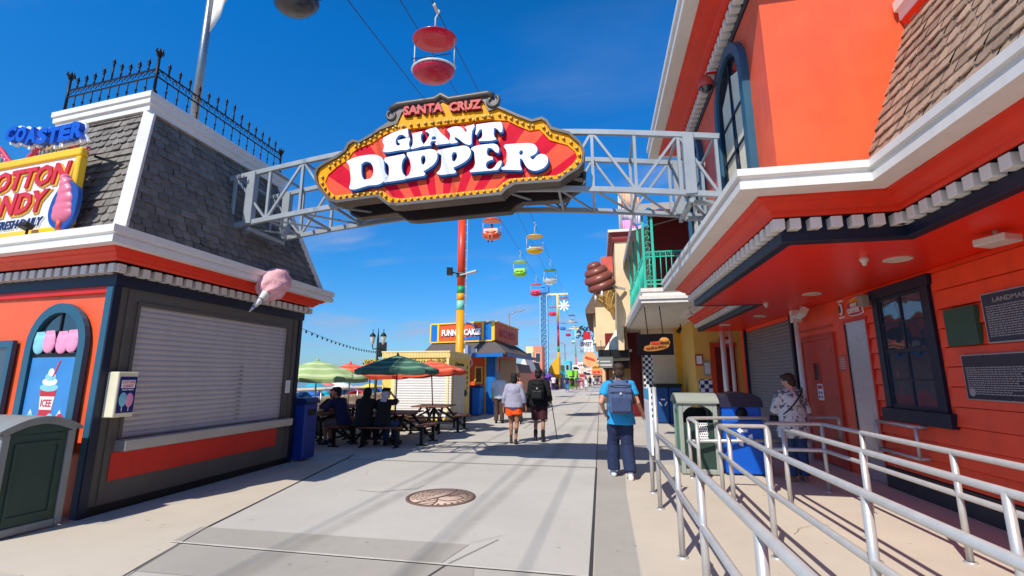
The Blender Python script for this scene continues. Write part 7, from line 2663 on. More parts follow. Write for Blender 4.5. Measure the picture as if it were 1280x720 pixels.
def sky_chair(name, label, x, y, z, roof_c, seat_c, tub_c, rider=False, face=1):
    """z: cable height at the grip"""
    t = thing('sky_ride_chair', label, 'cable car', (0, 0, 0), 'sky ride chairs')
    m = lambda c, q: mat('chair_' + q + '_' + '_'.join(map(str, c)), c, .32, var=.05, coat=.3)
    mb = MB(); mb.lathe([(0, -.93), (.3, -.95), (.56, -1.01), (.67, -1.08), (.65, -1.1), (.3, -1.07), (0, -1.06)], (0, 0, 0), 26, 0, sx=1.0, sy=.82)
    mb.build('roof', m(roof_c, 'roof'), t)
    mb = MB()
    prof = [(0, -2.44), (.3, -2.41), (.5, -2.33), (.62, -2.2), (.64, -2.1), (.6, -2.1), (.5, -2.24), (.2, -2.3), (0, -2.3)]
    mb.lathe(prof, (0, 0, 0), 26, 0, sx=1.0, sy=.78)
    mb.build('seat_tub', m(tub_c, 'tub'), t)
    mb = MB()
    rim = [(.635 * math.cos(a), .5 * math.sin(a) * face, -2.1 + (.14 if math.sin(a) > .2 else 0)) for a in [2 * PI * i / 28 for i in range(28)]]
    mb.tube(rim, .035, 8, closed=True); mb.build('rim', m(seat_c, 'rim'), t)
    mb = MB(); mb.obox((0, .36 * face, -1.9), (.5, 0, 0), (0, .03, 0), (0, -.04 * face, .2)); mb.build('backrest', m(seat_c, 'rim'), t, bevel=.03)
    mb = MB()
    for s in (-1, 1): mb.tube([(s * .62, 0, -2.1), (s * .62, 0, -1.07)], .018, 6)
    mb.build_each('side_post', M_offw, t)
    mb = MB(); mb.tube([(-.6, -.3 * face, -1.86), (.6, -.3 * face, -1.86)], .013, 6); mb.build('lap_bar', M_cable, t)
    mb = MB(); mb.tube([(.0, 0, -.95), (.0, 0, -.35), (.12, 0, -.12), (.0, 0, 0)], .025, 8); mb.bar((0, -.16, 0), (0, .16, 0), .07, .09); mb.build('hanger', M_offw, t)
    t.location = (x, y, z)
    if label.startswith('dark'): t.scale = (.84, .84, .84)
    if rider:
        b, r = None, None
        ps = person('rider with dark hair and bare legs in orange sky ride chair')
        bb_ = Body(1.7)
        bb_.pel = V((0, 0, .12)); bb_.che = V((0, .02, .48)); bb_.neck = V((0, .02, .645)); bb_.head = V((0, .06, .8))
        bb_.sh = [V((-.19, .02, .6)), V((.19, .02, .6))]; bb_.el = [V((-.26, .12, .36)), V((.26, .12, .36))]; bb_.wr = [V((-.2, .34, .36)), V((.2, .34, .36))]
        bb_.hip = [V((-.1, .02, .08)), V((.1, .02, .08))]; bb_.kn = [V((-.13, .45, .08)), V((.13, .45, .08))]; bb_.an = [V((-.13, .5, -.36)), V((.13, .5, -.36))]; bb_.toe = [V((-.14, .64, -.46)), V((.14, .64, -.46))]
        bb_.scale(); bb_.build(ps, SKIN[1], .015)
        bb_.shirt('shirt', CW['navy'], ps, .6, .05, vox=.018); bb_.trousers('shorts', CW['black'], ps, to=.8, vox=.018); bb_.hair(M_hairk, ps, 'short', vox=.015)
        me = solid(bb_.feet(.008), .015, 2); me.materials.append(MATS['shoe_black']); link_mesh('shoes', me, ps)
        ps.location = (x, y, z - 2.25); ps.rotation_euler = (0, 0, PI)
    return t


RED, LIME, PINK, YEL, GRN, WHT, ORG, BLU, NAV = (188, 22, 62), (134, 196, 34), (214, 36, 92), (226, 180, 24), (22, 126, 72), (222, 222, 220), (226, 84, 30), (60, 120, 190), (34, 50, 110)
# the chairs, measured where the roofs stand along the two cables
chs = [('crimson chair with white rim, closest overhead', 'R', (543, 47), RED, WHT, RED), ('yellow roofed chair with white rim seat', 'R', (665, 295), YEL, WHT, YEL), ('green roofed chair with white seat', 'R', (685, 337), GRN, WHT, WHT),
       ('crimson roofed chair just before second tower', 'R', (697, 372), RED, WHT, WHT), ('navy roofed chair past second tower', 'R', (712, 394), NAV, WHT, WHT), ('dark blue roofed chair near third tower', 'R', (718, 404), NAV, WHT, WHT), ('pale yellow roofed chair at third tower', 'R', (721, 412), YEL, WHT, WHT),
       ('dark undersided chair cut by the top edge of the photo', 'L', (362, -34), NAV, NAV, (38, 42, 60)), ('orange chair carrying a rider', 'L', (611, 275), ORG, ORG, ORG), ('lime green chair on left cable', 'L', (646, 327), (150, 214, 60), LIME, LIME), ('pink chair on left cable beyond lime one', 'L', (666, 355), PINK, PINK, RED),
       ('small pink chair left of second tower', 'L', (683, 384), PINK, PINK, PINK), ('small blue chair low on left cable', 'L', (697, 404), BLU, BLU, BLU), ('small red chair far along left cable', 'L', (708, 413), RED, RED, RED), ('tiny teal chair farthest along left cable', 'L', (711, 423), (40, 150, 160), WHT, (40, 150, 160))]
for lab, side, (px, py), c1, c2_, c3 in chs:
    x = CXL if side == 'L' else CXR
    best = None
    for i in range(700):          # slide the chair along its cable until its roof stands where it was measured
        y = 4 + i * .2
        sup = list(zip([-30] + PY + [190], [9.0, CZ, CZ, CZ, CZ]))
        for (a, za), (b, zb) in zip(sup, sup[1:]):
            if a <= y <= b:
                u = (y - a) / (b - a); zc = za + (zb - za) * u - .006 * (b - a) * 4 * u * (1 - u)
        w_ = V((x, y, zc - 1.0 - HC))
        X_ = w_.x * math.cos(YAW) + w_.y * math.sin(YAW); Y_ = -w_.x * math.sin(YAW) + w_.y * math.cos(YAW)
        d_ = Y_ * math.cos(PIT) + w_.z * math.sin(PIT); u_ = -Y_ * math.sin(PIT) + w_.z * math.cos(PIT)
        e_ = abs(360 - F_PX * u_ / d_ - py)
        if best is None or e_ < best[0]: best = (e_, y, zc)
    y, zc = best[1], best[2]
    if lab.startswith('orange'):
        sky_chair('', lab, x, y, zc, c1, c2_, c3, True, -1)
    else:
        sky_chair('', lab, x, y, zc, c1, c2_, c3, False, 1 if side == 'R' else -1)
# ---------------------------------------------------------------- burger restaurant under the balcony
M_byel = mat('mustard_paint', (222, 158, 40), .5, var=.07)
M_byel2 = mat('honey_paint', (226, 176, 88), .5, var=.07)
M_beige = mat('beige_wall', (206, 188, 164), .6, var=.06)
M_turq = mat('turquoise_paint', (54, 190, 162), .45, var=.07)
M_drk = mat('dark_red_paint', (110, 18, 20), .5, var=.1)
M_cream = mat('cream_wall', (232, 202, 160), .6, var=.06)
rest = thing('burger_restaurant', 'mustard yellow burger counter under white balcony soffit', 'restaurant', (3.4, 16, 0))
xa0, xa1 = on_y(868, 440, 16).x, 4.9
mb = MB()
mb.box(xa0, xa1, 16, 18.4, 0, 3.42, 0)
mb.box(on_y(845, 440, 18.4).x, xa0, 18.4, 20, 0, 3.42, 1)
mb.box(on_y(815, 440, 18.6).x, on_y(845, 440, 18.4).x - .002, 18.6, 20, 0, 3.42, 2)
mb.build('wall', [M_byel2, M_byel, M_beige], rest)
dx0, dx1 = on_y(888, 450, 16).x, on_y(921, 450, 16).x
dz = on_y(890, 434, 16).z
mb = MB(); mb.box(dx0, dx0 + .14, 15.93, 16, 0, dz); mb.box(dx0, dx1, 15.93, 16, dz, dz + .14); fr_ = mb.build('door_frame', mat('door_orange', (196, 66, 28), .5), rest)
mb = MB(); mb.box(dx0 + .14, dx0 + .75, 15.97, 15.995, 0, dz - .002); mb.build('door', M_drk, fr_)
mb = MB(); roller_shutter(mb, (dx0 + .78, 15.98, 0), (dx1 - dx0 - .78, 0, 0), .0, dz - .003, (0, -1, 0), .09); mb.build('roller_shutter', M_shutd, fr_)
M_chk = checker('checker_tile', (20, 22, 30), (222, 222, 222), 9.0)
M_chkb = checker('checker_tile_blue', (24, 44, 100), (222, 226, 230), 8.0)
z0, z1 = on_y(880, 489, 16).z, on_y(880, 474, 16).z
mb = MB(); mb.box(on_y(874, 480, 15.97).x, dx0 - .002, 15.97, 16, z0 - .4, z1); mb.build('blue_checker_panel', M_chkb, rest)
c0, c1 = on_y(803, 440, 18.7).x, on_y(815, 440, 18.7).x
mb = MB(); mb.box(c0, c1, 18.7, 19.2, 0, 2.75, 0); mb.box(c0 - .02, c1 + .02, 18.68, 19.22, 2.752, 3.42, 1); mb.build('checker_column', [M_chk, M_beige], rest)


def framed(label, name, px0, px1, py0, py1, y, mats, cat='poster', deco=None):
    a, b = on_y(px0, py1, y), on_y(px1, py0, y)
    t = thing(name, label, cat, ((a.x + b.x) / 2, y, a.z))
    mb = MB(); mb.box(a.x, b.x, y - .04, y, a.z, b.z); mb.build('frame', mats[0], t, bevel=.006)
    w, h = b.x - a.x, b.z - a.z
    mb = MB(); mb.box(a.x + w * .15, b.x - w * .15, y - .044, y - .039, a.z + h * .14, b.z - h * .14); mb.build('sheet', mats[1], t)
    if deco:
        mb = MB(); deco(mb, (a.x + b.x) / 2, y - .047, (a.z + b.z) / 2, w * .6, h * .6); mb.build('print', deco.mats, t)
    return t


def burger(mb, x, y, z, w, h):
    mb.ball((x, y, z + h * .12), (w * .42, .006, h * .2), 14, 8, 0)
    mb.box(x - w * .42, x + w * .42, y - .004, y, z - h * .08, z + h * .04, 1)
    mb.box(x - w * .44, x + w * .44, y - .0045, y, z - h * .02, z + h * .01, 2)
    mb.box(x - w * .4, x + w * .4, y - .004, y, z - h * .2, z - h * .09, 0)


burger.mats = [mat('bun', (208, 140, 60), .5), mat('patty', (80, 40, 26), .6), mat('lettuce', (110, 150, 50), .6)]
M_prd = mat('poster_frame_red', (176, 44, 30), .5)
framed('red framed burger poster on mustard wall, the larger and farther left', 'wall_poster', 857, 869, 452, 473, 18.35, [M_prd, M_sgw], deco=burger)
framed('small red framed white menu on honey wall left of blue checker tiles', 'wall_poster', 869.5, 878, 443, 457, 15.99, [M_prd, M_sgw])
framed('grey wall telephone box on honey wall beside red doorway', 'wall_box', 880, 888, 451, 470, 15.98, [mat('box_grey', (150, 148, 140), .5), mat('box_pale', (206, 208, 206), .4)], cat='wall box')
t = framed('red menu board with white lettering above doorway', 'menu_sign', 899, 914, 421, 433, 15.98, [M_prd, M_cr], cat='sign')
o = on_y(907, 427, 15.93); mb = MB(); put_text(mb, 'BURGERS', (o.x, 15.93, o.z), (1, 0, 0), UPZ, w=.33, h=.12, m=0, bold=.03, depth=.004); mb.build('lettering', M_sgw, t)
# bin cabinet below
t = thing('recycling_bin', 'pair of dark blue recycling bins against beige wall beyond railing sign', 'recycling bin', (2.6, 17.6, 0))
a, b = on_y(819, 480, 17.6).x, on_y(850, 480, 17.6).x
mb = MB(); mb.box(a, (a + b) / 2 - .01, 17.4, 18.1, .03, 1.25); mb.box((a + b) / 2 + .01, b, 17.4, 18.1, .03, 1.25); mb.build('body', mat('bin_ocean', (20, 70, 130), .45), t, bevel=.02)
mb = MB(); mb.box(a - .03, b + .03, 17.35, 18.15, 1.25, 1.36); mb.box((a + b) / 2 + .08, b - .08, 17.385, 17.399, .85, 1.1); mb.build('lid', M_black, t, bevel=.01)
mb = MB()
for i in range(3):
    q = PI / 2 + i * 2 * PI / 3; c = V(((a * .75 + b * .25) + .1 * math.cos(q), 17.394, .72 + .1 * math.sin(q))); d = V((-math.sin(q), 0, math.cos(q))); mb.bar(c - d * .07, c + d * .08, .045, .006, up=(0, 1, 0))
mb.build('recycling_mark', M_sgw, t)

# balcony building
bal = thing('balcony', 'turquoise iron balcony with grey scalloped awning on white slab', 'balcony', (1.2, 12.0, 3.4))
bx0, by0, by1 = 1.14, 12.0, 24.0
mb = MB(); mb.box(bx0, 4.3, by0, by1, 3.42, 3.50, 0); mb.build('soffit', mat('soffit_white', (214, 208, 198), .6), bal)
mb = MB(); mb.sweep([(bx0, by1), (bx0, by0), (4.3, by0)], [(-.02, 3.42), (.06, 3.42), (.06, 3.50), (.10, 3.51), (.10, 3.6), (.02, 3.61), (.02, 3.70), (.05, 3.71), (.05, 3.8), (-.3, 3.82)]); mb.build('fascia', M_white, bal)
mb = MB(); mb.box(bx0 + .02, 4.3, by0 + .02, by1, 3.502, 3.80); mb.build('deck', M_offw, bal)
ZD = 3.82


def rail_bay(p, q, n, gap):
    d = q - p
    mb = MB()
    for z in (.1, .2, .82, .95): mb.bar(p + V((0, 0, z)), q + V((0, 0, z)), .03)
    mb.build('rail', M_turq, bal)
    for i in range(n + 1):
        c = p + d * (i / n)
        mb = MB(); mb.tube([c + V((0, 0, .02)), c + V((0, 0, .95))], .011, 6); mb.build('baluster', M_turq, bal)
    mb = MB()
    for i in range(n):
        c = p + d * ((i + .5) / n) + V((0, 0, .885)); u = d.normalized()
        mb.tube([c + u * .045 * math.cos(a) * (1 - a / 9) + V((0, 0, .045 * math.sin(a) * (1 - a / 9))) for a in [k_ * .6 for k_ in range(11)]], .007, 4)
    mb.build('scroll_frieze', M_turq, bal)


P0, P1 = V((bx0 + .08, by0 + .08, ZD)), V((3.4, by0 + .08, ZD))
rail_bay(P0, P1, 16, .14)
rail_bay(P0, V((bx0 + .08, 17.8, ZD)), 30, .2)
for (x, y) in ((bx0 + .08, by0 + .08), (bx0 + .08, 13.6), (bx0 + .08, 15.2), (bx0 + .08, 17.0)):
    mb = MB(); mb.box(x - .03, x + .03, y - .03, y + .03, ZD, 5.95)
    if y < 12.5: mb.box(x + .2, x + .26, y - .03, y + .03, ZD, 5.95)
    mb.build_each('post', M_turq, bal)
mb = MB()     # scrolls filling the corner post
for i in range(7):
    z = ZD + .2 + i * .3
    for s in (1, -1):
        c = V((bx0 + .08 + .115, by0 + .08, z + (.07 if s > 0 else -.07)))
        mb.tube([c + V((s * .07 * math.cos(a) * (1 - a / 8), 0, .07 * math.sin(a) * (1 - a / 8))) for a in [k_ * .5 for k_ in range(11)]], .01, 5)
mb.build('scroll_panel', M_turq, bal)
M_canv = mat('canvas_grey', (170, 164, 160), .85, var=.1)
mb = MB()     # awning roof with scalloped front
nx = 40
for i in range(nx):
    x0, x1 = bx0 - .1 + (3.3) * i / nx, bx0 - .1 + 3.3 * (i + 1) / nx
    mb.add([(x0, by0 - .15, 6.0), (x1, by0 - .15, 6.0), (x1, 14.2, 6.75), (x0, 14.2, 6.75)], [(0, 1, 2, 3)])
    dz0 = .09 * abs(math.sin(i * PI / 4)); dz1 = .09 * abs(math.sin((i + 1) * PI / 4))
    mb.add([(x0, by0 - .152, 6.0), (x1, by0 - .152, 6.0), (x1, by0 - .152, 5.9 - dz1), (x0, by0 - .152, 5.9 - dz0)], [(0, 1, 2, 3)])
for i in range(60):     # roof and scalloped valance along the street side
    y0, y1 = by0 - .15 + 8 * i / 60, by0 - .15 + 8 * (i + 1) / 60
    dz0, dz1 = .09 * abs(math.sin(i * PI / 4)), .09 * abs(math.sin((i + 1) * PI / 4))
    mb.add([(bx0 - .1, y0, 6.0), (bx0 - .1, y1, 6.0), (bx0 - .1, y1, 5.8 - dz1), (bx0 - .1, y0, 5.8 - dz0)], [(3, 2, 1, 0)])
mb.add([(bx0 - .1, 14.2, 6.0), (bx0 - .1, 19.8, 6.0), (4.2, 19.8, 6.75), (4.2, 14.2, 6.75)], [(0, 1, 2, 3)])
aw = mb.build('awning', M_canv, bal); aw.modifiers.new('th', 'SOLIDIFY').thickness = .012
mb = MB(); mb.box(bx0 + .5, 4.3, 14.3, 14.5, ZD, 6.7); mb.build('back_wall', M_drk, bal)
t = thing('pendant_lamp', 'small white shade lamp under balcony soffit', 'ceiling lamp', (2.4, 12.9, 3.42))
mb = MB(); mb.tube([(2.4, 12.9, 3.42), (2.4, 12.9, 3.3)], .02, 8); mb.lathe([(.03, 3.3), (.12, 3.2), (.11, 3.2), (.0, 3.27)], (2.4, 12.9, 0), 16); mb.build('shade', M_white, t)
for i, (px, py, y) in enumerate(((851, 414, 17.0), (781, 439, 20.5))):
    p = on_y(px, py, y)
    t = thing('spot_light', ['small dark spot lamp under soffit above mustard wall', 'small pale spot lamp at dark red shop front'][i], 'spot light', (p.x, y, 3.4))
    mb = MB(); mb.tube([(p.x, y, 3.42), (p.x, y, p.z + .1)], .015, 6); mb.tube([(p.x, y, p.z + .12), (p.x - .1, y - .05, p.z - .04)], [.05, .08], 12); mb.build('lamp_head', M_offw if i else M_black, t)

# hanging burger sign
sa, sb_ = on_y(797, 444, 12.6), on_y(841, 417, 12.6)
t = thing('hanging_sign', 'black hanging board with burger and fries cut-out under balcony', 'sign', ((sa.x + sb_.x) / 2, 12.6, sb_.z))
mb = MB(); mb.box(sa.x, sb_.x, 12.58, 12.64, sa.z, sb_.z); mb.build('board', mat('board_black', (14, 10, 16), .6, spec=.1), t, bevel=.02, seg=2)
cx, cz_, w, h = (sa.x + sb_.x) / 2 + .02, (sa.z + sb_.z) / 2, (sb_.x - sa.x) * .84, (sb_.z - sa.z) * .84
mb = MB()
me = curve_mesh([[(-.42 * w, -.32 * h), (-.38 * w, -.1 * h), (-.2 * w, -.02 * h), (-.18 * w, .14 * h), (.1 * w, .18 * h), (.16 * w, .34 * h), (.28 * w, .4 * h), (.4 * w, .32 * h), (.45 * w, .16 * h), (.42 * w, -.1 * h), (.36 * w, -.2 * h), (-.3 * w, -.38 * h)]], .01, 0, True)
mb.mesh(me, frame((cx, 12.578, cz_), (1, 0, 0), UPZ), 0)
mb.ball((cx + .28 * w, 12.56, cz_ + .24 * h), (.15 * w, .012, .12 * h), 16, 8, 1)
mb.box(cx + .13 * w, cx + .42 * w, 12.553, 12.565, cz_ + .06 * h, cz_ + .13 * h, 2); mb.box(cx + .12 * w, cx + .43 * w, 12.55, 12.565, cz_ + .03 * h, cz_ + .055 * h, 3)
mb.box(cx - .16 * w, cx + .1 * w, 12.556, 12.566, cz_ - .0 * h, cz_ + .14 * h, 4)
put_text(mb, 'CAF\u00c9 & GRILL', (cx, 12.562, cz_ - .16 * h), V((1, 0, .14)), V((-.14, 0, 1)), w=.66 * w, h=.14 * h, m=3, bold=.03, depth=.008)
mb.build('cut_out', [mat('sign_caramel', (170, 112, 44), .45), burger.mats[0], burger.mats[1], M_crd, M_cr], t)
mb = MB()
for s in (-.25, .25): mb.tube([(cx + s * w, 12.61, sb_.z), (cx + s * w - .05, 12.61, 3.42)], .012, 6)
mb.build('hanger', M_black, t)

# dark red shop front and its boarded window
t = thing('red_shop', 'dark red shop front with boarded window behind man with backpack', 'shop', (1.4, 20.2, 0))
a, b = on_y(757, 440, 20.2).x, on_y(803, 440, 20.2).x
mb = MB(); mb.box(a, 4.3, 20.2, 24, 0, 3.42); mb.build('wall', M_drk, t)
mb = MB(); mb.box(a + .1, on_y(787, 440, 20.2).x, 20.15, 20.2, .9, 2.35); mb.build('boarded_window', mat('plywood', (150, 118, 74), .7, var=.2, vs=5), t)
mb = MB()
for i in range(6): mb.box(on_y(789, 440, 20.2).x + i * .09, on_y(789, 440, 20.2).x + i * .09 + .05, 20.16, 20.2, .1, 2.4)
mb.build('panel_ribs', M_drk, t)
t = thing('awning', 'dark flat canopy over dark red shop front', 'awning', (.6, 19, 2.7))
a, b = on_y(748, 450, 19), on_y(776, 438, 19)
mb = MB(); mb.box(a.x, b.x + .3, 18.6, 20.2, on_y(748, 447, 19).z, on_y(748, 438, 19).z); mb.build('canopy', M_black, t)
t = thing('hanging_sign', 'grey weathered hanging board left of boarded window', 'sign', (.6, 18.5, 2.2))
a, b = on_y(749, 460, 18.5), on_y(766, 446, 18.5)
mb = MB(); mb.box(a.x, b.x, 18.47, 18.53, a.z, b.z, 0); mb.box(a.x + .05, b.x - .05, 18.465, 18.47, a.z + .08, a.z + .14, 1); mb.box(a.x + .05, b.x - .1, 18.465, 18.47, a.z + .22, a.z + .27, 1)
mb.build('board', [mat('board_grey', (112, 116, 112), .6), M_offw], t)
mb = MB(); mb.tube([(a.x + .1, 18.5, b.z), (a.x + .1, 18.5, 3.0)], .012, 6); mb.tube([(b.x - .1, 18.5, b.z), (b.x - .1, 18.5, 3.0)], .012, 6); mb.build('hanger', M_black, t)

# cream building with the ice cream cone
cb_ = thing('cream_building', 'tall cream building with red brown cornice behind balcony', 'building', (.72, 18, 0))
zt = on_y(770, 292, 18.2).z
mb = MB(); mb.box(.74, 4.5, 18.2, 30, 3.5, zt); mb.box(.74, .95, 18.2, 30, 2.6, 3.5); mb.build('wall', M_cream, cb_)
mb = MB(); mb.sweep([(.74, 30), (.74, 18.2), (4.5, 18.2)], [(0, zt - .35), (.06, zt - .35), (.1, zt - .25), (.1, zt - .1), (.2, zt)]); mb.build('cornice', mat('cornice_brick', (140, 52, 44), .6), cb_)
mb = MB(); mb.sweep([(.74, 30), (.74, 18.2), (4.5, 18.2)], [(0, zt), (.24, zt), (.24, zt + .1), (-.5, zt + .12)]); mb.build('coping', M_white, cb_)
mb = MB(); mb.prism([(.7, 21, zt - .4), (-.55, 21, 4.6), (-.55, 21, 4.4), (.73, 21, 4.4)], (0, 8.5, 0)); mb.build('side_roof', mat('roof_brown', (112, 92, 78), .9, var=.2, vs=6, bump=.6, bs=30), cb_)
mb = MB(); mb.box(-.2, .73, 21.5, 29, 3.1, 4.42); mb.box(-.1, .73, 20.6, 21.4, 2.9, 4.6); mb.build('bay', M_cream, cb_)
mb = MB(); mb.box(.2, .68, 19.5, 20.4, 5.3, 6.6); mb.build('chimney', mat('chimney_red', (206, 92, 74), .6), cb_)
for i, y in enumerate((22.6, 25.0, 27.4)):
    mb = MB(); mb.box(-.23, -.19, y - .5, y + .5, 3.3, 4.2); mb.build('window', M_white, cb_)
t = thing('banner_flags', 'pink and white feather banners on top of cream building', 'flag', (.9, 18.6, zt + .1))
p = on_y(775, 285, 18.6)
mb = MB(); mb.tube([(p.x, 18.6, zt), (p.x, 18.6, zt + 1.9)], .035, 8); mb.tube([(p.x + .06, 18.6, zt), (p.x + .06, 18.6, zt + 1.9)], .02, 8); mb.build('pole', M_offw, t)
for i, (z0, z1, c) in enumerate(((1.3, 1.9, (240, 176, 140)), (.75, 1.25, (226, 214, 226)), (.1, .7, (232, 150, 196)))):
    mb = MB()
    for k_ in range(8):
        u0, u1 = k_ / 8, (k_ + 1) / 8
        f = lambda u, top: (p.x + .08 + .75 * u, 18.6 + .1 * math.sin(u * 7 + i), zt + (z1 if top else z0) - .25 * u + (.12 * math.sin(u * 6 + i) if not top else .08 * math.sin(u * 5)) * (1 if u < 1 else 0) * u)
        mb.add([f(u0, 0), f(u1, 0), f(u1, 1), f(u0, 1)], [(0, 1, 2, 3)], 0, True)
    mb.build('flag', mat('flag_%d_cloth' % i, c, .8), t).modifiers.new('th', 'SOLIDIFY').thickness = .006
# ice cream cone figure
cn = thing('ice_cream_figure', 'giant chocolate soft serve cone hanging on cream building corner', 'ice cream figure', (.6, 17.6, 4.5))
tipc, topc = on_y(768, 396, 17.4), on_y(741, 330, 17.4)
ax = (topc - tipc).normalized(); Rm_ = ax.to_track_quat('Z', 'Y').to_matrix()
Lc = (on_y(757, 366, 17.4) - tipc).length
mb = MB(); n = 16
for i in range(n):
    pass
vs = []
for j in range(13):
    r_ = .40 * j / 12; z = Lc * j / 12
    for i in range(20): vs.append(tipc + Rm_ @ V((r_ * math.cos(2 * PI * i / 20), r_ * math.sin(2 * PI * i / 20), z)))
fs = [(j * 20 + i, j * 20 + (i + 1) % 20, (j + 1) * 20 + (i + 1) % 20, (j + 1) * 20 + i) for j in range(12) for i in range(20)]
mb.add(vs, fs, 0, True)
for s in (1, -1):
    for q in range(7):
        pts = []
        for j in range(9):
            r_ = .405 * (j + 3.5) / 12; a = q * 2 * PI / 7 + s * j * .16; pts.append(tipc + Rm_ @ V((r_ * math.cos(a), r_ * math.sin(a), Lc * (j + 3.5) / 12)))
        mb.tube(pts, .014, 5, 1)
mb.build('waffle_cone', [mat('waffle', (200, 146, 70), .6, var=.1), mat('waffle_rib', (228, 182, 108), .6)], cn)
M_choc = mat('chocolate', (132, 72, 60), .35, var=.08)
mb = MB()
c0 = tipc + ax * (Lc + .06)
for k_, (r_, h_, tb) in enumerate(((.40, .02, .2), (.54, .26, .24), (.56, .55, .25), (.46, .82, .23), (.28, 1.05, .2))):
    tilt = Matrix.Rotation(.34, 3, 'Y')
    vs = []
    for i in range(36):
        a = 2 * PI * i / 36
        for j in range(14):
            b_ = 2 * PI * j / 14
            rr = max(.0, r_ - tb) + tb * math.cos(b_) + .0
            q = V((rr * math.cos(a), rr * math.sin(a), tb * .78 * math.sin(b_)))
            vs.append(c0 + Rm_ @ (tilt @ q + V((0, 0, h_))))
    mb.add(vs, [(i * 14 + j, ((i + 1) % 36) * 14 + j, ((i + 1) % 36) * 14 + (j + 1) % 14, i * 14 + (j + 1) % 14) for i in range(36) for j in range(14)], 0, True)
    mb.ball(c0 + Rm_ @ V((0, 0, h_)), (r_ * .6, r_ * .6, .15), 16, 8)
mb.build('soft_serve', M_choc, cn)
mb = MB()
for a in (-2.6, -1.9, -1.1, -.3): mb.ball(tipc + Rm_ @ V((.41 * math.cos(a), .41 * math.sin(a), Lc - .04)), (.05, .05, .14), 10, 7)
mb.build('drip', M_white, cn)
mb = MB(); mb.bar(c0 + ax * .3, c0 + V((.8, .7, .2)), .08); mb.build('mount', M_offw, cn)
# white pointed awning below
t = thing('awning', 'white pointed canvas awning with dark underside below ice cream cone', 'awning', (.5, 19.5, 2.6))
P_ = lambda px, py, y: on_y(px, py, y)
a, b, c_ = P_(747, 452, 19.4), P_(787, 450, 19.4), P_(784, 404, 20.2)
mb = MB(); mb.add([a, b, V((b.x - .05, 20.1, c_.z)), V((b.x - .35, 20.1, c_.z - .1))], [(0, 1, 2, 3)]); mb.add([a, V((b.x - .35, 20.1, c_.z - .1)), V((a.x + .1, 21, a.z))], [(0, 1, 2)])
mb.build('canvas', mat('canvas_white', (232, 222, 204), .8), t).modifiers.new('th', 'SOLIDIFY').thickness = .02
mb = MB(); mb.prism([a + V((.02, .02, -.02)), b + V((-.02, .02, -.02)), b + V((-.02, .02, -.32)), a + V((.25, .02, -.32))], (0, .7, 0)); mb.build('underside', M_black, t)
t = thing('security_camera', 'white security camera on right of pointed awning', 'camera', (1.3, 19, 2.6))
p = on_y(781, 437, 19); mb = MB(); mb.tube([p, p + V((.25, -.1, -.05))], .05, 10); mb.tube([p + V((.1, 0, 0)), p + V((.12, .3, .2))], .015, 6); mb.build('housing', M_white, t)

M_brn = mat('sign_brown', (120, 66, 44), .5)
# ---------------------------------------------------------------- far shops: each measured by its outline at its own distance
def shop(name, label, px0, px1, py, y, depth, col, cat='shop', roof=None, door=None, sign=None, rows=1, group=None, z0=0.0, awn=None):
    a, b = on_y(px0, 470, y).x, on_y(px1, 470, y).x
    top = on_y((px0 + px1) / 2, py, y).z
    t = thing(name, label, cat, ((a + b) / 2, y, z0), group)
    mb = MB(); mb.box(a, b, y, y + depth, z0, top); mb.build('wall', mat('paint_%d_%d_%d' % col, col, .55, var=.08), t)
    if roof:
        ov = .04 * (b - a)
        mb = MB(); mb.prism([(a - ov, y - .3, top), (b + ov, y - .3, top), ((a + b) / 2, y - .3, top + roof[1])], (0, depth + .6, 0)); mb.build('roof', mat('roof_%d_%d_%d' % roof[0], roof[0], .8, var=.12), t)
    w = b - a
    n = max(1, int(w / 1.6))
    for r in range(rows):
        zz_ = z0 + (top - z0) * (r + .25) / rows; h_ = (top - z0) / rows * .45
        for i in range(n):
            x = a + w * (i + .2) / n
            mb = MB(); mb.box(x, x + w / n * .6, y - .04, y + .02, zz_, zz_ + h_); wn = mb.build('window', M_offw, t)
            mb = MB(); mb.box(x + .06, x + w / n * .6 - .06, y - .05, y - .039, zz_ + .06, zz_ + h_ - .06); mb.build('pane', door or M_gl, wn)
    if awn:
        mb = MB(); mb.prism([(a, y - .01, top * .62), (a, y - 1.0, top * .5), (a, y - 1.0, top * .46), (a, y - .01, top * .55)], (w, 0, 0)); mb.build('awning', mat('awn_%d_%d_%d' % awn, awn, .7), t)
    if sign:
        txt, sc_, tcol = sign
        mb = MB(); mb.box(a + w * .08, b - w * .08, y - .12, y - .02, top * .78, top * .97, 0)
        if txt: put_text(mb, txt, ((a + b) / 2, y - .125, top * .875), (1, 0, 0), UPZ, w=w * .7, h=top * .11, m=1, bold=.03, depth=.01)
        mb.build('sign_board', [mat('sgn_%d_%d_%d' % sc_, sc_, .5), mat('sgt_%d_%d_%d' % tcol, tcol, .5)], t)
    return t


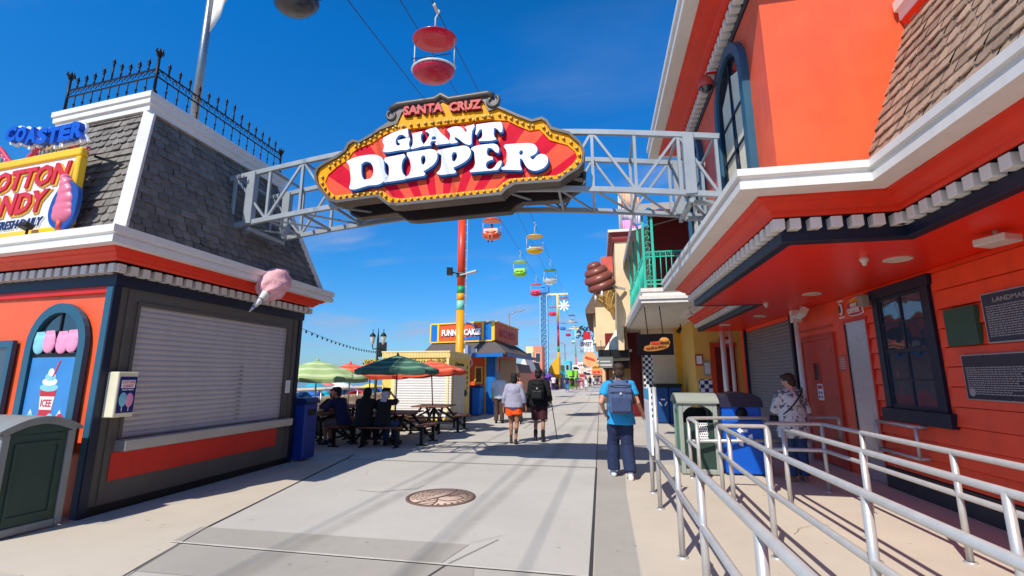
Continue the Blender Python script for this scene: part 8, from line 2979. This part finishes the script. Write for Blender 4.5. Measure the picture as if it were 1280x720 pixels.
TEAL_D = mat('door_teal', (60, 170, 150), .5)
shop('shop', 'brown roofed low shop just past orange food stand', 643, 650, 466, 30, 5, (176, 112, 84), roof=((96, 84, 80), .6))
shop('shop', 'coral pink shop with white gable and teal door', 649, 662, 464, 36, 4, (230, 84, 84), roof=((232, 224, 216), 1.1), door=TEAL_D)
shop('shop', 'dark wine shop with grey roof beside coral pink shop', 662, 668, 466, 42, 5, (120, 40, 56), roof=((70, 66, 74), 1.0))
shop('shop', 'rose pink shop farther along left side', 664, 672, 470, 52, 8, (206, 110, 124), roof=((120, 70, 90), .9))
shop('arcade_tower', 'tall pale yellow sign tower left of orange tower', 657.5, 667, 433, 62, 3, (232, 214, 160), cat='sign tower', rows=2)
shop('arcade_tower', 'tall orange sign tower left of blue drop ride', 667.5, 678, 433, 58, 3, (232, 132, 96), cat='sign tower', rows=2)
shop('ticket_stall', 'purple stall beside yellow sign', 681, 690, 472, 58, 4, (120, 76, 170), cat='stall', roof=((120, 76, 170), .6))
shop('game_stall', 'grey violet stall with teal roof under yellow sign', 690, 703, 468, 64, 5, (112, 96, 120), cat='stall', roof=((80, 190, 200), .7), sign=('', (240, 200, 60), (200, 160, 30)))
shop('game_stall', 'turquoise block behind green banner', 706, 713, 451, 80, 6, (60, 190, 214), cat='stall', rows=2)
shop('shop', 'lime green fronted stall in middle distance', 708, 721, 463, 72, 5, (140, 214, 50), cat='stall', awn=(140, 214, 50))
shop('shop', 'white and cream storeyed building at end of walk', 714, 727, 456, 105, 12, (226, 210, 188), rows=3)
shop('shop', 'cream hotel front at far end with balconies', 726, 741, 452, 95, 12, (220, 196, 170), rows=3)
shop('shop', 'pale shop with coral awning at far right', 716, 731, 468, 85, 6, (222, 200, 190), awn=(196, 84, 84))
shop('shop', 'salmon shop with white fascia sign right of walk', 751, 764, 462, 45, 8, (226, 150, 116), sign=('FOOD', (236, 226, 206), (190, 60, 40)))
shop('shop', 'peach shop with scalloped awning behind man with backpack', 754, 770, 452, 34, 8, (232, 190, 120), awn=(236, 214, 180), sign=('', (236, 226, 206), (190, 60, 40)))
# sweet shop sign, hanging out over the walk
p, q = on_y(725, 436, 40), on_y(741, 425, 40)
t = thing('shop_sign', 'white SWEET sign with red square above, over far right shops', 'sign', ((p.x + q.x) / 2, 40, p.z))
mb = MB(); mb.box(p.x, q.x, 39.9, 40.1, p.z, q.z, 0); put_text(mb, 'SWEET', ((p.x + q.x) / 2, 39.895, (p.z + q.z) / 2), (1, 0, 0), UPZ, w=(q.x - p.x) * .8, h=(q.z - p.z) * .5, m=1, bold=.03, depth=.01)
p2, q2 = on_y(729, 424, 40), on_y(738, 415, 40)
mb.box(p2.x, q2.x, 39.9, 40.1, p2.z, q2.z, 2); mb.box(p2.x + .2, q2.x - .2, 39.88, 39.9, p2.z + .15, q2.z - .15, 3)
for i in range(4): mb.ball((p.x + .15 + i * .3, 39.95, p.z - .2), (.14, .05, .16), 10, 7, 0)
mb.build('board', [M_sgw, M_ink, M_prd, mat('sgn_red_bright', (220, 30, 30), .4)], t)
mb = MB(); mb.bar((q.x, 40, (p.z + q.z) / 2), (q.x + 1.2, 40, (p.z + q.z) / 2), .1); mb.bar((q.x, 40, q2.z), (q.x + 1.2, 40, p.z), .06); mb.build('bracket', M_black, t)
p, q = on_y(729, 459, 36), on_y(746, 440, 36)
t = thing('shop_sign', 'peach and red shaped sign below SWEET sign', 'sign', ((p.x + q.x) / 2, 36, p.z))
me = curve_mesh([[(-.5, -.2), (-.42, .3), (-.1, .5), (.3, .42), (.5, .1), (.4, -.35), (.1, -.5), (-.25, -.42)]], .2, 0, True)
mb = MB(); w, h = q.x - p.x, q.z - p.z
mb.mesh(me, frame(((p.x + q.x) / 2, 36, (p.z + q.z) / 2), (1, 0, 0), UPZ) @ Matrix.Diagonal((w, h, 1, 1)), 0)
me = curve_mesh([[(-.36, .1), (0, .0), (.36, -.12), (.3, .02), (0, .14), (-.3, .22)]], .05, 0, True)
mb.mesh(me, frame(((p.x + q.x) / 2, 35.8, (p.z + q.z) / 2), (1, 0, 0), UPZ) @ Matrix.Diagonal((w, h, 1, 1)), 1)
mb.build('board', [mat('sgn_peach', (236, 170, 120), .5), mat('sgn_tomato', (214, 80, 50), .5)], t)
mb = MB(); mb.bar((q.x - .2, 36.1, (p.z + q.z) / 2), (q.x + 1.6, 36.1, (p.z + q.z) / 2), .1); mb.build('bracket', M_black, t)
# dark ornamental brackets along the cornice line of the far right fronts
shop('shop', 'ochre gabled shop with dark ornaments under ice cream cone', 753, 775, 412, 30.5, 8, (226, 184, 130), rows=2)

shop('shop', 'tan hotel front with awning at far end right of cream hotel', 740, 757, 458, 112, 12, (214, 184, 150), rows=2, awn=(206, 110, 84))
# clutter of small signs hung out over the far right fronts
for i, (px0, px1, py0, py1, y, c, txt, lab) in enumerate((
        (740, 750, 455, 463, 44, (240, 176, 70), '', 'amber oblong sign beyond peach shaped sign'), (740, 762, 462, 468, 38, (226, 128, 96), '', 'long coral sign band over far right walk'),
        (739, 763, 468.5, 473, 38.3, (236, 224, 204), '', 'long white sign band just below coral one'), (722, 734, 453, 460, 70, (236, 230, 220), '', 'white sign between third tower and hotel fronts'),
        (724, 731, 467, 472, 60, (206, 84, 90), '', 'small rose sign over distant crowd'), (733, 742, 461, 466, 58, (232, 226, 214), '', 'pale sign over cream hotel front'),
        (750, 760, 449, 458, 33, (240, 190, 110), '', 'golden sign under dark canopy edge'), (729, 737, 447, 452, 66, (226, 206, 180), '', 'beige sign right of third tower'))):
    p, q = on_y(px0, py1, y), on_y(px1, py0, y)
    t = thing('shop_sign', lab, 'sign', ((p.x + q.x) / 2, y, p.z))
    w, h = q.x - p.x, q.z - p.z
    mb = MB(); mb.box(p.x, q.x, y - .06, y + .06, p.z, q.z, 0)
    for k_ in range(4): mb.box(p.x + w * (.08 + .22 * k_), p.x + w * (.24 + .22 * k_), y - .07, y - .06, p.z + h * .3, p.z + h * (.6 + .1 * (k_ % 2)), 1)
    mb.build('board', [mat('sgn_far_%d_%d_%d' % c, c, .5), M_cr if i % 2 else M_brn], t)
    mb = MB(); mb.bar((q.x - .05, y + .1, q.z - .1), (q.x + 2.2, y + .4, q.z - .1), .07); mb.build('bracket', M_black, t)
t = thing('iron_ornament', 'dark scrolled iron ornaments around red square of SWEET sign', 'ornament', (-.8, 40.5, 5))
mb = MB(); rng = random.Random(4)
for i in range(16):
    p = on_y(rng.uniform(721, 748), rng.uniform(408, 428), 40.6)
    r_ = rng.uniform(.12, .3); a0 = rng.uniform(0, 6)
    mb.tube([p + V((r_ * math.cos(a0 + a * .5) * (1 - a / 14), 0, r_ * math.sin(a0 + a * .5) * (1 - a / 14))) for a in range(11)], .05, 5)
q = on_y(748, 420, 40.6); p = on_y(722, 420, 40.6)
mb.bar(p, q + V((1.2, 0, 0)), .06)
mb.build('scrollwork', M_black, t)
# drop ride tower
yt = 84
c = on_y(681, 470, yt)
t = thing('drop_ride_tower', 'tall pale blue lattice drop ride tower in distance', 'ride tower', (c.x, yt, 0))
M_bt = mat('lattice_blue', (128, 190, 226), .5)
zt_ = on_y(681, 366, yt).z
hw = .62
for sx in (-1, 1):
    for sy in (-1, 1):
        mb = MB(); mb.bar((c.x + sx * hw, yt + sy * hw, 0), (c.x + sx * hw, yt + sy * hw, zt_), .2); mb.build('corner_post', M_bt, t)
mb = MB(); k_ = 17
for i in range(k_):
    z0, z1 = zt_ * i / k_, zt_ * (i + 1) / k_
    for sy in (-1, 1):
        mb.bar((c.x - hw, yt + sy * hw, z0), (c.x + hw, yt + sy * hw, z1), .1); mb.bar((c.x + hw, yt + sy * hw, z0), (c.x - hw, yt + sy * hw, z1), .1); mb.bar((c.x - hw, yt + sy * hw, z1), (c.x + hw, yt + sy * hw, z1), .1)
    for sx in (-1, 1):
        mb.bar((c.x + sx * hw, yt - hw, z0), (c.x + sx * hw, yt + hw, z1), .1)
mb.build('lattice', mat('lattice_steel', (70, 116, 160), .5), t)
mb = MB(); mb.box(c.x - .95, c.x + .95, yt - .95, yt + .95, zt_ - .1, zt_ + .9); mb.lathe([(1.1, zt_ + .9), (.9, zt_ + 1.3), (0, zt_ + 1.7)], (c.x, yt, 0), 16); mb.build('head', mat('ride_head_blue', (60, 140, 214), .45), t)
mb = MB(); mb.bar((c.x - 1.6, yt, zt_ + 1.5), (c.x + 1.6, yt, zt_ + 1.5), .12); mb.tube([(c.x, yt, zt_ + 1.6), (c.x, yt, zt_ + 3)], .06, 6); mb.build('top_arm', M_offw, t)
# yellow slide
t = thing('slide_tower', 'yellow slide tower beside second sky ride tower', 'slide', (-5.5, 62, 0))
a, b = on_y(684, 468, 62), on_y(699, 446, 62)
mb = MB(); mb.prism([a, on_y(686, 461, 62), on_y(694, 448, 62), b, on_y(699, 468, 62)], (0, 2, 0)); mb.build('ramp', mat('slide_yellow', (244, 176, 30), .45), t)
mb = MB()
for px in (686, 692, 698): q = on_y(px, 467, 62); mb.tube([(q.x, 63, 0), (q.x, 63, q.z)], .12, 8)
mb.build('leg', MATS['slide_yellow'], t)
# slender street lights
for i, (px, py, y, arm) in enumerate(((636, 392, 30, 1), (666.5, 440, 55, 1), (706, 430, 90, -1))):
    p = on_y(px, py, y)
    t = thing('light_pole', ['slim grey light pole with arm above orange food stand', 'slim grey light pole beside sign towers', 'distant slim light pole right of second tower'][i], 'light pole', (p.x, y, 0))
    mb = MB(); mb.tube([(p.x, y, 0), (p.x, y, p.z)], [.09, .05], 8); mb.build('pole', M_alu, t)
    mb = MB(); mb.tube([(p.x, y, p.z - .05), (p.x + arm * .5, y, p.z + .12)], .03, 6); mb.obox((p.x + arm * .75, y, p.z + .16), (.28, 0, .05), (0, .1, 0), (0, 0, .04)); mb.build('lamp_head', M_alu, t)
t = thing('star_sign', 'white starburst sign hanging beside second tower', 'sign', (-4.6, 60, 8))
p = on_y(705, 382, 62)
mb = MB()
for i in range(8): mb.bar(p, p + V((math.cos(i * PI / 4), 0, math.sin(i * PI / 4))) * .75, .22, .06, up=(0, 1, 0))
mb.ball(p, (.35, .12, .35), 10, 7); mb.build('star', M_sgw, t)
mb = MB(); mb.bar(p, (PX, 67, p.z), .08); mb.build('arm', M_offw, t)
bpy.data.scenes.remove(WORK)
